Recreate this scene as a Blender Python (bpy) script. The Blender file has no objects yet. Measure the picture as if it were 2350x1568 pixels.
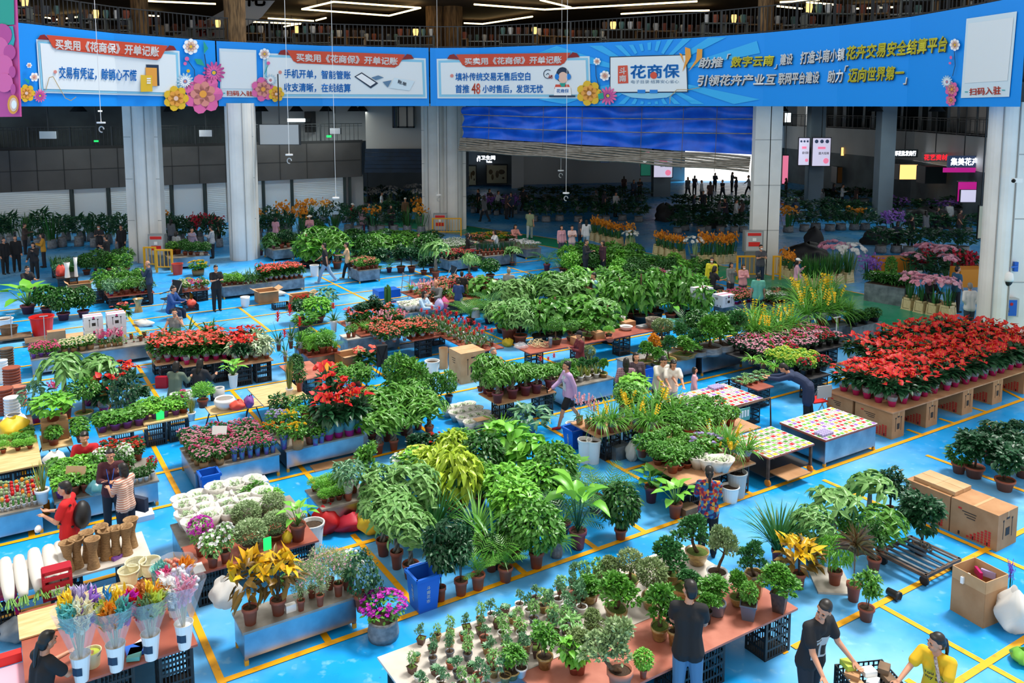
import bpy,math,random
import numpy as np
from mathutils import Vector,Matrix
C=bpy.context.scene.collection
SC=bpy.context.scene
R=math.radians
WORK=bpy.data.scenes.new('work')
def baked(o):
 WORK.collection.objects.link(o);vl=WORK.view_layers[0];vl.update();r=bpy.data.meshes.new_from_object(o.evaluated_get(vl.depsgraph));bpy.data.objects.remove(o);return r
 # -- camera, light, exposure
FPX,X0,Y0,PITCH,CAMH=1942.0,1175.0,463.0,R(6.5),7.5
cd=bpy.data.cameras.new('camera');cam=bpy.data.objects.new('camera',cd);C.objects.link(cam)
cam.location=(0,0,CAMH);cam.rotation_euler=(math.pi/2-PITCH,0,0)
cd.sensor_fit='HORIZONTAL';cd.sensor_width=36.0;cd.lens=FPX/2350*36.0
cd.shift_y=-(784.0-Y0)/2350;cd.clip_end=400
SC.camera=cam
w=bpy.data.worlds.new('sky');SC.world=w;w.use_nodes=True
bg=w.node_tree.nodes['Background'];bg.inputs[0].default_value=(1.0,0.985,0.96,1);bg.inputs[1].default_value=1.0
sd=bpy.data.lights.new('sun','SUN');sun=bpy.data.objects.new('sun',sd);C.objects.link(sun)
sd.energy=4.3;sd.angle=R(14);sd.color=(1.0,0.97,0.92)
sun.rotation_euler=(R(-14),R(20),0);sun.location=(0,10,40)
SC.view_settings.view_transform='Standard';SC.view_settings.look='None'
SC.view_settings.exposure=0.0;SC.view_settings.gamma=1.0;SC.view_settings.use_curve_mapping=False
try:
 SC.cycles.max_bounces=5;SC.cycles.diffuse_bounces=2;SC.cycles.glossy_bounces=2
 SC.cycles.transmission_bounces=3;SC.cycles.transparent_max_bounces=6;SC.cycles.caustics_reflective=False;SC.cycles.caustics_refractive=False
except Exception:pass
# -- measuring: a pixel of the photograph to a point of the hall
cp,sp=math.cos(PITCH),math.sin(PITCH)
FE=FPX/cp
def ray(u,v):
 x=(u-X0)/FPX;y=-(v-Y0)/FPX
 return np.array([x,cp+y*sp,-sp+y*cp])
def P(u,v,z=0.0):
 d=ray(u,v);t=(z-CAMH)/d[2]
 return np.array([d[0]*t,d[1]*t,z])
def PD(u,v,depth):
 d=ray(u,v);t=depth/d[1]
 return np.array([d[0]*t,depth,CAMH+d[2]*t])
def proj(p):
 x,y,z=p[0],p[1],p[2]-CAMH
 dep=y*cp-z*sp;up=y*sp+z*cp
 return X0+FPX*x/dep,Y0-FPX*up/dep
def mpp(p):
 return(p[1]*cp-(p[2]-CAMH)*sp)/FPX
TH=math.atan2(3095,1955)
AX=np.array([math.sin(TH),math.cos(TH),0]);BX=np.array([-math.cos(TH),math.sin(TH),0])
ROT=math.pi/2-TH
def ab(u,v,z=0.0):
 p=P(u,v,z);return float(p@AX),float(p@BX)
def AB(a,b,z=0.0):
 return AX*a+BX*b+np.array([0,0,z])
rs=np.random.RandomState(7)
# -- mesh gathering
class G:
 def __init__(s):s.v=[];s.f=[];s.m=[];s.n=0
 def add(s,v,f,m=0):
  v=np.asarray(v,float).reshape(-1,3);s.v.append(v)
  o=s.n
  s.f.extend([tuple(i+o for i in q)for q in f]);s.m.extend([m]*len(f));s.n+=len(v);return s
 def box(s,c,d,m=0,rz=0.0,tap=1.0,M=None):
  x,y,z=d[0]/2,d[1]/2,d[2]/2
  v=np.array([[-x*tap,-y*tap,-z],[x*tap,-y*tap,-z],[x*tap,y*tap,-z],[-x*tap,y*tap,-z],[-x,-y,z],[x,-y,z],[x,y,z],[-x,y,z]])
  if rz:v=rotz(v,rz)
  if M is not None:v=v@np.asarray(M).T
  return s.add(v+np.asarray(c,float),[(0,3,2,1),(4,5,6,7),(0,1,5,4),(1,2,6,5),(2,3,7,6),(3,0,4,7)],m)
 def bar(s,a,b,t,m=0,t2=None):
  return s.tube([a,b],[t/2*1.2,(t2 or t)/2*1.2],4,m,cap=True)
 def lathe(s,prof,n=12,c=(0,0,0),m=0,mats=None,cap=True,sx=1,sy=1):
  a=np.arange(n)*2*math.pi/n
  v=[]
  for r,z in prof:v.append(np.stack([np.cos(a)*r*sx,np.sin(a)*r*sy,np.full(n,z)],1))
  k=len(prof);v=np.concatenate(v)+np.asarray(c,float)
  o=s.n;s.v.append(v);s.n+=len(v)
  for i in range(k-1):
   mm=mats[i]if mats else m
   for j in range(n):
    j2=(j+1)%n
    s.f.append((o+i*n+j,o+i*n+j2,o+(i+1)*n+j2,o+(i+1)*n+j));s.m.append(mm)
  if cap:
   s.f.append(tuple(o+j for j in range(n))[::-1]);s.m.append(mats[0]if mats else m)
   s.f.append(tuple(o+(k-1)*n+j for j in range(n)));s.m.append(mats[-1]if mats else m)
  return s
 def tube(s,path,rad,n=6,m=0,cap=True):
  p=np.asarray(path,float);k=len(p)
  rad=np.broadcast_to(np.asarray(rad,float),(k,))
  t=np.gradient(p,axis=0);t/=np.linalg.norm(t,axis=1)[:,None]+1e-9
  ref=np.array([0,0,1.0])if abs(t[0][2])<.9 else np.array([1.0,0,0])
  o=s.n;a=np.arange(n)*2*math.pi/n+(math.pi/4 if n==4 else 0)
  for i in range(k):
   x=np.cross(t[i],ref);x/=np.linalg.norm(x)+1e-9;y=np.cross(x,t[i]);ref=-np.cross(t[i],x)if False else y
   s.v.append(p[i]+rad[i]*(np.cos(a)[:,None]*x+np.sin(a)[:,None]*y))
  s.n+=k*n
  for i in range(k-1):
   for j in range(n):
    j2=(j+1)%n;s.f.append((o+i*n+j,o+(i+1)*n+j,o+(i+1)*n+j2,o+i*n+j2));s.m.append(m)
  if cap:
   s.f.append(tuple(o+j for j in range(n)));s.m.append(m)
   s.f.append(tuple(o+(k-1)*n+j for j in range(n))[::-1]);s.m.append(m)
  return s
 def ball(s,c,r,n=8,m=0,k=5):
  r=np.broadcast_to(np.asarray(r,float),(3,))
  pr=[(max(math.sin(math.pi*i/k),.02),-math.cos(math.pi*i/k))for i in range(k+1)]
  g=G().lathe(pr,n);v=np.concatenate(g.v)*r+np.asarray(c,float)
  return s.add(v,g.f,m)
 def join(s,g,M=None,off=(0,0,0),m=None):
  v=np.concatenate(g.v)
  if M is not None:v=v@np.asarray(M).T
  o=s.n;s.v.append(v+np.asarray(off,float));s.n+=len(v)
  s.f.extend([tuple(i+o for i in q)for q in g.f]);s.m.extend(g.m if m is None else[m]*len(g.f));return s
 def grid(s,fn,nu,nv,m=0):
  v=[fn(i/nu,j/nv)for j in range(nv+1)for i in range(nu+1)]
  return s.add(v,[(j*(nu+1)+i,j*(nu+1)+i+1,(j+1)*(nu+1)+i+1,(j+1)*(nu+1)+i)for j in range(nv)for i in range(nu)],m)
 def mesh(s,name,mats=(),smooth=False):
  me=bpy.data.meshes.new(name)
  v=np.concatenate(s.v)if s.v else np.zeros((0,3))
  me.from_pydata(v.tolist(),[],s.f)
  for mt in mats:me.materials.append(M(mt)if isinstance(mt,str)else mt)
  if len(mats)>1:me.polygons.foreach_set('material_index',np.array(s.m,np.int32))
  if smooth:me.polygons.foreach_set('use_smooth',np.ones(len(s.f),bool))
  me.update();return me
def rotz(v,a):
 c,s_=math.cos(a),math.sin(a);v=np.asarray(v,float)
 return np.stack([v[...,0]*c-v[...,1]*s_,v[...,0]*s_+v[...,1]*c,v[...,2]],-1)
def link(name,data,parent=None,loc=(0,0,0),rz=0.0,sc=(1,1,1),rot=None,mat=None):
 o=bpy.data.objects.new(name,data);C.objects.link(o)
 o.location=loc;o.rotation_euler=rot or(0,0,rz);o.scale=sc
 if parent is not None:o.parent=parent
 if mat:
  for i,mm in enumerate(mat if isinstance(mat,(list,tuple))else[mat]):
   o.material_slots[i].link='OBJECT';o.material_slots[i].material=M(mm)
 return o
def obj(name,g,mats,parent=None,loc=(0,0,0),rz=0.0,smooth=False,rot=None,sc=(1,1,1)):
 return link(name,g.mesh(name,[mats]if isinstance(mats,str)else mats,smooth),parent,loc,rz,sc,rot)
NAMED=[]
def tag(o,look,cat,where='',group=None):
 o['category']=cat;o['label']=(look+' '+where).strip()
 NAMED.append((o,look,where));
 if group:o['group']=group
 return o
def thing(name,look,cat,loc,rz=0.0,where='',group=None):
 o=link(name,None,None,loc,rz);return tag(o,look,cat,where,group)
def struct(name,g,mats,**k):
 o=obj(name,g,mats,**k);o['kind']='structure';return o
 # -- materials
MATS={}
def M(name):return MATS[name]
def lin(c):
 if isinstance(c,str):c=[int(c[i:i+2],16)/255 for i in(0,2,4)]
 return tuple(((x/12.92)if x<=.04045 else((x+.055)/1.055)**2.4)for x in c[:3])+(1.0,)
def mat(name,col,rough=.5,metal=0.0,col2=None,scale=0,isl=False,spec=None,emit=0,bump=0,detail=3,alpha=1.0,trans=0.0,ramp=(.35,.65),stretch=None,coat=0,objr=0.0,bscale=None):
 m=bpy.data.materials.new(name);MATS[name]=m;m.use_nodes=True;nt=m.node_tree;N=nt.nodes;L=nt.links
 b=N['Principled BSDF'];b.inputs['Base Color'].default_value=lin(col);b.inputs['Roughness'].default_value=rough;b.inputs['Metallic'].default_value=metal
 if spec is not None:b.inputs['Specular IOR Level'].default_value=spec
 if coat:b.inputs['Coat Weight'].default_value=coat;b.inputs['Coat Roughness'].default_value=.15
 fac=None
 if col2 is not None:
  mx=N.new('ShaderNodeMix');mx.data_type='RGBA';mx.inputs[6].default_value=lin(col);mx.inputs[7].default_value=lin(col2)
  if isl:
   gm=N.new('ShaderNodeNewGeometry');fac=gm.outputs['Random Per Island']
   if objr:
    oi=N.new('ShaderNodeObjectInfo');ma=N.new('ShaderNodeMath');ma.operation='MULTIPLY_ADD';L.new(oi.outputs['Random'],ma.inputs[0]);ma.inputs[1].default_value=objr
    m2=N.new('ShaderNodeMath');m2.operation='MULTIPLY';L.new(fac,m2.inputs[0]);m2.inputs[1].default_value=1-objr
    L.new(m2.outputs[0],ma.inputs[2]);fac=ma.outputs[0]
  elif scale:
   tc=N.new('ShaderNodeTexCoord');mp=N.new('ShaderNodeMapping');L.new(tc.outputs['Object'],mp.inputs[0])
   if stretch:mp.inputs['Scale'].default_value=stretch
   nz=N.new('ShaderNodeTexNoise');L.new(mp.outputs[0],nz.inputs['Vector']);nz.inputs['Scale'].default_value=scale;nz.inputs['Detail'].default_value=detail
   rp=N.new('ShaderNodeMapRange');rp.inputs[1].default_value=ramp[0];rp.inputs[2].default_value=ramp[1];L.new(nz.outputs['Fac'],rp.inputs[0]);fac=rp.outputs[0]
  else:
   oi=N.new('ShaderNodeObjectInfo');fac=oi.outputs['Random']
  L.new(fac,mx.inputs[0]);L.new(mx.outputs[2],b.inputs['Base Color'])
  cout=mx.outputs[2]
 if emit:
  b.inputs['Emission Strength'].default_value=emit
  if col2 is not None:L.new(cout,b.inputs['Emission Color'])
  else:b.inputs['Emission Color'].default_value=lin(col)
 if bump:
  tc=N.new('ShaderNodeTexCoord');nz=N.new('ShaderNodeTexNoise');nz.inputs['Scale'].default_value=bscale or scale or 20;nz.inputs['Detail'].default_value=4
  if stretch:
   mp2=N.new('ShaderNodeMapping');mp2.inputs['Scale'].default_value=stretch;L.new(tc.outputs['Object'],mp2.inputs[0]);L.new(mp2.outputs[0],nz.inputs['Vector'])
  else:L.new(tc.outputs['Object'],nz.inputs['Vector'])
  bp=N.new('ShaderNodeBump');bp.inputs['Strength'].default_value=bump;bp.inputs['Distance'].default_value=.03;L.new(nz.outputs['Fac'],bp.inputs['Height']);L.new(bp.outputs[0],b.inputs['Normal'])
 if trans:
  tr=N.new('ShaderNodeBsdfTranslucent');ms=N.new('ShaderNodeMixShader');ms.inputs[0].default_value=trans
  if col2 is not None:L.new(cout,tr.inputs[0])
  else:tr.inputs[0].default_value=lin(col)
  L.new(b.outputs[0],ms.inputs[1]);L.new(tr.outputs[0],ms.inputs[2]);L.new(ms.outputs[0],N['Material Output'].inputs[0])
 if alpha<1:b.inputs['Alpha'].default_value=alpha
 return m
 # -- materials of the hall
def floor_mat(name,base,dark,pale,k=1.0):
 m=bpy.data.materials.new(name);MATS[name]=m;m.use_nodes=True;nt=m.node_tree;N=nt.nodes;L=nt.links
 b=N['Principled BSDF']
 tc=N.new('ShaderNodeTexCoord')
 def noise(scale,detail,lo,hi,st=None):
  n=N.new('ShaderNodeTexNoise');n.inputs['Scale'].default_value=scale;n.inputs['Detail'].default_value=detail
  if st:
   mp=N.new('ShaderNodeMapping');mp.inputs['Scale'].default_value=st;mp.inputs['Rotation'].default_value=(0,0,-ROT);L.new(tc.outputs['Object'],mp.inputs[0]);L.new(mp.outputs[0],n.inputs['Vector'])
  else:L.new(tc.outputs['Object'],n.inputs['Vector'])
  r=N.new('ShaderNodeMapRange');r.inputs[1].default_value=lo;r.inputs[2].default_value=hi;L.new(n.outputs['Fac'],r.inputs[0]);return r.outputs[0]
 def mix(a,bcol,f,s):
  x=N.new('ShaderNodeMix');x.data_type='RGBA'
  ml=N.new('ShaderNodeMath');ml.operation='MULTIPLY';ml.inputs[1].default_value=s;L.new(f,ml.inputs[0]);L.new(ml.outputs[0],x.inputs[0])
  if isinstance(a,tuple):x.inputs[6].default_value=a
  else:L.new(a,x.inputs[6])
  x.inputs[7].default_value=bcol;return x.outputs[2]
 c=mix(lin(base),lin(pale),noise(.3,7,.46,.70),.7*k)  # broad pale patches: worn paint, plus whitish skylight reflections put into the colour
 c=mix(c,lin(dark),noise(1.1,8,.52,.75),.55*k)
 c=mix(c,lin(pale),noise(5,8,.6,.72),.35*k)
 c=mix(c,lin('2b2a28'),noise(9,9,.70,.78),.55*k)
 L.new(c,b.inputs['Base Color'])
 r=N.new('ShaderNodeMapRange');r.inputs[3].default_value=.22;r.inputs[4].default_value=.48;L.new(noise(1.6,6,.3,.7),r.inputs[0]);L.new(r.outputs[0],b.inputs['Roughness'])
 b.inputs['Specular IOR Level'].default_value=.5
 return m
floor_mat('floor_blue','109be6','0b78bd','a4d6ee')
floor_mat('floor_green','0d8f66','08704f','4aa98a',.5)
mat('line_yellow','f5ac08',.45,col2='c98a1c',scale=6,detail=8,ramp=(.55,.75))
mat('pavement','f4f4f2',.8)
mat('steel','b4bec6',.3,1.0,col2='8d9aa6',scale=3,detail=6,ramp=(.3,.7))
mat('steel_dull','9aa3aa',.45,.7,col2='6d767d',scale=4,detail=6)
mat('steel_top','a9a49b',.42,.35,col2='7d7468',scale=2.5,detail=7)
mat('foot_yellow','e0a21a',.5)
mat('dark_metal','3a3a3c',.5,.4)
mat('rust_metal','6b5648',.7,.2,col2='4a3a30',scale=8)
mat('board_red','a75a45',.45,col2='8a4232',scale=2.2,detail=7,ramp=(.35,.7))
mat('board_pink','c07a66',.5,col2='a45c48',scale=2.5,detail=7)
mat('board_tan','c99a72',.55,col2='b17f58',scale=2.5,detail=7)
mat('plywood','dfc08c',.55,col2='c9a46c',scale=2.5,detail=7,stretch=(1,6,1))
mat('board_pale','d6cfc4',.5,col2='b5aca0',scale=2,detail=6)
mat('plank_brown','7c6248',.7,col2='5d4835',scale=4)
mat('crate_black','1b1c1e',.45)
mat('crate_cream','e2cf9f',.5,col2='d0ba86',scale=3)
mat('bin_blue','1b5fc4',.35)
mat('white_paint','f2f2ef',.5)
mat('cardboard','b98c62',.8,col2='a87a50',scale=3,detail=6)
mat('cardboard_pale','cba57c',.8,col2='bd9468',scale=3,detail=6)
mat('cardboard_in','a1744e',.85)
mat('print_red','c92a1e',.6);mat('print_black','2c2622',.7);mat('print_pink','d02c7c',.6)
mat('carton_white','e9e7ea',.6,col2='dcd9df',scale=2)
mat('column_paint','f2f0ea',.55,col2='e2e1dc',scale=.8,detail=5)
mat('column_trim','a9aaa8',.5)
mat('bark','8a6a44',.9,col2='4e3a22',scale=2.2,detail=6,stretch=(5,5,.7),bump=1.0)
mat('banner_blue','0098fa',.55);mat('banner_ray','34b8fa',.55)
mat('cladding','565250',.6,col2='4b4847',scale=.6)
mat('joint','2b2a2a',.8)
mat('wall_dark','6d7a7c',.7,col2='4a5256',scale=.4)
mat('wall_slate','7d8b94',.7,col2='6e7b84',scale=.4)
mat('wall_white','dcdfe0',.7)
mat('wall_tile','d3d1cb',.6,col2='c5c3bd',scale=.4)
mat('shutter','f0f4f4',.5);mat('wall_cream','b9b4ae',.8);mat('post_dark','20302f',.5)
mat('rail_dark','23282b',.5);mat('slab_dark','2b2c2e',.8);mat('ceiling_brown','463528',.8,col2='33281f',scale=.5)
mat('glass_dark','1f2b2c',.1,spec=.8)
mat('glass_green','39524f',.15,spec=.8)
mat('tarp_blue','1a70f4',.4,col2='0f55cc',scale=1.2,detail=5,bump=.8,bscale=1.6)
mat('tarp_dark','12304c',.6,col2='0d2438',scale=1.5)
mat('bamboo','a09a90',.5,col2='6d665c',scale=3,stretch=(1,1,12))
mat('rope','6b5c48',.8)
mat('strip_light','ffdf9e',emit=6.0);mat('lamp_white','e8fbff',emit=5.0);mat('lamp_warm','ffc878',emit=1.6)
mat('screen_white','d6d2ec',.3,emit=.75);mat('screen_green','0d5a48',.3,emit=.7);mat('screen_pink','e87a9c',.3,emit=.9);mat('screen_navy','3a4a6a',.3,emit=.4)
mat('sign_white','f4f8ff',emit=3.0);mat('sign_red','d81e2e',emit=1.6);mat('sign_green','1bd85a',emit=2.0);mat('sign_magenta','c01e8a',emit=.7)
mat('shelf_wood','9a7a55',.7);mat('shelf_grey','6f7572',.7);mat('pot_teal','5d8a86',.4)
mat('black','141416',.5);mat('grey','8b8d8e',.5);mat('grey_light','b7b9b8',.5)
mat('red','d9221c',.4);mat('yellow_rail','e8a617',.4)
mat('cabinet_grey','9b9fa0',.4,.5)
# -- the hall: floor, markings, columns, walls
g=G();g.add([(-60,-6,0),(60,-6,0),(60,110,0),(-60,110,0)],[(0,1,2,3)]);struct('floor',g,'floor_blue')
up=[(23.5,52),(25.68,45.5),(28.45,33.5),(29.3,27.5),(29.6,20.2),(28.45,15.4),(26.6,9.5),(22.6,3)]
low=[(20.8,50),(23.7,42.5),(25.4,37.5),(27.4,29.5),(28.25,26.6),(27.8,22.0),(25.9,17.5),(25.0,15.2),(23.8,12.4),(20.5,6)]
low=[(20.8,50),(23.7,42.5),(25.3,37.5),(26.6,29.5),(26.9,26.0),(26.6,20.5),(25.9,17.5),(25.0,15.2),(23.8,12.4),(20.5,6)]
def strip(g,pts,wd,z,m=0):
 p=[AB(a,b,z)for a,b in pts]
 for q,r in zip(p[:-1],p[1:]):
  t=(r-q)/np.linalg.norm(r-q);n=np.array([-t[1],t[0],0])*wd/2;e=t*wd*.3
  g.add([q-n-e,r-n+e,r+n+e,q+n-e],[(0,1,2,3)],m)
g=G();k=min(len(up),len(low))
def resample(pts,n):
 p=np.array(pts,float);s=np.r_[0,np.cumsum(np.linalg.norm(np.diff(p,axis=0),axis=1))];t=np.linspace(0,s[-1],n)
 return np.stack([np.interp(t,s,p[:,0]),np.interp(t,s,p[:,1])],1)
U=resample(up,30);Lo=resample(low,30)
g.grid(lambda s,t:AB(*(U[round(s*29)]*(1-t)+Lo[round(s*29)]*t),.004),29,1);o=struct('floor_aisle',g,'floor_green')
g=G();z=.008
strip(g,up,.1,z);strip(g,low,.1,z)
lw=[(a-.75,b-.15)for a,b in low[3:]];strip(g,lw,.1,z)
for i in range(9):
 q=Lo[14+i];strip(g,[(q[0],q[1]),(q[0]-.75,q[1]+.8)],.08,z)
A_LINES=[(10.73,2.28,23.6),(7.2,9.2,30),(5.58,9.3,26),(14.25,-8,2.9),(14.25,14.0,24),(16.3,-9,22.5),(19.0,8.6,25),(23.9,-6,24),(12.9,10.9,13.5),(13.05,2.9,5.4),(17.9,2.6,4.8),(22.3,-9,24.5),(27.6,-6,25),(31.6,-4,25),(29.9,-4,25.4),(35.7,-2,24),(33.6,-2,24.5),(25.9,-9,4),(10.73,-9,.0),(13.9,-9,.5),(19.6,-9,3.4),(20.6,3.5,24)]
for b,a0,a1 in A_LINES:strip(g,[(a0,b),(a1,b)],.1,z+.004)
B_LINES=[(2.28,9.9,14.25),(2.9,14.25,22.3),(3.55,22.3,25.9),(5.17,10.73,13.4),(5.3,15.7,22.3),(7.9,27.6,31.6),(6.0,25.9,31.6),(12.4,27.6,35.7),(11.1,3.5,7.2),(14.0,3.5,10.4),(10.9,11.9,16.3),(16.9,5.58,10.0),(0.4,16.3,22.3),(-1.8,14.25,22),(16.5,19,35),(9.2,19,27.6),(20.6,14,33),(13.9,16.3,23.9),(8.4,16.3,22.3),(4.2,25.9,35),(19.8,3.5,10.4)]
for a,b0,b1 in B_LINES:strip(g,[(a,b0),(a,b1)],.1,z)
for a,b in((9.57,10.73),(3.76,10.73),(12.3,10.73),(14.2,10.73),(16.2,10.73),(17.9,10.73),(19.2,10.73),(20.6,10.73),(7.05,10.73),(8.5,10.73),(9.0,7.2),(9.9,5.58)):strip(g,[(a,b),(a,b+.36)],.1,z-.002)
struct('floor_markings',g,'line_yellow')
def ring_xy(u,depth):d=ray(u,242);return d[0]/d[1]*depth,depth
def column(u,depth,parts,trunks):
 x,y=ring_xy(u,depth);k=depth/FE
 g=G()
 for kind,du,w in parts:
  if kind=='r':
   g.lathe([(w*k/2,0),(w*k/2,7.6)],24,(x+du*k,y,0),cap=False)
   for s in(-1,1):g.box((x+du*k+s*w*k*.28,y-w*k*.44,3.8),(.025,.06,7.6),1)
  else:
   g.box((x+du*k,y+.25,3.8),(w*k,.5,7.6))
   for zz in(2.0,4.0,6.0):g.box((x+du*k,y-.0,zz),(w*k,.02,.03),1)
 struct('column',g,['column_paint','column_trim'],smooth=False)
 g=G()
 for du,w in trunks:
  g.lathe([(w*k/2*1.0,7.8),(w*k/2,11.5),(w*k/2*1.06,14.2)],24,(x+du*k,y+1.0,0),cap=False)
 struct('column',g,['bark'],smooth=True)
column(318,40.3,[('b',-26,26),('r',6,52),('b',34,12)],[(-8,38)])
column(546,41.0,[('r',0,60),('b',-29,6),('b',30,5)],[(-15,48)])
column(1016,51.0,[('r',-20,48),('r',22,46),('b',-45,10),('b',46,12)],[(-20,40),(22,44)])
column(1762,37.1,[('b',-8,36),('b',22,28)],[(4,36)])
column(2290,26.0,[('r',18,66),('b',95,90)],[(40,70)])
def cabinet(u,v,depth,w,h,look,where):
 x,y=ring_xy(u,depth);k=depth/FE;zt=CAMH-(v-242)*k
 t=thing('fire_cabinet',look,'cabinet',(x,y,0),0,where)
 g=G();g.box((0,0,zt-h*k/2),(w*k,.35,h*k));g.box((0,.05,(zt-h*k)/2),(w*k*.8,.2,max(zt-h*k,.02)));obj('body',g,['cabinet_grey'],t)
 g=G();g.box((0,-.19,zt-h*k*.5),(w*k*.84,.03,h*k*.86));d=obj('door',g,['grey_light'],t)
 g=G();g.box((0,-.215,zt-h*k*.16),(w*k*.7,.02,h*k*.13));g.box((0,-.215,zt-h*k*.62),(w*k*.6,.02,h*k*.2));obj('red_panel',g,['red'],d)
 g=G();g.box((0,-.23,zt-h*k*.4),(w*k*.2,.02,h*k*.14));obj('notice',g,['white_paint'],d)
cabinet(347,540,39.3,38,52,'grey steel fire cabinet','on the round column beside the yellow rails')
cabinet(1008,492,49.3,32,40,'steel fire cabinet with red header','on the twin columns by the blue tarpaulin')
cabinet(1738,532,36.4,44,50,'grey fire cabinet with red lettering','on the square column behind the masked man')
def rail_at(u0,u1,v,depth,look,where,h=1.05):
 x0,y=ring_xy(u0,depth);x1,_=ring_xy(u1,depth)
 t=thing('guard_rail',look,'railing',((x0+x1)/2,y,0),0,where);L=x1-x0
 for s in(-1,1):
  g=G();g.box((s*L/2,0,h/2),(.08,.08,h));obj('post',g,'yellow_rail',t)
 g=G();g.box((0,0,h-.03),(L,.07,.07));g.box((0,0,.25),(L,.05,.05));obj('rail_frame',g,'yellow_rail',t)
 g=G();n=max(3,int(L/.16))
 for i in range(1,n):g.box((-L/2+L*i/n,0,h/2+.1),(.025,.025,h-.25))
 obj('railing_grille',g,'yellow_rail',t)
rail_at(314,340,640,38.3,'short yellow guard rail section','left of the grey fire cabinet')
rail_at(342,378,640,37.6,'yellow guard rail section','below the grey fire cabinet')
rail_at(990,1056,560,48.3,'yellow guard rail','at the foot of the twin columns')
rail_at(1703,1762,640,36.0,'yellow guard rail','before the square column')
rail_at(1788,1804,650,36.0,'narrow yellow guard rail','on the aisle side of the square column')
rail_at(2210,2250,800,25.0,'yellow guard rail','behind the red anthurium field')
def wall_strip(name,pts,z0,z1,m,dy=0):
 g=G();q=[ring_xy(u,d)for u,d in pts]
 for(xa,ya),(xb,yb)in zip(q[:-1],q[1:]):g.add([(xa,ya+dy,z0),(xb,yb+dy,z0),(xb,yb+dy,z1),(xa,ya+dy,z1)],[(0,1,2,3)])
 return struct(name,g,m)
LW=[(-420,43.0),(0,47.9),(830,58.8)]
def at_u(pts,u):
 q=[ring_xy(*p)for p in pts];i=max(0,min(len(pts)-2,int(np.searchsorted([p[0]for p in pts],u))-1))
 (xa,ya),(xb,yb)=q[i],q[i+1];d=ray(u,242);m=d[0]/d[1]
 s=(m*ya-xa)/((xb-xa)-m*(yb-ya));return xa+(xb-xa)*s,ya+(yb-ya)*s
def lw_at(f):return at_u(LW,f)
wall_strip('wall_left',LW,0,2.7,'wall_cream');wall_strip('wall_left_fascia',LW,2.6,4.95,'cladding',-.35)
g=G()
for u in range(-40,830,62):
 x,y=lw_at(u);g.box((x,y-.37,3.8),(.035,.02,2.35))
for zz in(3.75,):
 for u in range(-60,830,10):
  (xa,ya),(xb,yb)=lw_at(u),lw_at(u+10);g.add([(xa,ya-.37,zz),(xb,yb-.37,zz),(xb,yb-.37,zz+.035),(xa,ya-.37,zz+.035)],[(0,1,2,3)])
struct('trim_1',g,'joint')
def shutter(u0,u1,kind='shutter',zt=2.6):
 (xa,ya),(xb,yb)=lw_at(u0),lw_at(u1)
 L=math.hypot(xb-xa,yb-ya);g=G()
 if kind=='shutter':
  n=22
  for i in range(n):g.box((0,0,(i+.5)*zt/n),(L,.05,zt/n*.86))
  g.box((0,.03,zt/2),(L,.03,zt))
 else:
  g.box((0,0,zt/2),(L,.05,zt));
 o=struct('door_%d'%shutter.n,g,'shutter' if kind=='shutter' else 'wall_white',loc=((xa+xb)/2,(ya+yb)/2-.12,0),rz=math.atan2(yb-ya,xb-xa));shutter.n+=1
shutter.n=1
for a,b,kd in((-90,152,'s'),(160,238,'p'),(245,292,'s'),(350,384,'s'),(391,460,'p'),(468,512,'s'),(575,597,'s'),(603,664,'p'),(669,785,'s')):shutter(a,b,'shutter' if kd=='s' else 'p')
g=G()
for u in(156,241,387,464,600,666,788,800):x,y=lw_at(u);g.box((x,y-.2,1.35),(.18,.12,2.7))
struct('wall_left_posts',g,'post_dark')
wall_strip('wall_gallery',[(-420,46.5),(0,52),(600,60.5)],4.9,9.2,'wall_dark');wall_strip('wall_gallery_end',[(600,60.5),(840,62)],4.9,9.2,'wall_white')
g=G();q=[ring_xy(u,d)for u,d in LW];r=[ring_xy(u,d)for u,d in[(-420,46.5),(0,52),(840,62)]]
for i in range(2):g.add([(*q[i],4.93),(*q[i+1],4.93),(*r[i+1],4.93),(*r[i],4.93)],[(0,1,2,3)])
struct('floor_gallery',g,'slab_dark')
def railing(name,pts,z0,z1,n,m='rail_dark',look='',where=''):
 t=thing(name,look,'railing',(0,0,0),0,where)
 g=G();g2=G()
 us=np.linspace(pts[0][0],pts[-1][0],n+1)
 P_=[at_u(pts,u)for u in us]
 for i in range(n):
  (xa,ya),(xb,yb)=P_[i],P_[i+1]
  for zz,th in((z1,.06),(z0+.1,.05),(z1-.16,.03)):g.bar((xa,ya,zz),(xb,yb,zz),th)
  if i%10==0:obj('post',G().box((xa,ya,(z0+z1)/2),(.09,.09,z1-z0)),m,t)
  else:g2.box((xa,ya,(z0+z1)/2),(.028,.028,z1-z0))
 obj('rail_frame',g,m,t);obj('railing_grille',g2,m,t)
railing('balcony_railing',LW,5.0,6.25,130,look='dark balcony railing',where='along the gallery over the roller shutters')
g=G();q=[lw_at(u)for u in range(-400,831,30)]
for a,b in zip(q[:-1],q[1:]):g.add([(a[0],a[1]-.05,4.75),(b[0],b[1]-.05,4.75),(b[0],b[1]-.05,5.12),(a[0],a[1]-.05,5.12)],[(0,1,2,3)])
struct('trim_2',g,'slab_dark')
wall_strip('wall_recess',[(838,58),(985,58)],3.6,9.2,'wall_cream');wall_strip('wall_recess_back',[(800,74),(1075,78)],0,9.2,'wall_slate');wall_strip('wall_recess_side',[(838,58),(842,74)],0,9.2,'wall_slate')
g=G();x,y=ring_xy(926,57.7);k=57.7/FE;g.box((x,y,CAMH-26*k),(48*k,.1,48*k));struct('window_1',g,'glass_green')
g=G()
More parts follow.
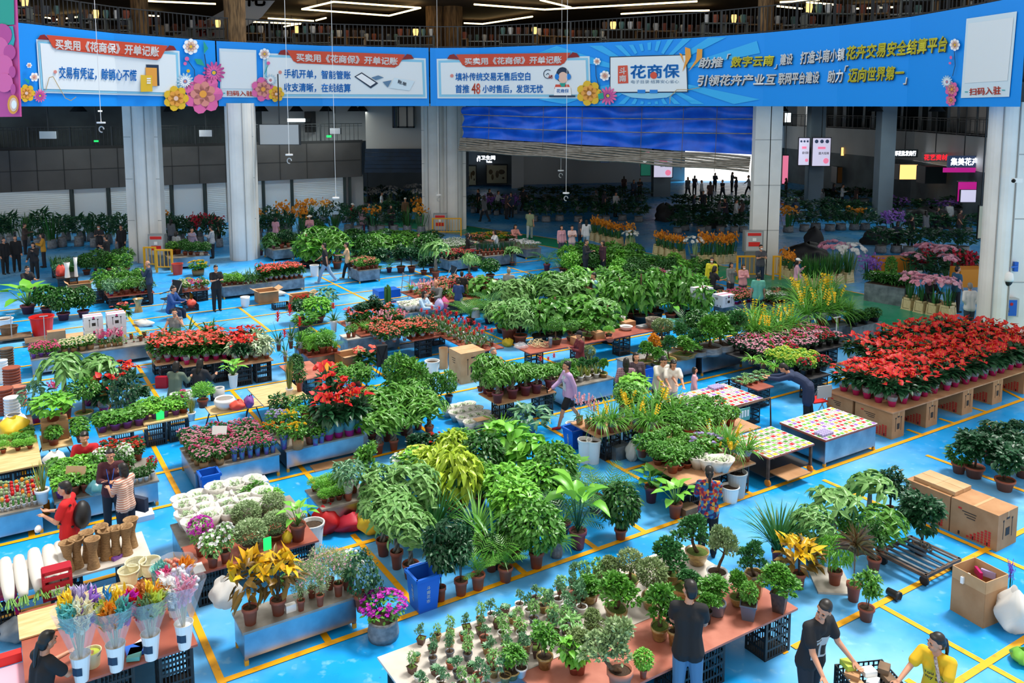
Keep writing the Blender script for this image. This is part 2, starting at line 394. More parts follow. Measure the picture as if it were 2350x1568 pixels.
for du in(-24,-12,8,24):g.box((x+du*k,y-.08,CAMH-26*k),(.1,.06,50*k))
for dv in(-1.5,-50):g.box((x,y-.08,CAMH+dv*k),(50*k,.06,.12))
struct('window_1_frame',g,'rail_dark')
g=G();x,y=ring_xy(905,57.2);k=57.2/FE
for i in range(6):g.box((x,y-.1*i,CAMH-(104+i*9)*k),(136*k,.3,8.5*k),rz=0)
g.box((x,y,CAMH),(.1,.1,3.0));o=obj('rolled_blind',g,'tarp_dark');tag(o,'dark blue rolled canvas blind','blind','over the recess left of the twin columns')
wall_strip('wall_back',[(1040,80),(1200,80)],0,9.2,'wall_slate');wall_strip('wall_back_low',[(1200,80),(1575,84)],0,3.4,'wall_white');wall_strip('wall_back_high',[(1200,80),(1575,84)],3.4,9.2,'wall_slate');wall_strip('wall_back_lintel',[(1575,84),(1740,84)],6.0,9.2,'wall_slate')
wall_strip('wall_back_right',[(1736,84),(1830,84)],0,9.2,'wall_white')
g=G();g.add([(-10,84,.01),(60,84,.01),(60,140,.01),(-10,140,.01)],[(0,1,2,3)]);struct('pavement',g,'pavement')
RW=[(1800,84),(1880,78),(2100,65),(2290,52),(2500,44)]
wall_strip('wall_right',RW,0,3.3,'wall_dark');wall_strip('wall_right_fascia',RW,3.3,5.5,'wall_tile',-.2);wall_strip('wall_right_gallery',[(u,d+5)for u,d in RW],5.4,9.2,'wall_white')
g=G();q=[ring_xy(u,d)for u,d in RW];r=[ring_xy(u,d+5)for u,d in RW]
for i in range(4):g.add([(*q[i],5.45),(*q[i+1],5.45),(*r[i+1],5.45),(*r[i],5.45)],[(0,1,2,3)])
struct('floor_gallery_right',g,'slab_dark')
railing('balcony_railing',RW,5.5,6.6,70,look='dark balcony railing',where='over the shop signs')
g=G()
for i,u in enumerate(range(1840,2280,22)):
 x,y=at_u([(a,b+4.8)for a,b in RW],u);g.box((x,y,7.2),(.55 if i%3 else 1.0,.1,3.4),rz=-.9)
struct('window_2',g,'glass_dark')
for u,d in((1875,62),(2036,55)):
 x,y=ring_xy(u,d);k=d/FE;g=G();g.box((x,y,4.6),(34*k,.9,9.2));struct('column',g,'wall_slate')
x,y=ring_xy(1520,70);g=G();g.box((x,y,4.5),(1.4,1.2,9));struct('column',g,'wall_slate')
x,y=ring_xy(1188,77);g=G();g.box((x,y,4.5),(1.1,1.0,9));struct('column',g,'wall_white')
RING=[(-500,25),(40,31.2),(270,36),(500,40.3),(740,43.5),(1000,45.2),(1100,45),(1250,43.2),(1400,41),(1580,38.6),(1750,35.8),(1920,32.6),(2080,29.4),(2210,26.4),(2345,23.6),(2600,18)]
RU=np.array([p[0]for p in RING],float);RD=np.array([p[1]for p in RING],float)
rp=np.array([ring_xy(u,d)for u,d in RING])
def slab(name,z0,m,off,far=84,thick=0):
 g=G();far_p=[(p[0]*far/p[1]*1.0,far)for p in rp];k=len(rp)
 near=[(p[0]*(1+off/p[1]),p[1]+off)for p in rp]
 v=[(*p,z0)for p in near]+[(*p,z0)for p in far_p];f=[(i,i+1,k+i+1,k+i)for i in range(k-1)]
 g.add(v,f)
 if thick:g.add([(*p,z0)for p in near]+[(*p,z0+thick)for p in near],f)
 return struct(name,g,m)
slab('ceiling_lower',9.0,'slab_dark',1.2);slab('floor_upper',10.4,'shelf_grey',1.2);slab('ceiling_upper',13.4,'ceiling_brown',1.4,thick=1.2)
wall_strip('wall_upper_back',[(-500,60),(600,66),(1700,66),(2500,58)],10.4,13.4,'ceiling_brown')
def ringat(u,off=0):
 x,y=at_u(RING,u);n=math.hypot(x,y);return x*(1+off/n),y*(1+off/n)
t=thing('balcony_railing','dark balcony railing on the upper floor','railing',(0,0,0),0,'above the long blue banners')
g=G();g2=G()
us=np.arange(-60,2400,9.5)
for i,u in enumerate(us[:-1]):
 a=ringat(u,.9);b=ringat(us[i+1],.9)
 for zz in(11.68,10.62):g.bar((*a,zz),(*b,zz),.055)
 if i%9==0:obj('post',G().box((*a,11.05),(.09,.09,1.3)),'rail_dark',t)
 else:g2.box((*a,11.1),(.03,.03,1.1))
obj('rail_frame',g,'rail_dark',t);obj('railing_grille',g2,'rail_dark',t)
# -- banners, lettering, signs
def bsurf(u,v,off=0.0):
 d=ray(u,v);m=d[0]/d[1]
 for i in range(len(rp)-1):
  (xa,ya),(xb,yb)=rp[i],rp[i+1]
  den=(xb-xa)-m*(yb-ya)
  if abs(den)<1e-9:continue
  s=(m*ya-xa)/den
  if-1e-6<=s<=1+1e-6:
   y=ya+(yb-ya)*s;t=(y-off)/d[1];return np.array([d[0]*t,d[1]*t,CAMH+d[2]*t])
 raise ValueError(u)
def pt_plane(o,ex,ez):
 return lambda s,t:o+ex*s+ez*t
for i,(c,e)in enumerate((('ffffff',0),('d64a2c',0),('8c1a1c',0),('dff1fa',0),('8fd4f2',0),('eef5f8',0),('0c86e0',0),('e08f86',0),('f2a541',0),('efe43c',0),('e86aa8',0),('c94f98',0),('eec02c',0),('21a58f',0),('1b3450',0),('e0533a',0),('20aeb2',0),('5f86a8',0),('b9d7e8',0),('b59a5e',0),('f3c9b4',0),('3a2a26',0))):
 mat('ink_%d'%i,c,.5)
INK=dict(white='ink_0',ribbon='ink_1',maroon='ink_2',frame='ink_3',glow='ink_4',paper='ink_5',blue='ink_6',dot='ink_7',orange='ink_8',yellow='ink_9',pink='ink_10',magenta='ink_11',gold='ink_12',teal='ink_13',navy='ink_14',red='ink_15',cyan='ink_16',steel='ink_17',pale='ink_18',vine='ink_19',peach='ink_20',brown='ink_21',ray='banner_ray')
TXT={}
def text_mesh(s,bold=0.0,shear=0.0):
 bold*=.8;key=(s,bold,shear)
 if key in TXT:return TXT[key]
 cu=bpy.data.curves.new('writing','FONT');cu.body=s;cu.resolution_u=2;cu.shear=shear;cu.fill_mode='FRONT'
 me=baked(bpy.data.objects.new('writing',cu))
 v=np.array([q.co[:]for q in me.vertices]);f=[tuple(p.vertices)for p in me.polygons]
 bpy.data.meshes.remove(me)
 if bold:
  k=len(v);v=np.concatenate([v+np.array([dx*bold,dy*bold,0])for dx,dy in((-1,0),(1,0),(0,-1),(0,1))]);f=[tuple(i+j*k for i in q)for j in range(4)for q in f]
 lo,hi=v.min(0),v.max(0);v=v[:,:2]-lo[:2];sz=(hi-lo)[:2];TXT[key]=(v/sz,f,sz[0]/sz[1]);return TXT[key]
class Print:
 def __init__(s,parent,base=.03,fn=bsurf):s.p=parent;s.base=base;s.fn=fn;s.n=0
 def put(s,name,pts,faces,ink,lay):
  g=G();g.add([s.fn(u,v,s.base+lay*.016)for u,v in pts],faces);return obj(name,g,INK.get(ink,ink),s.p)
 def quad(s,name,tl,tr,br,bl,ink,lay,n=6):
  pts=[]
  for j in range(2):
   for i in range(n+1):
    t=i/n;a=np.array(tl)*(1-t)+np.array(tr)*t;b=np.array(bl)*(1-t)+np.array(br)*t;pts.append(tuple(a if j else b))
  return s.put(name,pts,[(i,i+1,n+2+i,n+1+i)for i in range(n)],ink,lay)
 def poly(s,name,pts,ink,lay):
  c=np.mean(np.array(pts),0);k=len(pts)
  return s.put(name,[tuple(c)]+list(pts),[(0,1+(i+1)%k,1+i)for i in range(k)],ink,lay)
 def disc(s,name,c,rx,ry,ink,lay,k=16):return s.poly(name,[(c[0]+rx*math.cos(6.2832*i/k),c[1]+ry*math.sin(6.2832*i/k))for i in range(k)],ink,lay)
 def text(s,body,tl,tr,br,bl,ink,lay,bold=.02,shear=0.0,name='lettering'):
  v,f,_=text_mesh(body,bold,shear)
  tl,tr,br,bl=map(np.array,(tl,tr,br,bl))
  pts=[tuple((bl*(1-x)+br*x)*(1-y)+(tl*(1-x)+tr*x)*y)for x,y in v]
  return s.put(name,pts,f,ink,lay)
 def line(s,name,pts,w,ink,lay):
  g=[];f=[]
  for i,(a,b)in enumerate(zip(pts[:-1],pts[1:])):
   a,b=np.array(a,float),np.array(b,float);t=(b-a)/np.linalg.norm(b-a);n=np.array([-t[1],t[0]])*w/2
   g+=[tuple(a-n),tuple(b-n),tuple(b+n),tuple(a+n)];f.append((4*i,4*i+3,4*i+2,4*i+1))
  return s.put(name,g,f,ink,lay)
 def bloom(s,c,r,inks,lay,petals=8,rings=2,name='flower_print',sq=1.0):
  g=G();pts=[];fs=[];
  for q in range(rings):
   pts=[];fs=[];rr=r*(1-q*.36);pr=rr*(.42 if petals<10 else.2)
   for i in range(petals):
    a=6.2832*(i+q*.5)/petals;cx,cy=c[0]+math.cos(a)*(rr-pr)*sq,c[1]+math.sin(a)*(rr-pr)
    o=len(pts);pts.append((cx,cy));m=10
    for j in range(m):
     b=6.2832*j/m;ex,ey=math.cos(b)*pr*1.25,math.sin(b)*pr*(1 if petals<10 else.9)
     if petals>=10:ex,ey=math.cos(b)*pr*2.2*.9,math.sin(b)*pr*.75
     pts.append((cx+(ex*math.cos(a)-ey*math.sin(a))*sq,cy+ex*math.sin(a)+ey*math.cos(a)))
    fs+=[(o,o+1+(j+1)%m,o+1+j)for j in range(m)]
   s.put(name,pts,fs,inks[q%len(inks)],lay+q*.5)
  s.disc(name,c,r*.2*sq,r*.2,inks[-1],lay+rings*.5)
def banner(name,look,where,u0,u1,n,z0=7.46,z1=10.5):
 t=thing(name,look,'banner',(0,0,0),0,where)
 us=[u0+(u1-u0)*i/n for i in range(n+1)];us=sorted(set(us+[p for p in RU if u0<p<u1]))
 a=[ringat(u,-.0)for u in us];b=[ringat(u,.12)for u in us];k=len(us);g=G()
 v=[(*p,z0)for p in a]+[(*p,z1)for p in a]+[(*p,z0)for p in b]+[(*p,z1)for p in b]
 f=[]
 for i in range(k-1):f+=[(i,i+1,k+i+1,k+i),(2*k+i+1,2*k+i,3*k+i,3*k+i+1),(k+i,k+i+1,3*k+i+1,3*k+i),(i+1,i,2*k+i,2*k+i+1)]
 f+=[(0,k,3*k,2*k),(k-1,3*k-1,4*k-1,2*k-1)]
 g.add(v,f);obj('cloth',g,'banner_blue',t)
 return Print(t)
def ad_panel(b,frame,rib,title,tq):
 (tl,tr,br,bl)=frame
 b.quad('panel_print',tl,tr,br,bl,'frame',1,60)
 sh=lambda k:[(tl[0]+k,tl[1]+k),(tr[0]-k,tr[1]+k),(br[0]-k,br[1]-k),(bl[0]+k,bl[1]-k)]
 b.quad('panel_print',*sh(4),'glow',2,60);b.quad('panel_print',*sh(9),'paper',3,60)
 l,r,h=rib
 (x0,y0),(x1,y1)=l,r
 b.poly('ribbon_print',[(x0-20,y0+10),(x0-14,y0+1),(x0-4,y0-1),(x0+8,y0+12)],'maroon',4)
 b.poly('ribbon_print',[(x1+20,y1+10),(x1+14,y1+1),(x1+4,y1-1),(x1-8,y1+12)],'maroon',4)
 b.quad('ribbon_print',l,r,(x1-16,y1+h-4),(x0+16,y0+h-4),'ribbon',5,40);b.quad('ribbon_print',(x0+16,y0+h-5),(x1-16,y1+h-5),(x1-24,y1+h),(x0+24,y0+h),'ribbon',5,40)
 b.text(title,*tq,'white',6,bold=.035)
TITLE='买卖用《花商保》开单记账'
b=banner('hanging_banner','blue banner with red ribbon title','between the pink banner and the second column',42,499,12)
ad_panel(b,[(83,90),(412,117),(416,222),(91,213)],((106,80),(385,105),33),TITLE,[(126,89),(366,107),(364,131),(128,113)])
b.disc('bullet_print',(127,165),4,4,'dot',5);b.text('交易有凭证，赊销心不慌',(135,152),(314,160),(313,187),(136,181),'blue',5,.03)
b.quad('phone_print',(335,148),(364,149),(366,197),(337,196),'navy',5,2);b.quad('phone_print',(334,155),(360,156),(361,198),(336,197),'orange',6,2);b.quad('phone_print',(323,172),(349,173),(350,210),(323,211),'gold',7,2)
for i in range(3):b.quad('phone_print',(337,179+i*5),(346,179+i*5),(346,182+i*5),(337,182+i*5),'white',8,1)
for c,r,i,p in(((438,107),17,('white','peach','gold'),8),((425,187),17,('pale','white','dot'),14),((466,216),42,('pink','dot','orange'),7),((491,167),22,('magenta','pink','gold'),14),((404,226),27,('gold','orange','peach'),7),((61,214),19,('gold','orange','peach'),7),((92,220),13,('pink','magenta','gold'),14),((79,177),10,('white','peach','dot'),6),((67,150),6,('white','peach','dot'),6)):
 b.bloom(c,r,i,6 if c[0]!=404 else 8,p)
b.poly('leaf_print',[(467,93),(478,111),(468,124)],'teal',6);b.poly('leaf_print',[(446,135),(462,136),(470,152),(452,147)],'teal',6);b.poly('leaf_print',[(55,180),(68,184),(65,193)],'teal',6)
b.line('stem_print',[(469,124),(473,150),(472,172)],2,'navy',6);b.line('stem_print',[(430,137),(446,160),(447,175)],1.6,'navy',6);b.disc('berry_print',(429,135),5,5,'pink',7);b.disc('berry_print',(425,146),4,4,'pink',7);b.disc('berry_print',(432,163),4,4,'gold',7)
b.line('vine_print',[(105,208),(113,178),(122,176),(134,198),(150,225),(163,231),(175,222)],1.5,'vine',9)
b=banner('hanging_banner','blue banner with blank card and phone sketch','between the second and the twin columns',502,985,12)
def code_card(b,q,lab):
 b.quad('card_print',*q[0],'frame',1,16);b.quad('card_print',*q[1],'paper',2,16)
 b.text('扫码入驻',*lab,'red',3,.03)
 (x0,y0),(x1,y1)=lab[3],lab[2];m=(lab[0][1]+lab[3][1])/2;m1=(lab[1][1]+lab[2][1])/2
 b.line('dash_print',[(x0-10,m),(x0-3,m)],2,'cyan',3);b.line('dash_print',[(x1+3,m1),(x1+10,m1)],2,'cyan',3)
code_card(b,([(503,111),(588,115),(591,224),(506,223)],[(506,118),(586,121),(589,204),(508,203)]),[(519,208),(580,209),(580,221),(520,220)])
ad_panel(b,[(603,122),(977,134),(980,226),(605,225)],((658,115),(930,125),30),TITLE,[(679,122),(914,132),(912,150),(681,141)])
b.disc('bullet_print',(643,166),4,4,'dot',5);b.text('手机开单，智能管账',(652,158),(805,163),(805,183),(652,180),'blue',5,.03);b.text('收支清晰，在线结算',(652,190),(805,192),(805,213),(652,211),'blue',5,.03)
b.poly('phone_print',[(813,176),(830,166),(868,191),(851,203)],'navy',5);b.poly('phone_print',[(817,176),(830,169),(862,190),(850,198)],'white',6);b.poly('swoosh_print',[(852,178),(868,173),(881,178),(862,184)],'steel',6);b.poly('swoosh_print',[(878,188),(899,184),(890,201)],'steel',6);b.poly('bill_print',[(905,178),(952,186),(940,208),(893,202)],'frame',5);b.text('账单',(914,182),(934,190),(932,199),(912,191),'navy',6,.02)
for c,r,i,p in(((607,124),12,('white','peach','gold'),8),((621,184),12,('pale','white','dot'),14),((604,205),26,('pink','dot','orange'),7),((634,216),17,('gold','orange','peach'),7)):b.bloom(c,r,i,6 if c[0]!=634 else 8,p)
b.line('stem_print',[(616,147),(607,170)],1.5,'teal',6);b.disc('berry_print',(616,145),4,4,'pink',7)
b=banner('hanging_banner','longest blue banner with white and yellow slogan','curving right from the twin columns',988,2342,34)
for a in range(0,360,15):
 if a in(0,180):continue
 cx,cy=1490,175;r0,r1=60,260;p0=R(a-3.2);p1=R(a+3.2)
 pts=[(cx+math.cos(p0)*r0,cy+math.sin(p0)*r0),(cx+math.cos(p0)*r1,cy+math.sin(p0)*r1),(cx+math.cos(p1)*r1,cy+math.sin(p1)*r1),(cx+math.cos(p1)*r0,cy+math.sin(p1)*r0)]
 def clip(p):
  top=np.interp(p[0],[1000,1400,1750],[110,102,84]);k=1.0
  if p[1]<top:k=(top-cy)/(p[1]-cy)
  if p[1]>239:k=(239-cy)/(p[1]-cy)
  return(cx+(p[0]-cx)*k,cy+(p[1]-cy)*k)
 pts=[clip(p)for p in pts]
 b.quad('ray_print',pts[0],pts[1],pts[2],pts[3],'ray',.3,24)
ad_panel(b,[(1002,135),(1353,129),(1356,226),(1004,226)],((1046,125),(1310,121),29),TITLE,[(1065,133),(1290,128),(1288,146),(1067,149)])
b.disc('bullet_print',(1037,174),4,4,'dot',5);b.text('填补传统交易无售后空白',(1045,167),(1217,165),(1217,185),(1045,186),'blue',5,.03);b.text('首推',(1045,194),(1077,194),(1077,214),(1045,214),'blue',5,.03);b.text('48',(1082,191),(1102,191),(1102,216),(1082,216),'red',5,.02);b.text('小时售后，发货无忧',(1107,195),(1246,194),(1246,214),(1107,214),'blue',5,.03)
for i in range(18):
 p0,p1=R(i*16+20),R(i*16+36);b.line('clock_print',[(1257+math.cos(p0)*9.5,170+math.sin(p0)*10),(1257+math.cos(p1)*9.5,170+math.sin(p1)*10)],1.6,'navy',5)
b.text('48',(1258,172),(1268,172),(1268,181),(1258,181),'red',6,.01);b.line('clock_print',[(1253,172),(1257,168),(1260,171)],1.4,'navy',6)
b.disc('figure_print',(1291,172),15,18,'navy',5);b.disc('figure_print',(1292,178),11,13,'peach',6);b.disc('figure_print',(1278,176),5,7,'blue',7);b.disc('figure_print',(1305,176),5,7,'blue',7);b.quad('figure_print',(1275,194),(1305,194),(1309,204),(1272,204),'red',5,2);b.poly('figure_print',[(1284,191),(1298,191),(1296,199),(1288,199)],'teal',6)
b.quad('laptop_print',(1274,200),(1309,200),(1311,219),(1271,219),'white',7,2);b.text('花商保',(1277,204),(1305,204),(1305,213),(1277,213),'blue',8,.02);b.quad('laptop_print',(1260,219),(1320,219),(1320,223),(1260,223),'navy',7,2)
b.quad('phone_print',(1399,130),(1576,125),(1579,212),(1399,213),'navy',3,30);b.quad('phone_print',(1401,132),(1574,127),(1577,210),(1401,211),'paper',4,30)
b.quad('badge_print',(1418,151),(1440,150),(1442,191),(1418,192),'red',5,2);b.text('斗',(1421,155),(1437,154),(1437,170),(1421,171),'white',6,.03);b.text('南',(1421,173),(1437,172),(1437,187),(1421,188),'white',6,.03)
b.text('花商保',(1446,149),(1560,146),(1560,179),(1446,181),'blue',5,.04);b.disc('coin_print',(1500,173),8,8,'red',6);b.text('电子目录·结算安心省心',(1448,184),(1558,183),(1558,191),(1448,192),'steel',5,.0)
for q in([(1463,206),(1481,206),(1481,214),(1463,214)],[(1491,206),(1509,206),(1509,214),(1491,214)]):b.quad('stand_print',*q,'blue',5,1)
b.poly('stand_print',[(1424,214),(1552,213),(1530,224),(1490,227),(1450,224)],'glow',3)
for q in([(1572,108),(1584,112),(1586,130),(1566,165),(1573,138)],[(1600,112),(1612,113),(1611,132),(1580,164),(1597,140)],[(1558,121),(1565,124),(1570,146)]):b.poly('spark_print',q,'orange',6)
for c,r,i,p in(((1352,214),27,('gold','orange','peach'),7),((1395,220),18,('pink','magenta','gold'),14),((1388,174),11,('white','peach','dot'),7),((1370,141),8,('white','peach','dot'),7),((2191,103),13,('white','peach','gold'),8),((2173,188),13,('pale','white','dot'),14),((2184,205),17,('pink','dot','orange'),7),((2182,230),13,('pink','dot','orange'),7)):b.bloom(c,r,i,7,p,sq=.85 if c[0]>2000 else 1)
b.line('stem_print',[(1367,150),(1368,175),(1377,210)],1.6,'navy',6);b.poly('leaf_print',[(1380,175),(1392,160),(1394,172)],'teal',6);b.poly('leaf_print',[(1372,216),(1384,212),(1386,226),(1374,228)],'teal',10);b.line('stem_print',[(2190,118),(2192,150),(2186,175)],1.5,'navy',6);b.disc('berry_print',(2182,132),3,4,'pink',7);b.disc('berry_print',(2180,145),3,3,'pink',7)
b.line('vine_print',[(1537,238),(1538,222),(1553,206),(1580,206),(1606,201)],1.4,'vine',9)
def slogan(s,q,ink,sh=.2):
 o=1.6
 b.text(s,*[(x+o,y+o*1.3)for x,y in q],'navy',3,.045,sh);b.text(s,*q,ink,4,.035,sh)
slogan('助推',[(1602,132),(1660,130),(1660,155),(1602,157)],'white');slogan('「',[(1667,124),(1677,123),(1677,134),(1667,135)],'white');slogan('数字云南',[(1676,130),(1777,126),(1777,151),(1676,155)],'yellow');slogan('」',[(1776,148),(1784,147),(1784,157),(1776,158)],'white')
slogan('建设',[(1789,124),(1819,122),(1819,147),(1789,151)],'white');slogan('打造斗南小镇',[(1836,119),(1939,109),(1939,139),(1836,148)],'white');slogan('花卉交易安全结算平台',[(1941,106),(2174,81),(2174,119),(1941,138)],'yellow')
slogan('引领花卉产业互',[(1600,172),(1782,169),(1782,195),(1600,198)],'white');slogan('联网平台建设',[(1785,167),(1880,163),(1880,191),(1785,195)],'white');slogan('助力',[(1898,162),(1935,159),(1935,189),(1898,191)],'white');slogan('「',[(1937,151),(1947,150),(1947,163),(1937,164)],'white')
slogan('迈向世界第一',[(1945,156),(2075,150),(2075,183),(1945,190)],'yellow');slogan('」',[(2072,178),(2082,177),(2082,193),(2072,194)],'white')
code_card(b,([(2218,43),(2334,26),(2316,222),(2205,225)],[(2222,54),(2326,40),(2312,185),(2213,191)]),[(2224,203),(2297,197),(2296,217),(2224,219)])
t=thing('hanging_banner','pink and turquoise banner with scalloped petals','banner',(0,0,0),0,'before the blue ring at the west edge')
dpk=28.5
def pk(u,v,off=0.0):return PD(u,v,dpk-off)
g=G();g.add([pk(-160,-150),pk(30,-150),pk(46,268),pk(-160,270),pk(-160,-150)+np.array([0,.1,0]),pk(30,-150)+np.array([0,.1,0]),pk(46,268)+np.array([0,.1,0]),pk(-160,270)+np.array([0,.1,0])],[(0,3,2,1),(4,5,6,7),(1,2,6,5),(2,3,7,6)]);obj('cloth',g,INK['magenta'],t)
b=Print(t,.02,pk)
b.quad('sky_print',(-160,-140),(29,-140),(33,56),(-160,74),'teal',1,2)
b.poly('petal_print',[(-160,60),(30,60),(34,90),(30,110),(-160,100)],'cyan',2)
for i,(x,y,r)in enumerate(((4,80,26),(-4,110,26),(22,120,18),(8,150,24),(28,165,14),(10,190,22),(30,205,13))):b.disc('petal_print',(x,y),r*.9 if x+r*.9<36 else max(36-x,6),r,'pink' if i%2 else 'magenta',3+i*.3)
b.disc('medallion_print',(30,240),13,22,'orange',7);b.disc('medallion_print',(31,240),9,16,'peach',8);b.disc('medallion_print',(32,240),6,10,'white',9)
x,y=ring_xy(2362,23.5);g=G();g.box((x+.35,y,8.5),(.7,.4,2.2));struct('wall_end_pier',g,'grey_light')
t=thing('rolled_tarpaulin','blue tarpaulin curtain half rolled up with ropes','tarpaulin',(0,0,0),0,'under the long banner')
ta,tb=np.array(ring_xy(1062,46.5)),np.array(ring_xy(1731,37.8))
def tp(s,z,o=0):
 q=ta*(1-s)+tb*s;n=np.array([tb[1]-ta[1],ta[0]-tb[0]]);n/=np.linalg.norm(n);q=q+n*o;return(q[0],q[1],z)
sag=lambda s:-.25*s
g=G();g.grid(lambda s,v:tp(s,7.42-(7.42-(5.75-.45*s))*v,.12*math.sin(v*13+math.sin(s*17)*1.2)+.06*math.sin(s*40+v*9)),90,24);obj('canvas',g,'tarp_blue',t,smooth=True)
for i in range(7):
 g=G();z0=lambda s:5.72-.45*s-.10*i;g.grid(lambda s,v:tp(s,z0(s)-.11*v+.03*math.sin(s*23+i),.22+.08*math.sin(v*3.1416)+.03*i),60,4);obj('roll_fold',g,'bamboo',t,smooth=True)
for k_,zz in((0,7.0),(1,6.35)):
 g=G();g.tube([tp(s,zz-.1*s-.08*math.sin(s*3.14),.22)for s in np.linspace(0,1,30)],.022,5);obj('rope',g,'bamboo',t)
for s in(.33,.67,.9,.12,.47,.8):
 g=G();g.tube([tp(s,7.5,.26),tp(s,6,.3),tp(s,4.9-.45*s,.42)],.014,4);obj('rope',g,'rope',t)
 # -- leaves, plants, pots
def nrm(v):return v/(np.linalg.norm(v,axis=-1,keepdims=True)+1e-9)
def leafT(ys,ws,fold=.12,droop=.25):
 v=[(0,y,-droop*y*y)for y in ys];k=len(ys);f=[]
 L={};Rr={}
 for i in range(k):
  if ws[i]>0:
   L[i]=len(v);v.append((-ws[i]/2,ys[i],fold*ws[i]-droop*ys[i]**2));Rr[i]=len(v);v.append((ws[i]/2,ys[i],fold*ws[i]-droop*ys[i]**2))
 for i in range(k-1):
  a,b=i,i+1
  if a in L and b in L:f+=[(a,Rr[a],Rr[b],b),(L[a],a,b,L[b])]
  elif b in L:f+=[(a,Rr[b],b),(a,b,L[b])]
  elif a in L:f+=[(a,Rr[a],b),(L[a],a,b)]
 return np.array(v),f
T_OV=leafT([0,.3,.68,1],[0,.9,.75,0]);T_HEART=leafT([0,.12,.5,1],[0,.95,.8,0],.1,.3);T_LAN=leafT([0,.35,.7,1],[0,.95,.6,0],.15,.35)
T_DIA=(np.array([(0,0,0),(-.5,.5,.06),(.5,.5,.06),(0,1,-.1)]),[(0,2,3,1)]);T_BIG=leafT([0,.12,.35,.6,.82,1],[.08,.6,1,.95,.55,0],.16,.35)
T_PET=leafT([0,.6,1],[0,1,.7],.25,-.2);T_LIN=(np.array([(-.5,0,0),(.5,0,0),(.4,.6,-.06),(-.4,.6,-.06),(0,1,-.2)]),[(0,1,2,3),(3,2,4)])
def put(g,T,pos,fwd,up,L,W,m=0):
 tv,tf=T;pos=np.atleast_2d(pos);n=len(pos);fwd=nrm(np.broadcast_to(fwd,(n,3)).astype(float));up=np.broadcast_to(up,(n,3)).astype(float)
 x=np.cross(fwd,up);bad=np.linalg.norm(x,axis=1)<1e-3;x[bad]=(1,0,0);x=nrm(x);z=np.cross(x,fwd)
 L=np.broadcast_to(L,(n,))[:,None,None];W=np.broadcast_to(W,(n,))[:,None,None]
 v=pos[:,None,:]+tv[None,:,0:1]*W*x[:,None]+tv[None,:,1:2]*L*fwd[:,None]+tv[None,:,2:3]*L*z[:,None]
 k=len(tv);o=g.n;g.v.append(v.reshape(-1,3));g.n+=n*k
 g.f.extend([tuple(o+i*k+q for q in f)for i in range(n)for f in tf]);g.m.extend([m]*(n*len(tf)));return g
def sph(n,zmin=-1.0):
 d=nrm(rs.randn(n*12+40,3));return d[d[:,2]>zmin][:n]
def shell(n,z0=.08,zmin=-.9,inner=.6,c=None,r=None):
 d=sph(n,zmin);k=(inner+(1-inner)*rs.rand(len(d))**.6)[:,None]
 c=np.array([0,0,(1+z0)/2])if c is None else np.asarray(c,float);r=np.array([.46,.46,(1-z0)/2*.94])if r is None else np.asarray(r,float)
 return c+d*k*r,d
def bush(n,L,W=None,T=T_OV,z0=.08,droop=.35,zmin=-.85,inner=.55,lumps=0):
 g=G();W=W or L*.5
 if lumps:
  cs,_=shell(lumps,z0+.1,-.5,.3);P_=[];D_=[]
  for c in cs:
   p,d=shell(n//lumps,c=c*np.array([.72,.72,.85])+np.array([0,0,.08]),r=(.2,.2,.18),inner=.5);P_.append(p);D_.append(d)
  p=np.concatenate(P_);d=nrm(p-np.array([0,0,.4]))
 else:p,d=shell(n,z0,zmin,inner)
 n=len(p);f=nrm(d*[1,1,.5]+rs.randn(n,3)*.45-[0,0,droop]);up=nrm(d*.6+[0,0,1]+rs.randn(n,3)*.3)
 return put(g,T,p-f*L*.4,f,up,L*(.75+.5*rs.rand(n)),W*(.8+.4*rs.rand(n)))
def palmate(n,L,W,k=6,z0=.25,droop=.3,zmin=-.55):
 g=G();p,d=shell(n,z0,zmin,.5);ax=nrm(d*.8+[0,0,.9]+rs.randn(len(p),3)*.25)
 for j in range(k):
  a=6.2832*j/k+rs.rand(len(p))*.3;e1=nrm(np.cross(ax,rs.randn(3)));e2=np.cross(ax,e1)
  f=nrm(e1*np.cos(a)[:,None]+e2*np.sin(a)[:,None]+ax*(.15-droop*rs.rand(len(p))[:,None]))
  put(g,T_LAN,p,f,ax,L*(.75+.4*rs.rand(len(p))),W)
 return g
def blade(g,base,az,th,L,W,droop=1.2,k=5,m=0,twist=0.0):
 p=np.array(base,float);pts=[p.copy()];t=th
 h=np.array([math.cos(az),math.sin(az),0]);s=np.array([-math.sin(az),math.cos(az),0])
 for i in range(k):p=p+L/k*(h*math.sin(t)+np.array([0,0,math.cos(t)]));pts.append(p.copy());t+=droop/k
 v=[];
 for i,q in enumerate(pts[:-1]):
  w=W*(.6+.4*min(1,i/1.5))*(1-(i/k)**3*.7)/2;v+=[q-s*w,q+s*w]
 v.append(pts[-1]);f=[(2*i,2*i+1,2*i+3,2*i+2)for i in range(k-1)]+[(2*k-2,2*k-1,2*k)]
 g.add(v,f,m)
def fountain(n,W,spread=1.0,droop=1.2,L=1.0,base=.06,lo=.0,k=5):
 g=G()
 for i in range(n):
  az=rs.rand()*6.2832;th=(lo+(1-lo)*math.sqrt(rs.rand()))*spread;r=base*rs.rand()
  blade(g,(math.cos(az)*r,math.sin(az)*r,0),az+rs.randn()*.2,th,L*(.65+.4*rs.rand()),W,droop*(.6+.8*rs.rand())*(.4+th),k)
 return g
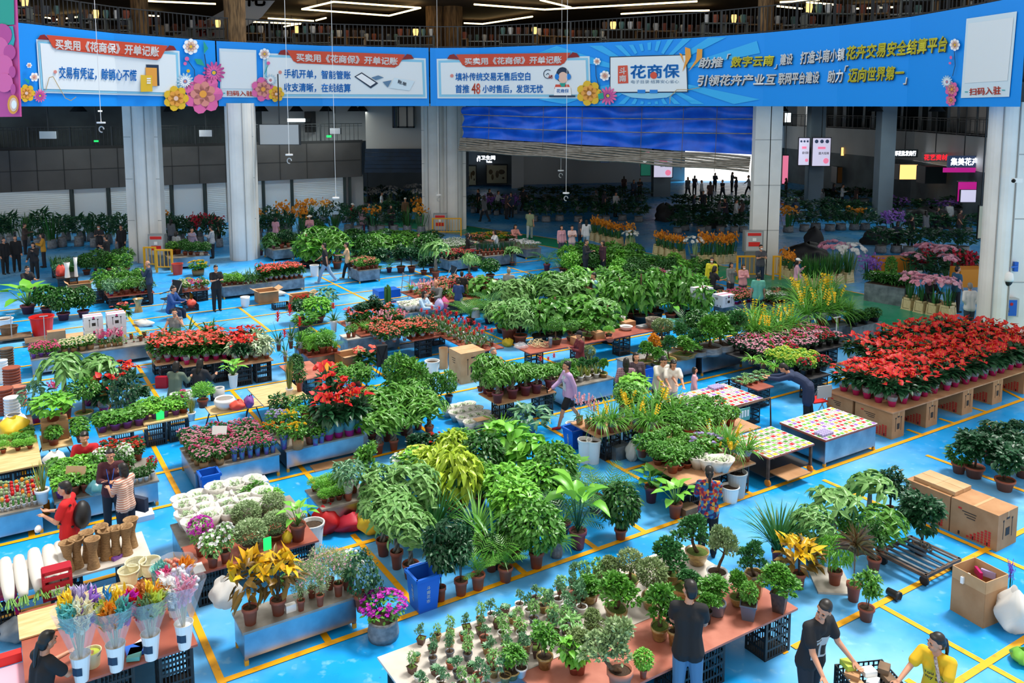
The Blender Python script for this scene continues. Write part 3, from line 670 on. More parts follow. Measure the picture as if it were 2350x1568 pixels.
def fronds(n,L=.95,lf=.2,lw=.022,spread=1.0,droop=1.1,pairs=11,z0=.0):
 g=G();st=G()
 for i in range(n):
  az=6.2832*i/n*2.4+rs.rand()*.6;th=spread*(.15+.85*rs.rand());h=np.array([math.cos(az),math.sin(az),0]);s=np.array([-math.sin(az),math.cos(az),0]);p=np.array([0,0,z0]);pts=[p];ts=[]
  Lf=L*(.7+.3*rs.rand())
  for q in range(8):ts.append(th);p=p+Lf/8*(h*math.sin(th)+np.array([0,0,math.cos(th)]));pts.append(p);th+=droop/8*(.5+.8*spread)
  pts=np.array(pts);st.tube(pts,np.linspace(.008,.003,9),4,0)
  tt=np.linspace(.22,1,pairs)*8;q=np.stack([np.interp(tt,range(9),pts[:,j])for j in range(3)],1);dr=nrm(np.stack([np.interp(tt,range(8),np.diff(pts,axis=0)[:,j])for j in range(3)],1))
  nn=np.cross(dr,s)
  for sg in(-1,1):
   f=dr*.75+s*sg*.75-np.array([0,0,.22]);put(g,T_LIN,q,f,nn*-1,lf*np.sin(np.linspace(.5,2.9,pairs))*1.05,lw)
 return g,st
def paddles(n,L,W,stalk=.6,spread=.6,T=T_BIG,z0=0.0,droop=.3):
 g=G();st=G()
 for i in range(n):
  az=2.4*i+rs.rand()*.5;th=spread*(.15+.85*(i+.5)/n)+rs.randn()*.06;h=np.array([math.cos(az),math.sin(az),0]);sl=stalk*(1.0-.35*rs.rand()*(1 if i else 0))
  e=np.array([0,0,z0])+sl*(h*math.sin(th*.7)+np.array([0,0,math.cos(th*.7)]));st.tube([(0,0,z0),e*.5+np.array([0,0,.02])+np.array([0,0,z0])*.5,e],[.014,.012,.008],5)
  f=h*math.sin(th+.45)+np.array([0,0,math.cos(th+.45)]);put(g,T,e,f,np.array([0,0,1])-h*.3,L*(.8+.3*rs.rand()),W*(.85+.3*rs.rand()))
 return g,st
def trunk(h=.5,r=.04,bend=.0,n=6,roots=0):
 g=G();z=np.linspace(0,h,6);x=bend*np.sin(z/h*4)*.5;y=bend*np.cos(z/h*3)*.3-bend*.3
 g.tube(np.stack([x,y,z],1),np.linspace(r*1.5,r*.8,6),n)
 return g
def braid(h=.5,r=.035):
 g=G()
 for j in range(3):
  z=np.linspace(0,h,14);a=z/h*9+j*2.094;q=r*.8*(1+.9*np.exp(-z/h*7));g.tube(np.stack([np.cos(a)*q,np.sin(a)*q,z],1),r*(.75+.5*np.exp(-z/h*9)),5)
 return g
def sticks(n,h=.9,r=.006,spread=.12):
 g=G()
 for i in range(n):a=rs.rand()*6.28;q=spread*rs.rand();g.tube([(math.cos(a)*q*.3,math.sin(a)*q*.3,0),(math.cos(a)*q*.6,math.sin(a)*q*.6,h*.5),(math.cos(a)*q*1.3,math.sin(a)*q*1.3,h)],r,4)
 return g
def bonsai_tree(pads,L=.05,per=60,seed=0,T=T_DIA,lean=.2):
 st=G();fo=G();k=7;z=np.linspace(0,.8,k);x=lean*np.sin(z*4.2)*.6;y=lean*np.sin(z*3+1)*.4-.06
 tr=np.stack([x,y,z],1);tr[0]=(0,0,0);st.tube(tr,np.linspace(.055,.014,k),6)
 for i in range(pads):
  t=.35+.65*(i+.5)/pads;b=np.array([np.interp(t*.8,z,tr[:,j])for j in range(3)]);az=2.4*i+rs.rand()*.8;ln=(.36*(1.15-t)+.05);e=b+np.array([math.cos(az)*ln,math.sin(az)*ln,.06+.05*rs.rand()])
  if i==pads-1:e=tr[-1]+np.array([0,0,.06])
  st.tube([b,(b+e)/2+np.array([0,0,.015]),e],[.016,.011,.006],5)
  p,d=shell(per,c=e+np.array([0,0,.03]),r=(.17*(1.2-t*.4),.17*(1.2-t*.4),.085),inner=.3,zmin=-.4);put(fo,T,p,nrm(d+rs.randn(len(p),3)*.6+[0,0,.35]),nrm(rs.randn(len(p),3)+[0,0,1.4]),L*(.7+.6*rs.rand(len(p))),L*.62)
 return fo,st
def blossoms(n,size,petals=5,z0=.3,zmin=.1,T=T_PET,up=.8,c=None,r=None,inner=.9,pts=None):
 g=G()
 if pts is None:p,d=shell(n,z0,zmin,inner,c,r)
 else:p,d=pts
 ax=nrm(d+[0,0,up]+rs.randn(len(p),3)*.2);e1=nrm(np.cross(ax,rs.randn(3)));e2=np.cross(ax,e1);s=size*(.75+.5*rs.rand(len(p)))
 for j in range(petals):
  a=6.2832*j/petals;f=nrm(e1*math.cos(a)+e2*math.sin(a)+ax*.45);put(g,T,p,f,ax,s*.55,s*.5)
 return g
def spathes(n,size,z0=.3,zmin=.25):
 g=G();y=G();p,d=shell(n,z0,zmin,.85);az=rs.rand(n)*6.28;f=nrm(np.stack([np.cos(az),np.sin(az),.1+.3*rs.rand(len(p))],1)+d*.8)
 put(g,T_HEART,p,f,nrm(d*.3+[0,0,1]+rs.randn(len(p),3)*.2),size*(.8+.4*rs.rand(len(p))),size*.85)
 q=nrm(f*.35+[0,0,1]);put(y,T_LIN,p+f*size*.15,q,f,size*.42,size*.09);return g,y
def balls(n,size,z0=.3,zmin=.1,k=14,inner=.9):
 g=G();p,d=shell(n,z0,zmin,inner)
 for c,dd in zip(p,d):
  e=sph(k,-.2);put(g,T_PET,c+e*0,nrm(e+dd*.5),e+.3,size*.55,size*.42)
 return g
def spikes(n,h0,h1,size,per=8,spread=.3,thick=.05):
 """upright sprays of small flowers"""
 g=G()
 for i in range(n):
  a=rs.rand()*6.28;q=math.sqrt(rs.rand())*spread;z=np.linspace(h0,h1,per)*(.85+.15*rs.rand());k=q*(.6+.6*z)
  p=np.stack([np.cos(a)*k,np.sin(a)*k,z],1)+rs.randn(per,3)*thick;put(g,T_PET,p,nrm(rs.randn(per,3)+[0,0,.6]),rs.randn(per,3),size,size*.8)
 return g
LEAF={}
def leafmat(name,a,b,rough=.36,tr=.16,objr=.35):mat(name,a,rough,col2=b,isl=True,objr=objr,trans=tr,spec=.45);return name
leafmat('leaf_dark','1f4f1e','3d7a2c');leafmat('leaf_mid','3a7d2a','6aa63c');leafmat('leaf_light','5f9a4c','8fbd6e');leafmat('leaf_lime','8fb92a','c4d84a');leafmat('leaf_deep','173f24','2f6640')
leafmat('leaf_blue','47805a','7fae80');leafmat('leaf_grass','3f8a2c','7ab545');leafmat('leaf_palm','235f33','4b8a48');leafmat('leaf_pale','8fb17e','d2dfbf');leafmat('leaf_olive','5f7a48','93a86c');leafmat('leaf_grey','7d9a68','abc48e')
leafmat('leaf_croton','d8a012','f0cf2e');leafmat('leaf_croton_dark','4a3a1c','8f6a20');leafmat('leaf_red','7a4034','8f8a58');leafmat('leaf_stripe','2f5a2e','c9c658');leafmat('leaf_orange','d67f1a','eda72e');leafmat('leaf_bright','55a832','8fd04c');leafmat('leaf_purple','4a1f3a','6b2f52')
for n_,a,b in(('red','cc0c1a','e42c30'),('coral','e03c34','f06a54'),('pink','f29cb8','fbd2de'),('hotpink','e23f84','f57fae'),('magenta','b80fa8','d832c8'),('yellow','f2c512','fae04a'),('orange','ee8a1a','f6b23c'),('white','f2f2ec','ffffff'),('purple','8a4ac0','b98ae0'),('cream','efe6b8','f8f2d4'),('lilac','b9a8e0','d9d0f2'),('salmon','f0846a','f8b09a'),('silver','c8c8d2','ececf2'),('rust','b8682c','d49048'),('crimson','b8142c','d83048'),('lime','b9d03a','dce86a'),('teal','4ab0a8','86d0c8')):leafmat('petal_'+n_,a,b,.5,.3)
mat('bark_twig','6a5138',.85,col2='4a3826',scale=20);mat('bark_grey','8a8070',.85,col2='5f574a',scale=14);mat('stem_green','6a9a48',.5);mat('stake_cream','d0c090',.6);mat('stalk_teal','2a6a50',.5,col2='1c4a38',scale=8)
mat('terracotta','a2543a',.6,col2='8a4530',scale=0);mat('terra_pale','b5725a',.6);mat('soil','4a3828',.95,col2='35281c',scale=30);mat('moss','5f7426',.9,col2='3f5418',scale=25);mat('foil_magenta','c2186e',.25,.2,coat=.5);mat('foil_clear','dde2e8',.1,spec=.8,alpha=.26);mat('foil_teal','5aa2ac',.2,alpha=.6)
mat('pot_black','1f2022',.5);mat('pot_white','e6e6e4',.3,coat=.4);mat('pot_glaze','b89a5a',.3,col2='8a6a36',scale=4,coat=.5);mat('pot_brown','5f4336',.5,col2='48322a',scale=5);mat('pot_slate','5d6470',.4,coat=.3);mat('pot_plum','7a3a4a',.5);mat('paper_white','eeeae2',.7,trans=.3);mat('sleeve_blue','2c7fa0',.3,col2='5f3fa0',scale=3);mat('basket','a9855a',.8,col2='7f603c',scale=25,stretch=(1,1,4));mat('pot_purple','7d4aa0',.3);mat('pot_blue','2f8fd0',.3);mat('bag_grey','8f9294',.6,col2='707376',scale=5);mat('band_magenta','b01f6e',.35)
POTS={}
def potdef(name,prof,mats,slots,n=14,sx=1,sy=1,soil=.88,ss='soil',rot=0):
 g=G();g.lathe(prof,n,mats=slots,sx=sx,sy=sy)
 if rot:
  v=rotz(np.concatenate(g.v),rot);g.v=[v]
 sz=[r for r,z in prof if z>=soil*.9];r=min(sz)if sz else.4
 o=g.n;a=np.arange(n)*6.2832/n+rot;g.v.append(np.stack([np.cos(a)*r*.98*sx,np.sin(a)*r*.98*sy,np.full(n,soil)],1));g.n+=n;g.f.append(tuple(o+i for i in range(n)));g.m.append(len(mats))
 POTS[name]=g.mesh('pot',list(mats)+[ss],smooth=(n>8))
TER=[(.33,0),(.43,.78),(.5,.8),(.5,1),(.44,1),(.43,.86)]
for nm,mt in(('terra','terracotta'),('terrap','terra_pale'),('black','pot_black'),('plum','pot_plum'),('white','pot_white'),('slate','pot_slate'),('purple','pot_purple'),('glazer','pot_glaze')):potdef(nm,TER,[mt],[0]*5)
potdef('foil',[(.3,0),(.4,.5),(.42,.55),(.5,.98),(.46,.98),(.4,.62)],['foil_magenta','foil_clear'],[0,0,1,1,1],soil=.6)
potdef('cello',[(.26,0),(.33,.42),(.35,.45),(.5,1),(.48,1),(.33,.5)],['terracotta','foil_clear'],[0,0,1,1,1],soil=.48)
potdef('teal',[(.26,0),(.33,.35),(.35,.36),(.5,1),(.48,1),(.33,.5)],['band_magenta','foil_teal'],[0,0,1,1,1],soil=.48)
potdef('blackcello',[(.28,0),(.36,.55),(.5,.6),(.46,1),(.42,.95),(.36,.6)],['pot_black','foil_clear'],[0,1,1,1,1],soil=.6)
potdef('tray',[(.36,0),(.4,.1),(.47,.75),(.5,.8),(.5,1),(.45,1),(.44,.85)],['pot_glaze'],[0]*6,20,1,.74,ss='moss')
potdef('traydark',[(.36,0),(.4,.1),(.47,.75),(.5,.8),(.5,1),(.45,1),(.44,.85)],['pot_slate'],[0]*6,20,1,.74,ss='moss')
potdef('bowl',[(.25,0),(.3,.06),(.46,.7),(.5,.95),(.5,1),(.46,1),(.44,.85)],['pot_glaze'],[0]*6,18,ss='moss')
potdef('square',[(.45,0),(.62,.9),(.68,.92),(.68,1),(.6,1),(.58,.85)],['pot_brown'],[0]*5,4,ss='moss',rot=math.pi/4)
potdef('squares',[(.45,0),(.62,.9),(.68,.92),(.68,1),(.6,1),(.58,.85)],['pot_slate'],[0]*5,4,ss='soil',rot=math.pi/4)
potdef('rect',[(.5,0),(.62,.8),(.68,.85),(.68,1),(.6,1),(.58,.85)],['pot_glaze'],[0]*5,4,1,.66,ss='moss',rot=math.pi/4)
potdef('hex',[(.4,0),(.52,.9),(.56,.92),(.56,1),(.48,1),(.47,.85)],['pot_glaze'],[0]*5,6,ss='soil')
potdef('wrap',[(.2,0),(.32,.5),(.5,1.0),(.47,1.0),(.3,.55)],['paper_white'],[0]*4,10,soil=.6)
potdef('sleeve',[(.3,0),(.36,.5),(.5,1.0),(.47,1.0),(.34,.55)],['sleeve_blue'],[0]*4,10,soil=.7)
potdef('basket',[(.42,0),(.48,.5),(.5,1),(.44,1),(.43,.86)],['basket'],[0]*4)
potdef('bag',[(.45,0),(.48,.3),(.42,.8),(.46,1),(.4,.98),(.38,.86)],['bag_grey'],[0]*5)
potdef('blue',TER,['pot_blue','band_magenta'],[1,1,0,0,0])
potdef('urn',[(.3,0),(.36,.08),(.42,.5),(.5,.95),(.52,1),(.46,1),(.44,.85)],['pot_white'],[0]*6,16)
KIND={}
def kind(name,fn,mats,n=2,pot='terra',ph=.25,pw=.5,sink=.88):
 vs=[]
 for i in range(n):
  d=fn()
  if isinstance(d,G):d={'foliage':d}
  vs.append({k:g.mesh(k,[mats[k]],smooth=True)for k,g in d.items()if g is not None})
 KIND[name]=(vs,pot,ph,pw,sink)
F=lambda**k:k
def two(t,a='foliage',b='stem'):return{a:t[0],b:t[1]}
def anth(n=13,s=.25,lv=74):
 r,y=spathes(n,s,.45,.1);g=G();p,d=shell(lv,.1,-.4,.5,c=(0,0,.42),r=(.42,.42,.4));f=nrm(d+[0,0,-.1]+rs.randn(len(p),3)*.2);put(g,T_HEART,p-f*.12,f,nrm(d*.5+[0,0,1]),.34,.2);return F(foliage=g,flower=r,spadix=y)
kind('anthurium',anth,F(foliage='leaf_deep',flower='petal_red',spadix='petal_yellow'),4,'foil',.34,.4)
kind('anthcoral',lambda:anth(15,.22),F(foliage='leaf_dark',flower='petal_coral',spadix='petal_cream'),3,'foil',.36,.42)
kind('pachira',lambda:F(foliage=palmate(100,.2,.078,6,.34),stem=braid(.62,.03)),F(foliage='leaf_light',stem='bark_grey'),4,'terra',.22,.3)
kind('pachirad',lambda:F(foliage=palmate(64,.22,.075,6,.28),stem=braid(.5,.04)),F(foliage='leaf_mid',stem='bark_grey'),3,'terra',.2,.32)
kind('schefflera',lambda:F(foliage=palmate(125,.17,.066,7,.1),stem=sticks(4,.6)),F(foliage='leaf_light',stem='bark_twig'),3,'terra',.22,.4)
kind('happytree',lambda:F(foliage=bush(1100,.115,.065,T_OV,.06,.4),stem=trunk(.4,.03)),F(foliage='leaf_mid',stem='bark_twig'),3,'terra',.22,.42)
kind('happydark',lambda:F(foliage=bush(1100,.12,.07,T_OV,.06,.45),stem=trunk(.4,.03)),F(foliage='leaf_dark',stem='bark_twig'),3,'terra',.22,.42)
kind('camellia',lambda:F(foliage=bush(1000,.13,.07,T_OV,.1,.2,lumps=12),stem=sticks(5,.7,.009)),F(foliage='leaf_deep',stem='bark_twig'),3,'terra',.24,.36)
kind('golden',lambda:F(foliage=bush(460,.21,.09,T_LAN,.04,.55),stem=sticks(5,.7,.01)),F(foliage='leaf_lime',stem='stem_green'),2,'terra',.2,.4)
kind('limebush',lambda:F(foliage=bush(640,.14,.08,T_OV,.02,.2),stem=sticks(4,.5)),F(foliage='leaf_bright',stem='stem_green'),3,'terra',.26,.5)
kind('jade',lambda:F(foliage=bush(640,.12,.08,T_OV,.15,.1,lumps=12),stem=sticks(4,.7,.016,.2)),F(foliage='leaf_mid',stem='bark_grey'),3,'terra',.24,.5)
kind('column',lambda:F(foliage=bush(640,.13,.08,T_OV,.05,-.2),stem=sticks(3,.8)),F(foliage='leaf_mid',stem='bark_twig'),3,'terra',.2,.6)
kind('palm',lambda:two(fronds(13,1.05,.26,.02,.95,1.15)),F(foliage='leaf_palm',stem='stem_green'),3,'plum',.2,.26)
kind('areca',lambda:two(fronds(16,1.0,.24,.024,.8,.9)),F(foliage='leaf_mid',stem='stem_green'),2,'terra',.2,.28)
kind('bamboo',lambda:F(foliage=bush(330,.24,.035,T_LAN,.15,.5),stem=sticks(9,.9,.01,.18)),F(foliage='leaf_bright',stem='stem_green'),2,'terra',.28,.5)
kind('grass',lambda:fountain(75,.028,.75,1.3),F(foliage='leaf_grass'),3,'terra',.22,.4)
kind('grassdark',lambda:fountain(150,.032,.6,.9),F(foliage='leaf_palm'),2,'black',.2,.4)
kind('clivia',lambda:fountain(26,.075,1.05,1.3,1.05),F(foliage='leaf_dark'),3,'terra',.25,.4)
def cymb(nf=3):
 g=fountain(95,.034,.95,1.5,1.05);fl=G()
 for i in range(nf):
  a=rs.rand()*6.28;z=np.linspace(.42,.72,5);q=.16+.3*(z-.35);p=np.stack([np.cos(a)*q,np.sin(a)*q,z],1)
  fl.join(blossoms(5,.085,5,pts=(p,np.tile([math.cos(a),math.sin(a),.2],(5,1)))))
 return F(foliage=g,flower=fl)
kind('cymbidium',cymb,F(foliage='leaf_grass',flower='petal_yellow'),4,'cello',.34,.4)
kind('cymbpink',cymb,F(foliage='leaf_grass',flower='petal_hotpink'),2,'cello',.34,.4)
def brom():
 fl=G()
 for j in range(16):a=j*2.4;z=.72+.26*j/16;put(fl,T_LAN,(0,0,z-.06),(math.cos(a),math.sin(a),.9+j*.08),(0,0,1),.2,.07)
 return F(foliage=fountain(24,.07,1.2,.9,.75),flower=fl)
kind('bromeliad',brom,F(foliage='leaf_dark',flower='petal_red'),3,'cello',.34,.34)
kind('birdparadise',lambda:two(paddles(10,.5,.3,.55,.95)),F(foliage='leaf_bright',stem='stalk_teal'),2,'plum',.22,.24)
kind('fiddle',lambda:F(foliage=bush(110,.28,.2,T_BIG,.05,.2,inner=.5),stem=sticks(3,.8,.015)),F(foliage='leaf_bright',stem='bark_twig'),2,'terra',.2,.4)
kind('monstera',lambda:two(paddles(13,.34,.3,.55,1.2,T_HEART)),F(foliage='leaf_mid',stem='stem_green'),3,'terra',.25,.32)
kind('philodendron',lambda:two(paddles(16,.36,.22,.6,1.15,T_HEART)),F(foliage='leaf_bright',stem='stem_green'),3,'terra',.22,.32)
kind('pothos',lambda:F(foliage=bush(230,.2,.15,T_HEART,-.05,.45,-.75)),F(foliage='leaf_mid'),3,'terra',.4,.5)
kind('pothoslime',lambda:F(foliage=bush(230,.2,.15,T_HEART,-.05,.45,-.75)),F(foliage='leaf_bright'),3,'purple',.42,.5)
kind('peace',lambda:F(foliage=bush(70,.36,.11,T_LAN,.05,.1),flower=blossoms(6,.1,1,.5,.3)),F(foliage='leaf_dark',flower='petal_white'),2,'terra',.3,.4)
kind('totem',lambda:F(foliage=bush(190,.2,.15,T_HEART,.02,.5),stem=sticks(1,.95,.03,.01)),F(foliage='leaf_mid',stem='bark_twig'),3,'black',.18,.5)
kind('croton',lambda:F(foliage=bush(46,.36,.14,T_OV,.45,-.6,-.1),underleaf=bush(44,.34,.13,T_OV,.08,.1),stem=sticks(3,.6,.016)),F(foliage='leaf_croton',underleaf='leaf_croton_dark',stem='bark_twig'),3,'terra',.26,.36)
kind('dieffenbachia',lambda:F(foliage=bush(95,.36,.15,T_LAN,.04,.2)),F(foliage='leaf_pale'),3,'cello',.3,.4)
kind('aglaonema',lambda:F(foliage=bush(95,.3,.1,T_LAN,.05,.25)),F(foliage='leaf_blue'),2,'teal',.34,.4)
kind('bougain',lambda:F(foliage=bush(160,.13,.07,T_OV,.02,.2),flower=blossoms(150,.11,3,.25,-.15)),F(foliage='leaf_mid',flower='petal_magenta'),2,'bag',.45,.7)
def bed(fl,nl=200,nf=34,sz=.17,lf=.2,petals=6):return lambda:F(foliage=bush(nl,lf,lf*.55,T_OV,-.05,.1,-.75,.35),flower=(balls(nf,sz)if petals>6 else blossoms(nf,sz,petals,.1,-.1)))
for nm,fm,lm,pt in(('rosepink','petal_pink','leaf_dark','sleeve'),('rosehot','petal_hotpink','leaf_dark','sleeve'),('mumyellow','petal_yellow','leaf_mid','basket'),('mumorange','petal_orange','leaf_mid','white'),('mumlilac','petal_lilac','leaf_mid','white'),('mumred','petal_coral','leaf_dark','terra')):kind(nm,bed(fm,petals=9,nf=15,sz=.17),F(foliage=lm,flower=fm),3,pt,.4,.6)
for nm,fm,lm,pt in(('kalred','petal_red','leaf_mid','white'),('kalpink','petal_hotpink','leaf_mid','purple'),('kalcream','petal_cream','leaf_mid','basket'),('kalsalmon','petal_salmon','leaf_dark','terra'),('whiteflower','petal_white','leaf_light','terra'),('azalea','petal_pink','leaf_deep','black'),('azaleared','petal_crimson','leaf_deep','black'),('limeflower','petal_lime','leaf_bright','black')):kind(nm,bed(fm,nl=200,nf=46,sz=.15),F(foliage=lm,flower=fm),2,pt,.36,.5)
kind('wrapped',lambda:F(foliage=put(G(),T_OV,rs.randn(46,3)*[.13,.13,.12]+[0,0,.45],nrm(sph(46,-.2)+[0,0,.5]),(0,0,1),.2,.09)),F(foliage='leaf_pale'),3,'wrap',.8,1.15)
kind('green',lambda:F(foliage=bush(220,.2,.1,T_OV,-.04,.1)),F(foliage='leaf_mid'),3,'terra',.38,.55)
kind('greendark',lambda:F(foliage=bush(230,.2,.1,T_OV,-.04,.1)),F(foliage='leaf_dark'),3,'terra',.34,.5)
kind('fern',lambda:fountain(60,.04,1.25,1.4,.8),F(foliage='leaf_bright'),2,'terra',.35,.5)
kind('asparagus',lambda:F(foliage=bush(1100,.11,.03,T_DIA,-.02,-.3,-.5,.2)),F(foliage='leaf_bright'),3,'terra',.32,.4)
kind('heather',lambda:F(foliage=bush(2000,.1,.04,T_DIA,-.02,-.6,-.6,.5)),F(foliage='leaf_grey'),2,'terrap',.22,.55)
kind('ivy',lambda:F(foliage=bush(420,.09,.07,T_HEART,-.1,.5)),F(foliage='leaf_deep'),2,'terra',.2,.3)
kind('sanse',lambda:fountain(22,.07,.35,.1,.95,.16),F(foliage='leaf_stripe'),2,'white',.32,.5)
kind('sansedark',lambda:fountain(18,.06,.3,.1,.95,.14),F(foliage='leaf_deep'),2,'terra',.32,.5)
kind('marginata',lambda:F(foliage=put(G(),T_LAN,np.tile([0,0,.55],(90,1))+rs.randn(90,3)*[.02,.02,.05],nrm(sph(90,-.3)+[0,0,.45]),(0,0,1),.52,.02),stem=sticks(3,.6,.014,.06)),F(foliage='leaf_red',stem='bark_grey'),2,'terra',.24,.45)
kind('topiary',lambda:F(foliage=bush(900,.09,.05,T_OV,.36,.1),stem=trunk(.6,.03)),F(foliage='leaf_mid',stem='bark_twig'),2,'bowl',.2,.5)
kind('spiral',lambda:F(foliage=bush(900,.1,.06,T_OV,.0,.1,lumps=12),stem=trunk(.7,.03,.25)),F(foliage='leaf_dark',stem='bark_twig'),2,'terra',.22,.6)
kind('standard',lambda:F(foliage=palmate(30,.3,.11,6,.5),stem=trunk(.62,.05)),F(foliage='leaf_light',stem='bark_grey'),2,'terra',.2,.3)
kind('bonsai',lambda:two(bonsai_tree(10,.1,130)),F(foliage='leaf_palm',stem='bark_twig'),4,'tray',.2,.9)
kind('bonsaigreen',lambda:two(bonsai_tree(13,.12,85,T=T_OV)),F(foliage='leaf_mid',stem='bark_twig'),3,'tray',.22,.9)
kind('bonsaiolive',lambda:two(bonsai_tree(13,.095,130)),F(foliage='leaf_olive',stem='bark_grey'),3,'traydark',.22,.9)
kind('bonsaiblue',lambda:two(bonsai_tree(13,.1,130,lean=.45)),F(foliage='leaf_grey',stem='bark_twig'),2,'terrap',.3,.6)
kind('bonsaiorange',lambda:two(bonsai_tree(9,.12,80,T=T_OV)),F(foliage='leaf_orange',stem='bark_twig'),1,'tray',.22,.9)
kind('bonsaiball',lambda:F(foliage=bush(1700,.1,.04,T_DIA,.28,-.2,-.8),stem=trunk(.5,.04,.1)),F(foliage='leaf_olive',stem='bark_twig'),2,'tray',.2,.9)
kind('mini',lambda:two(bonsai_tree(5,.17,38,T=T_OV)),F(foliage='leaf_blue',stem='bark_twig'),4,'glazer',.36,.55)
kind('minigreen',lambda:F(foliage=bush(110,.24,.12,T_OV,.15,.0),stem=trunk(.4,.05,.1)),F(foliage='leaf_light',stem='bark_twig'),3,'glazer',.36,.55)
kind('succulent',lambda:put(G(),T_OV,np.zeros((24,3))+[0,0,.05],nrm(np.stack([np.cos(np.arange(24)*2.4),np.sin(np.arange(24)*2.4),.15+np.arange(24)*.06],1)),(0,0,1),.5,.2),F(foliage='leaf_blue'),2,'terra',.5,.7)
def cactus():
 g=G();g.lathe([(.12,0),(.14,.2),(.13,.5),(.1,.58)],8);b=G();b.ball((0,0,.78),.24,10,0,6);return F(foliage=g,flower=b)
for nm,fm in(('cactred','petal_red'),('cactyellow','petal_orange'),('cactgrey','leaf_grey')):kind(nm,cactus,F(foliage='leaf_mid',flower=fm),1,'white',.34,.6)
kind('tallcactus',lambda:F(foliage=(lambda g:[g.lathe([(.1,0),(.13,.3),(.12,.8),(.05,1-.1*(i%3))],7,(.2*math.cos(i*1.3)*(i>0),.2*math.sin(i*1.3)*(i>0),0))for i in range(6)]and g)(G())),F(foliage='leaf_dark'),1,'white',.2,.8)
def orchid(n=4):
 fl=G();st=G()
 for i in range(n):
  a=6.28*i/n+rs.rand();z=np.linspace(.55,.9,6);q=.05+.5*(z-.4)**1.2;p=np.stack([np.cos(a)*q,np.sin(a)*q,z],1);fl.join(blossoms(6,.15,5,pts=(p,np.tile([math.cos(a),math.sin(a),.1],(6,1)))));st.tube([(0,0,0),p[0],p[3],p[5]],.007,4)
 return F(foliage=fountain(9,.12,1.3,.8,.5,k=4),flower=fl,stem=st)
kind('orchidpink',orchid,F(foliage='leaf_dark',flower='petal_pink',stem='stem_green'),2,'basket',.26,.4);kind('orchidmix',lambda:orchid(6),F(foliage='leaf_dark',flower='petal_hotpink',stem='stem_green'),2,'basket',.26,.4);kind('orchidyellow',lambda:orchid(3),F(foliage='leaf_mid',flower='petal_yellow',stem='stem_green'),2,'cello',.26,.4)
kind('wispy',lambda:F(foliage=bush(900,.12,.022,T_DIA,.02,-.4,-.8,.2),flower=blossoms(46,.07,3,.2,-.2,inner=.3),stem=sticks(9,.9,.004,.25)),F(foliage='leaf_grey',flower='petal_pink',stem='stem_green'),3,'terra',.26,.36)
kind('cutyellow',lambda:F(foliage=fountain(16,.06,.28,.3,.9,.3),flower=spikes(12,.75,1.05,.14,5,.34)),F(foliage='leaf_palm',flower='petal_orange'),2,None,0,0)
kind('cutgreen',lambda:fountain(26,.06,.3,.4,1.05,.3),F(foliage='leaf_dark'),2,None,0,0)
kind('cutpink',lambda:F(foliage=fountain(14,.06,.25,.3,.8,.3),flower=blossoms(26,.22,5,.65,.0)),F(foliage='leaf_palm',flower='petal_pink'),2,None,0,0)
kind('cutwhite',lambda:F(foliage=fountain(14,.06,.25,.3,.8,.3),flower=blossoms(30,.18,5,.6,-.2)),F(foliage='leaf_grey',flower='petal_white'),2,None,0,0)
kind('cutpurple',lambda:F(foliage=fountain(14,.06,.25,.3,.8,.3),flower=spikes(16,.5,1,.13,7,.4)),F(foliage='leaf_deep',flower='petal_purple'),2,None,0,0)
kind('cutred',lambda:F(foliage=bush(60,.25,.1,T_OV,.1,0),flower=spikes(16,.5,1,.13,6,.4)),F(foliage='leaf_deep',flower='petal_crimson'),2,None,0,0)
kind('cutdark',lambda:F(foliage=bush(110,.26,.09,T_LAN,.1,-.4)),F(foliage='leaf_deep'),2,None,0,0)
ROWCOL={}
def jit(k=.08):return 1+k*(2*rs.rand()-1)
KN=dict(anthcoral='anthurium',pachira='money_tree',pachirad='money_tree',schefflera='umbrella_plant',happytree='happiness_tree',happydark='happiness_tree',golden='golden_shrub',limebush='lime_bush',jade='jade_plant',column='jade_plant',areca='palm',bamboo='lucky_bamboo',grass='grassy_plant',grassdark='grassy_plant',cymbpink='cymbidium',birdparadise='bird_of_paradise_plant',fiddle='fiddle_leaf_fig',pothoslime='pothos',peace='peace_lily',totem='climbing_pothos',bougain='bougainvillea',rosepink='dwarf_rose',rosehot='dwarf_rose',mumyellow='chrysanthemum',mumorange='chrysanthemum',mumlilac='chrysanthemum',mumred='begonia',kalred='kalanchoe',kalpink='kalanchoe',kalcream='kalanchoe',kalsalmon='kalanchoe',whiteflower='flowering_pot',azaleared='azalea',limeflower='lime_poinsettia',wrapped='wrapped_plant',green='leafy_pot',greendark='dark_leafy_pot',asparagus='asparagus_fern',sanse='snake_plant',sansedark='snake_plant',marginata='dragon_tree',spiral='spiral_shrub',standard='money_tree_standard',bonsaigreen='bonsai',bonsaiolive='bonsai',bonsaiblue='bonsai',bonsaiorange='bonsai',bonsaiball='bonsai',mini='miniature_bonsai',minigreen='miniature_bonsai',tallcactus='column_cactus',orchidpink='orchid',orchidmix='orchid',orchidyellow='orchid',wispy='wispy_shrub',cutyellow='cut_flower_bundle',cutgreen='cut_greens',cutpink='cut_flower_bundle',cutwhite='cut_flower_bundle',cutpurple='cut_flower_bundle',cutred='cut_flower_bundle',cutdark='cut_greens')
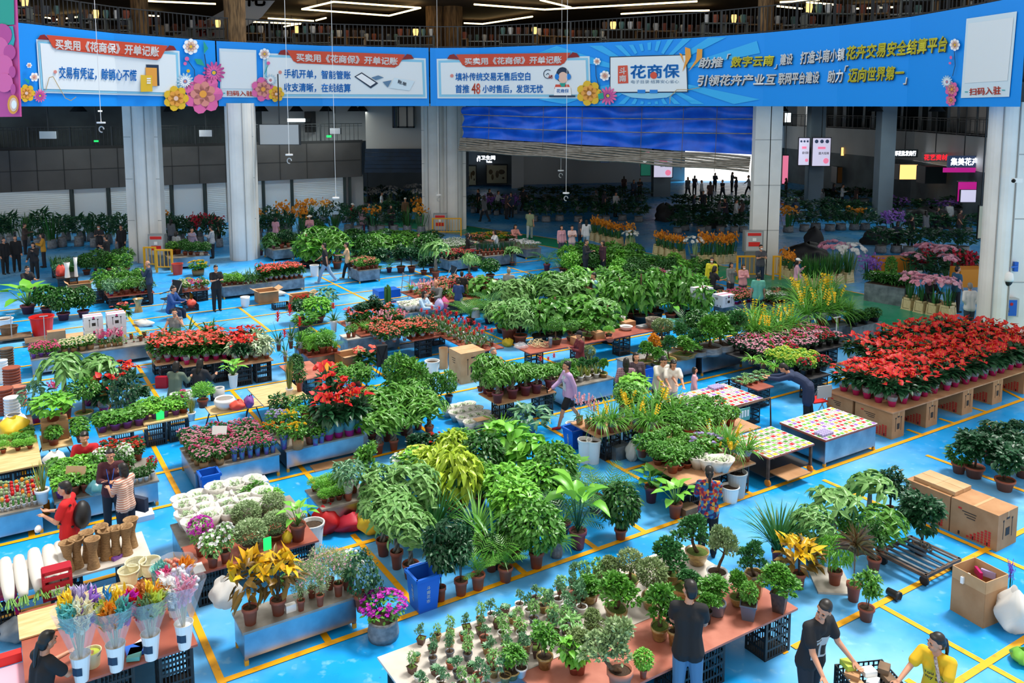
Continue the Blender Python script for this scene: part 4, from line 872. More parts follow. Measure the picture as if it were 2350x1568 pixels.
def place(kd,loc,h,wd,look,cat='potted plant',where='',group=None,pot='',ph=None,pw=None,name='potted_plant',rz=None,var=None,cls=None):
 """one plant: pot and foliage as parts; h, wd the whole height and the crown's width in metres"""
 vs,p0,ph0,pw0,sink=KIND[kd];pot=p0 if pot=='' else pot
 v=vs[var if var is not None else rs.randint(len(vs))];rz=rs.rand()*6.28 if rz is None else rz
 name=KN.get(kd,kd)if name=='potted_plant' else name;t=thing(name,look,cat,tuple(loc),rz,where,group)
 zf=0.0
 if pot:
  PH=ph or h*ph0;PW=pw or wd*pw0;link('pot',POTS[pot],t,sc=(PW,PW,PH));zf=PH*sink
  if pot in('wrap','cello','teal','foil','sleeve','blackcello'):zf=PH*.55
 for k,me in v.items():link(k,me,t,(0,0,zf),sc=(wd*jit(.05),wd*jit(.05),max(h-zf,.05)))
 return t
def px(kd,u,v,H,W,look,z=0.0,where='',group=None,pot='',ph=None,pw=None,name='potted_plant',cat='potted plant',rz=None,var=None):
 """the same from pixels: foot of the pot at (u, v) on height z, H and W its size in pixels; ph, pw the pot's"""
 p=P(u,v,z);k=mpp(p);tl=(v-242)/FE*.5
 return place(kd,p,max(H*k*1.04-W*k*.16*tl,.08),W*k*1.14,look,cat,where,group,pot,ph and ph*k,pw and pw*k,name,rz,var)
def rect(fl,fr,depth_or_bl,z):
 """a rectangle of the stalls' grid: front edge from two pixels, depth in metres or from the back corner's pixel"""
 a0,b0=ab(*fl,z);a1,b1=ab(*fr,z);b=(b0+b1)/2
 d=depth_or_bl if not isinstance(depth_or_bl,tuple)else ab(*depth_or_bl,z)[1]-b
 return a0,a1,b,d
def fill(kd,a0,a1,b0,b1,z,da,db,h,wd,look,where='',group=None,j=.18,**k):
 """rows of pots over a patch of a table"""
 na=max(1,int(round((a1-a0)/da)));nb=max(1,int(round((b1-b0)/db)));out=[]
 for jb in range(nb):
  for ia in range(na):
   a=a0+(a1-a0)*(ia+.5)/na+(rs.rand()-.5)*da*j;b=b0+(b1-b0)*(jb+.5)/nb+(rs.rand()-.5)*db*j
   kk=kd[rs.randint(len(kd))]if isinstance(kd,(list,tuple))else kd
   lk=look[kk]if isinstance(look,dict)else look
   q=AB(a,b,z);u,v=proj(q)
   if u<-60 or u>2410 or v>1640:continue
   o=place(kk,q,h*jit(.12),wd*jit(.1),lk,where=where,group=group,**k);ROWCOL[o.name]=(jb,ia);out.append(o)
 return out
 # -- people
mat('skin','c98f70',.55);mat('skin_pale','d8a88a',.55);mat('hair','17130f',.45);mat('hair_grey','8a8682',.6);mat('eye','1a1210',.2);mat('lips','a5564c',.5)
def cloth(c,c2=None,sc=0,kind=''):
 n='cloth_'+c+(c2 or '')+kind
 if n in MATS:return n
 if kind=='plaid':
  m=mat(n,c,.85);nt=m.node_tree;N=nt.nodes;L=nt.links;tc=N.new('ShaderNodeTexCoord');b=N['Principled BSDF'];prev=None
  for ax in('X','Z'):
   wv=N.new('ShaderNodeTexWave');wv.bands_direction=ax;wv.inputs['Scale'].default_value=6.0;L.new(tc.outputs['Object'],wv.inputs[0])
   if prev is None:prev=wv.outputs['Fac']
   else:
    ml=N.new('ShaderNodeMath');ml.operation='MULTIPLY';L.new(prev,ml.inputs[0]);L.new(wv.outputs['Fac'],ml.inputs[1]);prev=ml.outputs[0]
  mx=N.new('ShaderNodeMix');mx.data_type='RGBA';L.new(prev,mx.inputs[0]);mx.inputs[6].default_value=lin(c);mx.inputs[7].default_value=lin(c2);L.new(mx.outputs[2],b.inputs['Base Color'])
 elif kind=='stripe':
  m=mat(n,c,.85);nt=m.node_tree;N=nt.nodes;L=nt.links;tc=N.new('ShaderNodeTexCoord');b=N['Principled BSDF'];wv=N.new('ShaderNodeTexWave');wv.bands_direction='Z';wv.inputs['Scale'].default_value=7.0;L.new(tc.outputs['Object'],wv.inputs[0])
  mx=N.new('ShaderNodeMix');mx.data_type='RGBA';L.new(wv.outputs['Fac'],mx.inputs[0]);mx.inputs[6].default_value=lin(c);mx.inputs[7].default_value=lin(c2);L.new(mx.outputs[2],b.inputs['Base Color'])
 elif kind=='floral':
  m=mat(n,c,.85);nt=m.node_tree;N=nt.nodes;L=nt.links;tc=N.new('ShaderNodeTexCoord');b=N['Principled BSDF'];vo=N.new('ShaderNodeTexVoronoi');vo.inputs['Scale'].default_value=20.0;L.new(tc.outputs['Object'],vo.inputs['Vector'])
  sp=N.new('ShaderNodeSeparateColor');L.new(vo.outputs['Color'],sp.inputs[0]);cr=N.new('ShaderNodeValToRGB');cr.color_ramp.interpolation='CONSTANT'
  cols=['25356e','a81f2c','2f6fa8','c8542e','1c2650','d0a040','7a2048','3a86a0']
  while len(cr.color_ramp.elements)<8:cr.color_ramp.elements.new(.5)
  for i,e in enumerate(cr.color_ramp.elements):e.position=i/8;e.color=lin(cols[i])
  L.new(sp.outputs[0],cr.inputs[0]);L.new(cr.outputs[0],b.inputs['Base Color'])
 else:mat(n,c,.85,col2=c2,scale=sc or 6)
 return n
def remesh(g,voxel,name,smooth=6):
 me=g.mesh(name);o=bpy.data.objects.new('work',me)
 m=o.modifiers.new('r','REMESH');m.mode='VOXEL';m.voxel_size=voxel;m.use_smooth_shade=True
 s=o.modifiers.new('s','SMOOTH');s.factor=.5;s.iterations=smooth
 r=baked(o);r.name=name;bpy.data.meshes.remove(me);r.materials.clear();r.materials.append(M('skin'));return r
def v3(*a):return np.array(a,float)
POSES=dict(stand=F(arms=[(4,8,12,0),(4,8,12,0)],legs=[(2,2,4),(-2,2,4)]),walk=F(arms=[(28,8,25,5),(-22,8,15,0)],legs=[(-22,14,1),(26,10,1)],lean=4),walk2=F(arms=[(-18,8,15,0),(35,8,55,10)],legs=[(20,8,1),(-20,22,1)],lean=4),hold=F(arms=[(22,8,85,30),(22,8,85,30)],legs=[(2,2,4),(-2,2,4)],nod=18),cross=F(arms=[(28,6,95,62),(28,6,95,62)],legs=[(2,2,5),(-2,2,5)]),bend=F(arms=[(62,8,20,5),(70,8,20,5)],legs=[(-4,6,6),(4,6,6)],lean=72,nod=10),lean=F(arms=[(45,8,25,8),(38,8,30,8)],legs=[(2,3,4),(-2,3,4)],lean=20,nod=28),work=F(arms=[(25,6,25,12),(25,6,25,12)],legs=[(2,2,5),(-2,2,5)],lean=8,nod=15,turn=30),sit=F(arms=[(35,8,60,15),(35,8,60,15)],legs=[(85,85,10),(85,85,10)],lean=12,nod=10),sitchin=F(arms=[(25,25,20,0),(45,12,125,30)],legs=[(70,40,18),(75,60,18)],lean=-8),recline=F(arms=[(20,15,60,10),(20,15,60,10)],legs=[(75,50,8),(75,45,8)],lean=-22),behind=F(arms=[(-22,14,35,40),(-22,14,35,40)],legs=[(4,2,3),(-4,2,3)],lean=6),reach=F(arms=[(75,10,20,0),(10,8,20,0)],legs=[(2,2,4),(-2,2,4)],lean=8),carry=F(arms=[(30,12,25,-6),(20,14,30,-6)],legs=[(8,4,6),(-8,8,6)],lean=14,turn=-75,nod=18),carry2=F(arms=[(48,16,18,0),(38,4,25,0)],legs=[(8,4,6),(-8,8,6)],lean=12,nod=4,turn=-38),phone=F(arms=[(10,8,30,0),(30,6,115,35)],legs=[(2,2,4),(-2,2,4)],nod=20),)
BODY={}
def skeleton(pose):
 p=POSES[pose];ln=R(p.get('lean',0));sit=pose in('sit','sitchin','recline')
 rot=lambda a:v3(0,-math.sin(a),math.cos(a))
 J={};J['pel']=v3(0,0,0);up=rot(ln*.9);fw=v3(0,-math.cos(ln*.9),-math.sin(ln*.9))
 J['waist']=.16*rot(ln*.6);J['chest']=J['waist']+.22*up;J['neck']=J['chest']+.17*up;nod=ln*.55+R(p.get('nod',0)*.5);J['headb']=J['neck']+.06*rot(ln*.75);J['head']=J['headb']+.115*rot(nod)-v3(0,.02,0)
 J['nod']=nod;J['turn']=R(p.get('turn',0))
 for i,s in((0,-1),(1,1)):
  f,abd,el,inw=[R(q)for q in p['arms'][i]]
  sh=J['neck']-.045*up+v3(s*.175,0,0);d=v3(s*math.sin(abd),-math.sin(f)*math.cos(abd),-math.cos(f)*math.cos(abd));e=sh+.285*d
  a2=f+el;d2=v3(s*math.sin(abd*.5-inw),-math.sin(a2)*math.cos(inw),-math.cos(a2)*math.cos(inw));d2/=np.linalg.norm(d2);w_=e+.25*d2
  J['sh%d'%i],J['el%d'%i],J['wr%d'%i],J['hd%d'%i]=sh,e,w_,d2
  hf,kn,ab2=[R(q)for q in p['legs'][i]]
  hp=v3(s*.09,0,-.04);d=v3(s*math.sin(ab2)*.6,-math.sin(hf),-math.cos(hf));k=hp+.42*d;a2=hf-kn;an=k+.40*v3(s*math.sin(ab2)*.2,-math.sin(a2),-math.cos(a2))
  J['hp%d'%i],J['kn%d'%i],J['an%d'%i]=hp,k,an
 z=min(J['an0'][2],J['an1'][2])-.085
 for k in J:
  if isinstance(J[k],np.ndarray)and not k.startswith('hd'):J[k]=J[k]-v3(0,0,z)
 return J
def cap(g,a,b,ra,rb,n=10,k=3):
 t=np.linspace(0,1,k)[:,None];g.tube(np.asarray(a)*(1-t)+np.asarray(b)*t,np.linspace(ra,rb,k),n);g.ball(a,ra,n,0,6);g.ball(b,rb,n,0,6)
def hand(g,w,d,s,fine,curl=.5):
 d=d/np.linalg.norm(d);side=v3(s,0,0);side=side-d*(side@d);side=side/(np.linalg.norm(side)+1e-6);pn=np.cross(d,side)*s
 fr=.0085 if fine else.011
 th=np.cross(d,pn);th=th if th[1]<0 or abs(th[1])<.3 else-th
 c=w+d*.05
 for q in(-.026,-.009,.009,.026):cap(g,w+th*q*.6,w+d*.085+th*q,.014,.0125,6,2)
 for i,(q,ln)in enumerate(((-.031,.062),(-.011,.076),(.010,.082),(.030,.072))):
  a=w+d*.085+th*q;e1=d*math.cos(curl*.7)-pn*s*0+np.cross(th,d)*math.sin(curl*.7)*.9;b=a+ln*.5*e1/np.linalg.norm(e1);e2=d*math.cos(curl*1.7)+np.cross(th,d)*math.sin(curl*1.7)*.9;cap(g,a,b,fr,fr*.95,6,2);cap(g,b,b+ln*.5*e2/np.linalg.norm(e2),fr*.95,fr*.8,6,2)
 a=w+d*.025+th*.028;b=a+.036*(d*.6+th*.75);cap(g,a,b,.0125,.0105,6,2);cap(g,b,b+.032*(d*.9+th*.25),.0105,.009,6,2)
def figure(pose,fine=False,fem=False):
 key=(pose,fine,fem)
 if key in BODY:return BODY[key]
 J=skeleton(pose);g=G();hs=.92 if fem else 1.0
 P_=J['pel'];sw=.155*hs
 t=lambda a,b,w1,w2,d1,d2:None
 def slab_(c,w,d,h,upv):g.ball(c,(w,d,h),14,0,8)
 for s in(-1,1):
  cap(g,J['pel']+v3(s*.075,.01,.0),J['waist']+v3(s*.06,0,0),.10,.085);cap(g,J['waist']+v3(s*.055,0,0),J['chest']+v3(s*.075*hs,0,0),.085,.1 if not fem else.095);cap(g,J['chest']+v3(s*.075*hs,0,0),J['neck']+v3(s*.07*hs,0,-.05),.1,.075)
  if fem:g.ball(J['chest']+v3(s*.075,-.075,-.01),.062,10,0,6)
 cap(g,J['neck']-v3(0,0,.05),J['headb'],.062,.055)
 for i in(0,1):
  s=-1 if i==0 else 1
  cap(g,J['neck']+v3(s*.08,0,-.04),J['sh%d'%i],.06,.06*hs);cap(g,J['sh%d'%i],J['el%d'%i],.052*hs,.04*hs,10,4);cap(g,J['el%d'%i],J['wr%d'%i],.041*hs,.026,10,4);hand(g,J['wr%d'%i],J['hd%d'%i],s,fine)
  cap(g,J['hp%d'%i],J['kn%d'%i],.088,.056,10,4);cap(g,J['kn%d'%i],J['an%d'%i],.056,.037,10,4);k=J['kn%d'%i]*.65+J['an%d'%i]*.35;g.ball(k+v3(0,.015,0),.055,8,0,6)
  a=J['an%d'%i];cap(g,a+v3(0,.02,-.045),a+v3(0,-.15,-.06),.035,.025,8)
 nd,tn=J['nod'],J['turn'];Hc=J['head'];fwd=v3(math.sin(tn)*1,-math.cos(tn),0)*math.cos(nd)+v3(0,0,-math.sin(nd));upv=v3(0,-math.sin(nd),math.cos(nd));sd=np.cross(upv,fwd);sd/=np.linalg.norm(sd);upv=np.cross(fwd,sd)
 B=np.stack([sd,-fwd,upv],1)
 def hb(c,r,n=12,k=8):q=G().ball((0,0,0),r,n,0,k);g.join(q,None,(0,0,0))if False else g.add((np.concatenate(q.v)+np.asarray(c,float))@B.T+Hc,q.f)
 hb((0,.01,.02),(.076,.095,.098),14,10);hb((0,-.03,-.05),(.056,.06,.068));hb((0,-.06,-.085),(.03,.03,.025));hb((0,-.098,-.022),(.013,.017,.024),8,6);hb((0,-.088,.0),(.01,.014,.026),8,6)
 for s in(-1,1):hb((s*.078,.01,-.015),(.012,.022,.03),8,6);hb((s*.035,-.075,-.035),(.026,.022,.024),8,6);hb((s*.03,-.083,.022),(.025,.014,.01),8,6)
 hb((0,-.09,-.062),(.022,.014,.008),8,6)
 BODY[key]=(remesh(g,.0065 if fine else.014,'body',4 if fine else 3),J,B,Hc);return BODY[key]
GARM={}
def garment(pose,fem,kind,fine):
 key=(pose,fem,kind,fine)
 if key in GARM:return GARM[key]
 J=skeleton(pose);g=G();e=.016;hs=.92 if fem else 1.0;vx=.012 if fine else.018
 mid=lambda a,b,t:a*(1-t)+b*t
 if kind in('tee','long','tank','coat','jacket'):
  for s in(-1,1):
   cap(g,J['pel']+v3(s*.075,.005,-.05),J['waist']+v3(s*.06,0,0),.122+e,.097+e);cap(g,J['waist']+v3(s*.06,0,0),J['chest']+v3(s*.078*hs,0,0),.093+e,.1+e);cap(g,J['chest']+v3(s*.078*hs,0,0),J['neck']+v3(s*.07*hs,0,-.055),.1+e,.07+e)
   if fem:g.ball(J['chest']+v3(s*.075,-.078,-.01),.072,10,0,6)
  cap(g,J['neck']-v3(0,0,.09),J['neck']-v3(0,-.01,.035),.1,.074)
  if kind=='coat':
   for i in(0,1):cap(g,J['pel']+v3((-1,1)[i]*.07,0,0),mid(J['hp%d'%i],J['kn%d'%i],.75)+v3(0,.01,0),.12+e,.11+e);
   cap(g,J['pel'],mid((J['hp0']+J['hp1'])/2,(J['kn0']+J['kn1'])/2,.75),.12,.12)
  for i in(0,1):
   s=(-1,1)[i];cap(g,J['neck']+v3(s*.08,0,-.045),J['sh%d'%i],.06+e,.058+e)
   if kind=='tank':continue
   if kind=='tee':cap(g,J['sh%d'%i],mid(J['sh%d'%i],J['el%d'%i],.62),.056+e,.058+e)
   else:cap(g,J['sh%d'%i],J['el%d'%i],.056+e,.046+e);cap(g,J['el%d'%i],mid(J['el%d'%i],J['wr%d'%i],.92),.046+e,.034+e)
 elif kind in('trousers','shorts','skirt'):
  for i in(0,1):
   s=(-1,1)[i];cap(g,J['pel']+v3(s*.07,.008,.0),J['hp%d'%i],.1+e,.096+e)
   if kind=='trousers':cap(g,J['hp%d'%i],J['kn%d'%i],.095+e,.064+e,10,4);cap(g,J['kn%d'%i],J['an%d'%i]-v3(0,0,.0),.066+e,.05+e,10,4)
   elif kind=='shorts':cap(g,J['hp%d'%i],mid(J['hp%d'%i],J['kn%d'%i],.72),.098+e,.085+e)
   else:cap(g,J['hp%d'%i],mid(J['hp%d'%i],J['kn%d'%i],1.2),.1+e,.12+e)
  if kind=='skirt':cap(g,J['pel'],mid((J['hp0']+J['hp1'])/2,(J['kn0']+J['kn1'])/2,1.2),.12,.14)
 GARM[key]=remesh(g,vx,kind,5 if fine else 3);return GARM[key]
HAIR={}
def hair_mesh(pose,fem,style,fine):
 key=(pose,fem,style,fine)
 if key in HAIR:return HAIR[key]
 _,J,B,Hc=figure(pose,fine,fem);g=G()
 def hb(c,r):q=G().ball((0,0,0),r,12,0,8);g.add((np.concatenate(q.v)+np.asarray(c,float))@B.T+Hc,q.f)
 if style=='bald':hb((0,.045,.0),(.08,.068,.05))
 else:
  hb((0,.026,.044),(.084,.095,.09));hb((0,.06,-.005),(.08,.064,.085));hb((0,.058,-.05),(.068,.052,.06));hb((0,-.028,.088),(.064,.05,.026))
  if style in('long','bob'):
   for s in(-1,1):hb((s*.066,.03,-.05),(.028,.06,.1))
   hb((0,.075,-.07),(.08,.045,.11))
  if style=='long':hb((0,.085,-.19),(.075,.035,.12))
  if style=='tail':hb((0,.12,.0),(.03,.035,.035));hb((0,.135,-.1),(.032,.028,.12));hb((0,.13,-.22),(.024,.022,.08))
  if style=='bun':hb((0,.1,.075),(.042,.042,.042))
 HAIR[key]=remesh(g,.009 if fine else.016,'hair',4);return HAIR[key]
SHOE={}
def shoes(pose):
 if pose in SHOE:return SHOE[pose]
 J=skeleton(pose);out=[]
 for i in(0,1):
  g=G();a=J['an%d'%i];cap(g,a+v3(0,.03,-.045),a+v3(0,-.16,-.055),.045,.034,8);out.append(remesh(g,.014,'shoe',3))
 SHOE[pose]=out;return out
def person(u,v,h,yaw,pose,look,where='',top=('tee','1c1c1f'),bot=('trousers','22252c'),hair='short',hc='hair',fem=False,fine=False,shoe='1e1e20',hat=None,skin='skin',at=None,zoff=0.0,group=None,mask=False):
 """(u, v): the top of the head in the photograph, h its height over the floor"""
 body,J,B,Hc=figure(pose,fine,fem)
 top_z=Hc[2]+.135*B[2,2];k=h/top_z if pose not in('bend','sit','sitchin','recline')else((1.62 if fem else 1.7)/1.7)
 zb=0.0 if pose not in('sit','sitchin','recline')else h-top_z*k
 hp=P(u,v,h);c=rotz(Hc*k,R(yaw));loc=(hp[0]-c[0],hp[1]-c[1],zb+zoff)
 t=thing('person',look,'person',loc,R(yaw),where,group);t.scale=(k,k,k)
 b=link('body',body,t,mat=skin)
 link('hair',hair_mesh(pose,fem,hair,fine),t,mat=hc)
 sh=link('shirt',garment(pose,fem,top[0],fine),t,mat=top[1]if top[1]in MATS else cloth(top[1]))
 link({'skirt':'skirt','shorts':'shorts'}.get(bot[0],'trousers'),garment(pose,fem,bot[0],fine),t,mat=bot[1]if bot[1]in MATS else cloth(bot[1]))
 for s in shoes(pose):link('shoe',s,t,mat=cloth(shoe))
 if fine:
  for s in(-1,1):
   g=G();q=G().ball((0,0,0),(.012,.006,.006),8,0,5);g.add((np.concatenate(q.v)+v3(s*.031,-.084,.004))@B.T+Hc,q.f);obj('eye',g,'eye',t,smooth=True)
   g=G();q=G().ball((0,0,0),(.02,.007,.004),8,0,5);g.add((np.concatenate(q.v)+v3(s*.032,-.092,.03))@B.T+Hc,q.f);obj('eyebrow',g,'hair',t,smooth=True)
  g=G();q=G().ball((0,0,0),(.02,.007,.005),8,0,5);g.add((np.concatenate(q.v)+v3(0,-.1,-.062))@B.T+Hc,q.f);obj('lips',g,'lips',t,smooth=True)
 if hat or mask:
  g=G()
  def hb(c,r):q=G().ball((0,0,0),r,12,0,8);g.add((np.concatenate(q.v)+np.asarray(c,float))@B.T+Hc,q.f)
  if hat:hb((0,.02,.075),(.092,.105,.075));hb((0,-.1,.065),(.07,.06,.012))if hat!='sun' else hb((0,.02,.06),(.17,.18,.014));obj('hat',g,'white_paint' if hat!='dark' else cloth('1c1c22'),t,smooth=True)
  g=G()
  if mask:hb((0,-.075,-.05),(.055,.035,.045));obj('face_mask',g,'white_paint',t,smooth=True)
 return t,sh
def on_shirt(t,sh,pose,body,x0,x1,z0,z1,m,name='print',text=None,back=False,lift=.004):
 """a print that follows the shirt: cast from the front onto its surface"""
 from mathutils.bvhtree import BVHTree
 me=sh.data;bv=BVHTree.FromPolygons([v.co for v in me.vertices],[p.vertices[:]for p in me.polygons])
 if text:v,f,_=text_mesh(text,.02);pts=[(x0+(x1-x0)*a,z0+(z1-z0)*b_)for a,b_ in v]
 else:
  n=8;pts=[(x0+(x1-x0)*i/n,z0+(z1-z0)*j/n)for j in range(n+1)for i in range(n+1)];f=[(j*(n+1)+i,j*(n+1)+i+1,(j+1)*(n+1)+i+1,(j+1)*(n+1)+i)for j in range(n)for i in range(n)]
 g=G();out=[];s=1 if back else-1
 for x,z in pts:
  hit=bv.ray_cast(Vector((x if not back else-x,s*2,z)),Vector((0,-s,0)))[0];out.append((x if not back else-x,(hit.y if hit else s*.12)+s*lift,z))
 g.add(out,f);return obj(name,g,m,t)
 # -- benches, boards, crates, cartons, small goods
def bench(fl,fr,dep,z,look,where,top='steel_top',side='steel',inset=.03):
 a0,a1,b,d=rect(fl,fr,dep,z);L=a1-a0;p=AB((a0+a1)/2,b+d/2)
 t=thing('steel_bench',look,'bench',p,ROT,where)
 g=G();g.box((0,0,z-.018),(L,d,.036));obj('bench_top',g,top,t)
 g=G();lo=.1;hz=(z-.036+lo)/2;hh=z-.036-lo
 for s in(-1,1):g.box((0,s*(d/2-inset),hz),(L-2*inset,.014,hh));g.box((s*(L/2-inset),0,hz),(.014,d-2*inset,hh))
 obj('side_panel',g,side,t)
 for sx in(-1,1):
  for sy in(-1,1):
   g=G();g.box((sx*(L/2-.05),sy*(d/2-.05),(z-.036)/2),(.045,.045,z-.036));lg=obj('leg',g,side,t)
   g=G();g.box((sx*(L/2-.05),sy*(d/2-.05),.035),(.052,.052,.07));obj('foot',g,'foot_yellow',lg)
 return dict(a0=a0,a1=a1,b0=b,b1=b+d,z=z)
CR={}
def crate_mesh(m='crate_black'):
 if m in CR:return CR[m]
 g=G();x,y,z=.5,.5,1.0
 for sx in(-1,1):
  for sy in(-1,1):g.box((sx*.47,sy*.47,.5),(.06,.06,1))
 for s in(-1,1):
  for k in range(9):q=-.42+k*.105;g.box((q,s*.485,.5),(.03,.02,1));g.box((s*.485,q,.5),(.02,.03,1))
  for h in(.03,.25,.5,.75,.97):g.box((0,s*.485,h),(.96,.022,.055));g.box((s*.485,0,h),(.022,.96,.055))
 g.box((0,0,.02),(.96,.96,.03));CR[m]=g.mesh('plastic_crate',[m]);return CR[m]
def crate(a,b,z,h,look,where,sx=.42,sy=.34,m='crate_black',rz=0.0):
 o=link('plastic_crate',crate_mesh(m),None,AB(a,b,z),ROT+rz,(sx,sy,h));return tag(o,look,'crate',where)
def board(fl,fr,dep,z,m,look,where,crates=2,legs=False,thick=.03,back=True,cl='black plastic lattice crate'):
 a0,a1,b,d=rect(fl,fr,dep,z);L=a1-a0;p=AB((a0+a1)/2,b+d/2,z-thick)
 g=G();g.box((0,0,thick/2),(L,d,thick));
 if legs:
  t=thing('trestle_table',look,'table',AB((a0+a1)/2,b+d/2),ROT,where);obj('table_top',g,m,t,loc=(0,0,z-thick))
  for sx in(-1,1):
   for sy in(-1,1):
    g=G();g.bar((sx*(L/2-.12),sy*(d/2-.06),z-thick),(sx*(L/2-.12-.18*sy*sx),sy*(d/2-.06),0),.03);obj('leg',g,'dark_metal',t)
 else:
  o=obj('table_board',g,m,None,p,ROT);tag(o,look,'board',where)
  for i in range(crates):
   a=a0+.26+(L-.52)*(i/(crates-1)if crates>1 else.5)
   for bb in((b+.22,b+d-.22)if back and d>.9 else(b+.22,)):crate(a,bb,0,z-thick,cl,'under the '+look)
 return dict(a0=a0,a1=a1,b0=b,b1=b+d,z=z)
def tf(T,kd,fa,fb,na,nb,h,wd,look,where,**k):
 L,D=T['a1']-T['a0'],T['b1']-T['b0'];a0,a1=T['a0']+L*fa[0],T['a0']+L*fa[1];b0,b1=T['b0']+D*fb[0],T['b0']+D*fb[1]
 return fill(kd,a0,a1,b0,b1,T['z'],(a1-a0)/na,(b1-b0)/nb,h,wd,look,where,**k)
def carton(a,b,z,dims,look,where,m='cardboard',rz=0.0,prints=True,red=True,name='cardboard_box'):
 t=thing(name,look,'box',AB(a,b,z),ROT+rz,where);x,y,h=dims
 g=G();g.box((0,0,h/2),dims);obj('body',g,m,t)
 g=G();g.box((0,0,h+.002),(x*1.0,.05,.003));g.box((0,-y/2-.002,h*.9),(.05,.003,h*.2));obj('tape',g,'cardboard_pale' if m!='carton_white' else 'print_pink',t)
 if prints:
  g=G();
  for s in(-.22,.22):g.box((x*s,-y/2-.003,h*.52),(.012,.003,h*.5));g.box((x*s,-y/2-.003,h*.78),(.04,.003,.03))
  g.box((0,-y/2-.003,h*.45),(x*.2,.003,h*.22));g.box((0,-y/2-.003,h*.82),(x*.16,.003,.035))
  for i in range(3):g.box((-x/2-.003,y*(.1-.02*i),h*(.75-.07*i)),(.003,y*(.3-.06*i),.014));g.box((-x/2-.003,y*.3*(i-1),h*.1),(.003,.03,.06))
  obj('printed_marks',g,'print_black',t)
  if red:
   g=G()
   for i in range(7):
    for j in range(6):
     if i+j>4:g.box((-x/2-.004,y*(.05-.075*i+.06),h*(.44-.07*j)),(.004,y*.05,h*.05))
   g.box((-x/2-.004,y*.3,h*.8),(.004,.06,.03));obj('red_print',g,'print_red',t)
 return t
def open_carton(u,v,w,d,h,look,where,m='cardboard',rz=0.0,flap=.2,upf=False,z=0.0):
 p=P(u,v,z);t=thing('open_carton',look,'box',p,ROT+rz,where)
 g=G();k=.012
 for s in(-1,1):g.box((0,s*d/2,h/2),(w,k,h));g.box((s*w/2,0,h/2),(k,d,h))
 g.box((0,0,.01),(w,d,.02));obj('body',g,m,t)
 g=G();g.box((0,0,h*.55),(w-.03,d-.03,.01));obj('filling',g,'cardboard_in',t)
 for s in(-1,1):
  o=.3 if not upf else-1.45
  if upf:
   g=G();g.box((0,s*d/2,h+flap/2),(w,k,flap));obj('flap',g,'cardboard_pale',t);g=G();g.box((s*w/2,0,h+flap/2),(k,d,flap));obj('flap',g,'cardboard_pale',t)
  else:
   g=G();g.add([(-w/2,s*d/2,h),(w/2,s*d/2,h),(w/2+.02,s*(d/2+flap*.9),h-.02*s),(-w/2-.02,s*(d/2+flap*.9),h-.02*s)],[(0,1,2,3)]);obj('flap',g,'cardboard_pale',t)
   g=G();g.add([(s*w/2,-d/2,h),(s*w/2,d/2,h),(s*(w/2+flap*.7),d/2,h+.1),(s*(w/2+flap*.7),-d/2,h+.1)],[(0,1,2,3)]);obj('flap',g,'cardboard_pale',t)
 return t
CC=None
def cream_crate(a,b,look,where,rz=0.0,w=.36,d=.36,h=.42):
 global CC
 if CC is None:
  g=G()
  def side(M_):
   v=lambda x,z:(x*(.5-.08*z),-(.5-.08*z),z)
   for x0,x1,z0,z1 in((-1,-.72,0,1),(.72,1,0,1),(-1,1,.84,1),(-.72,.72,.0,.14),(-.72,.72,.16,.82)):
    yb=.03 if(z0,z1)==(.16,.82)else 0
    g.add(np.array([v(x0,z0),v(x1,z0),v(x1,z1),v(x0,z1)])@M_.T+M_@np.array([0,yb,0]),[(0,1,2,3)])
  for k in range(4):c,s=math.cos(k*math.pi/2),math.sin(k*math.pi/2);side(np.array([[c,-s,0],[s,c,0],[0,0,1.]]))
  g.add([(-.4,-.4,.9),(.4,-.4,.9),(.4,.4,.9),(-.4,.4,.9)],[(0,1,2,3)],1)
  for sx in(-1,1):
   for sy in(-1,1):g.box((sx*.44,sy*.44,.03),(.16,.16,.06))
  CC=g.mesh('cream_crate',['crate_cream','soil'])
 o=link('flower_crate',CC,None,AB(a,b,0),ROT+rz,(w,d,h));return tag(o,look,'crate',where)
def bin_(u,v,h,w,look,where,rz=0.0,front=1):
 p=P(u,v);t=thing('waste_bin',look,'bin',p,ROT+rz,where);g=G();ws=w
 k=.76
 ring=lambda s,z:[(-s/2,-s/2,z),(s/2,-s/2,z),(s/2,s/2,z),(-s/2,s/2,z)]
 g.add(ring(w*k,0)+ring(w*.96,h)+ring(w*.88,h)+ring(w*k*.95,.03),[(0,3,2,1)]+[(i,(i+1)%4,4+(i+1)%4,4+i)for i in range(4)]+[(4+i,4+(i+1)%4,8+(i+1)%4,8+i)for i in range(4)]+[(8+i,8+(i+1)%4,12+(i+1)%4,12+i)for i in range(4)]+[(12,13,14,15)])
 obj('body',g,'bin_blue',t)
 g=G()
 for s in(-1,1):g.box((s*w*.49,0,h),(.04,w*1.02,.05));g.box((0,s*w*.49,h),(w*1.02,.04,.05))
 obj('rim',g,'bin_blue',t)
 g=G();g.tube([(-w*.25,w*.55,h*.97),(-w*.25,w*.66,h*1.0),(w*.25,w*.66,h*1.0),(w*.25,w*.55,h*.97)],.015,6);obj('handle',g,'bin_blue',t)
 for fx in(0,1):
  g=G()
  for j,ch in enumerate('斗南花市'):
   v_,f_,_=text_mesh(ch,.02);zc=h*.72-j*h*.135;e=w*.075;q=[]
   for x,y in v_:
    X,Z=-((y-.5)*-1)*0+(x-.5)*2*e,zc+(y-.5)*2*e;off=-(w*(k+(.96-k)*Z/h))/2-.004
    q.append((X,off,Z)if fx==0 else(off,-X,Z))
   g.add(q,f_)
  obj('lettering',g,'white_paint',t)
 return t
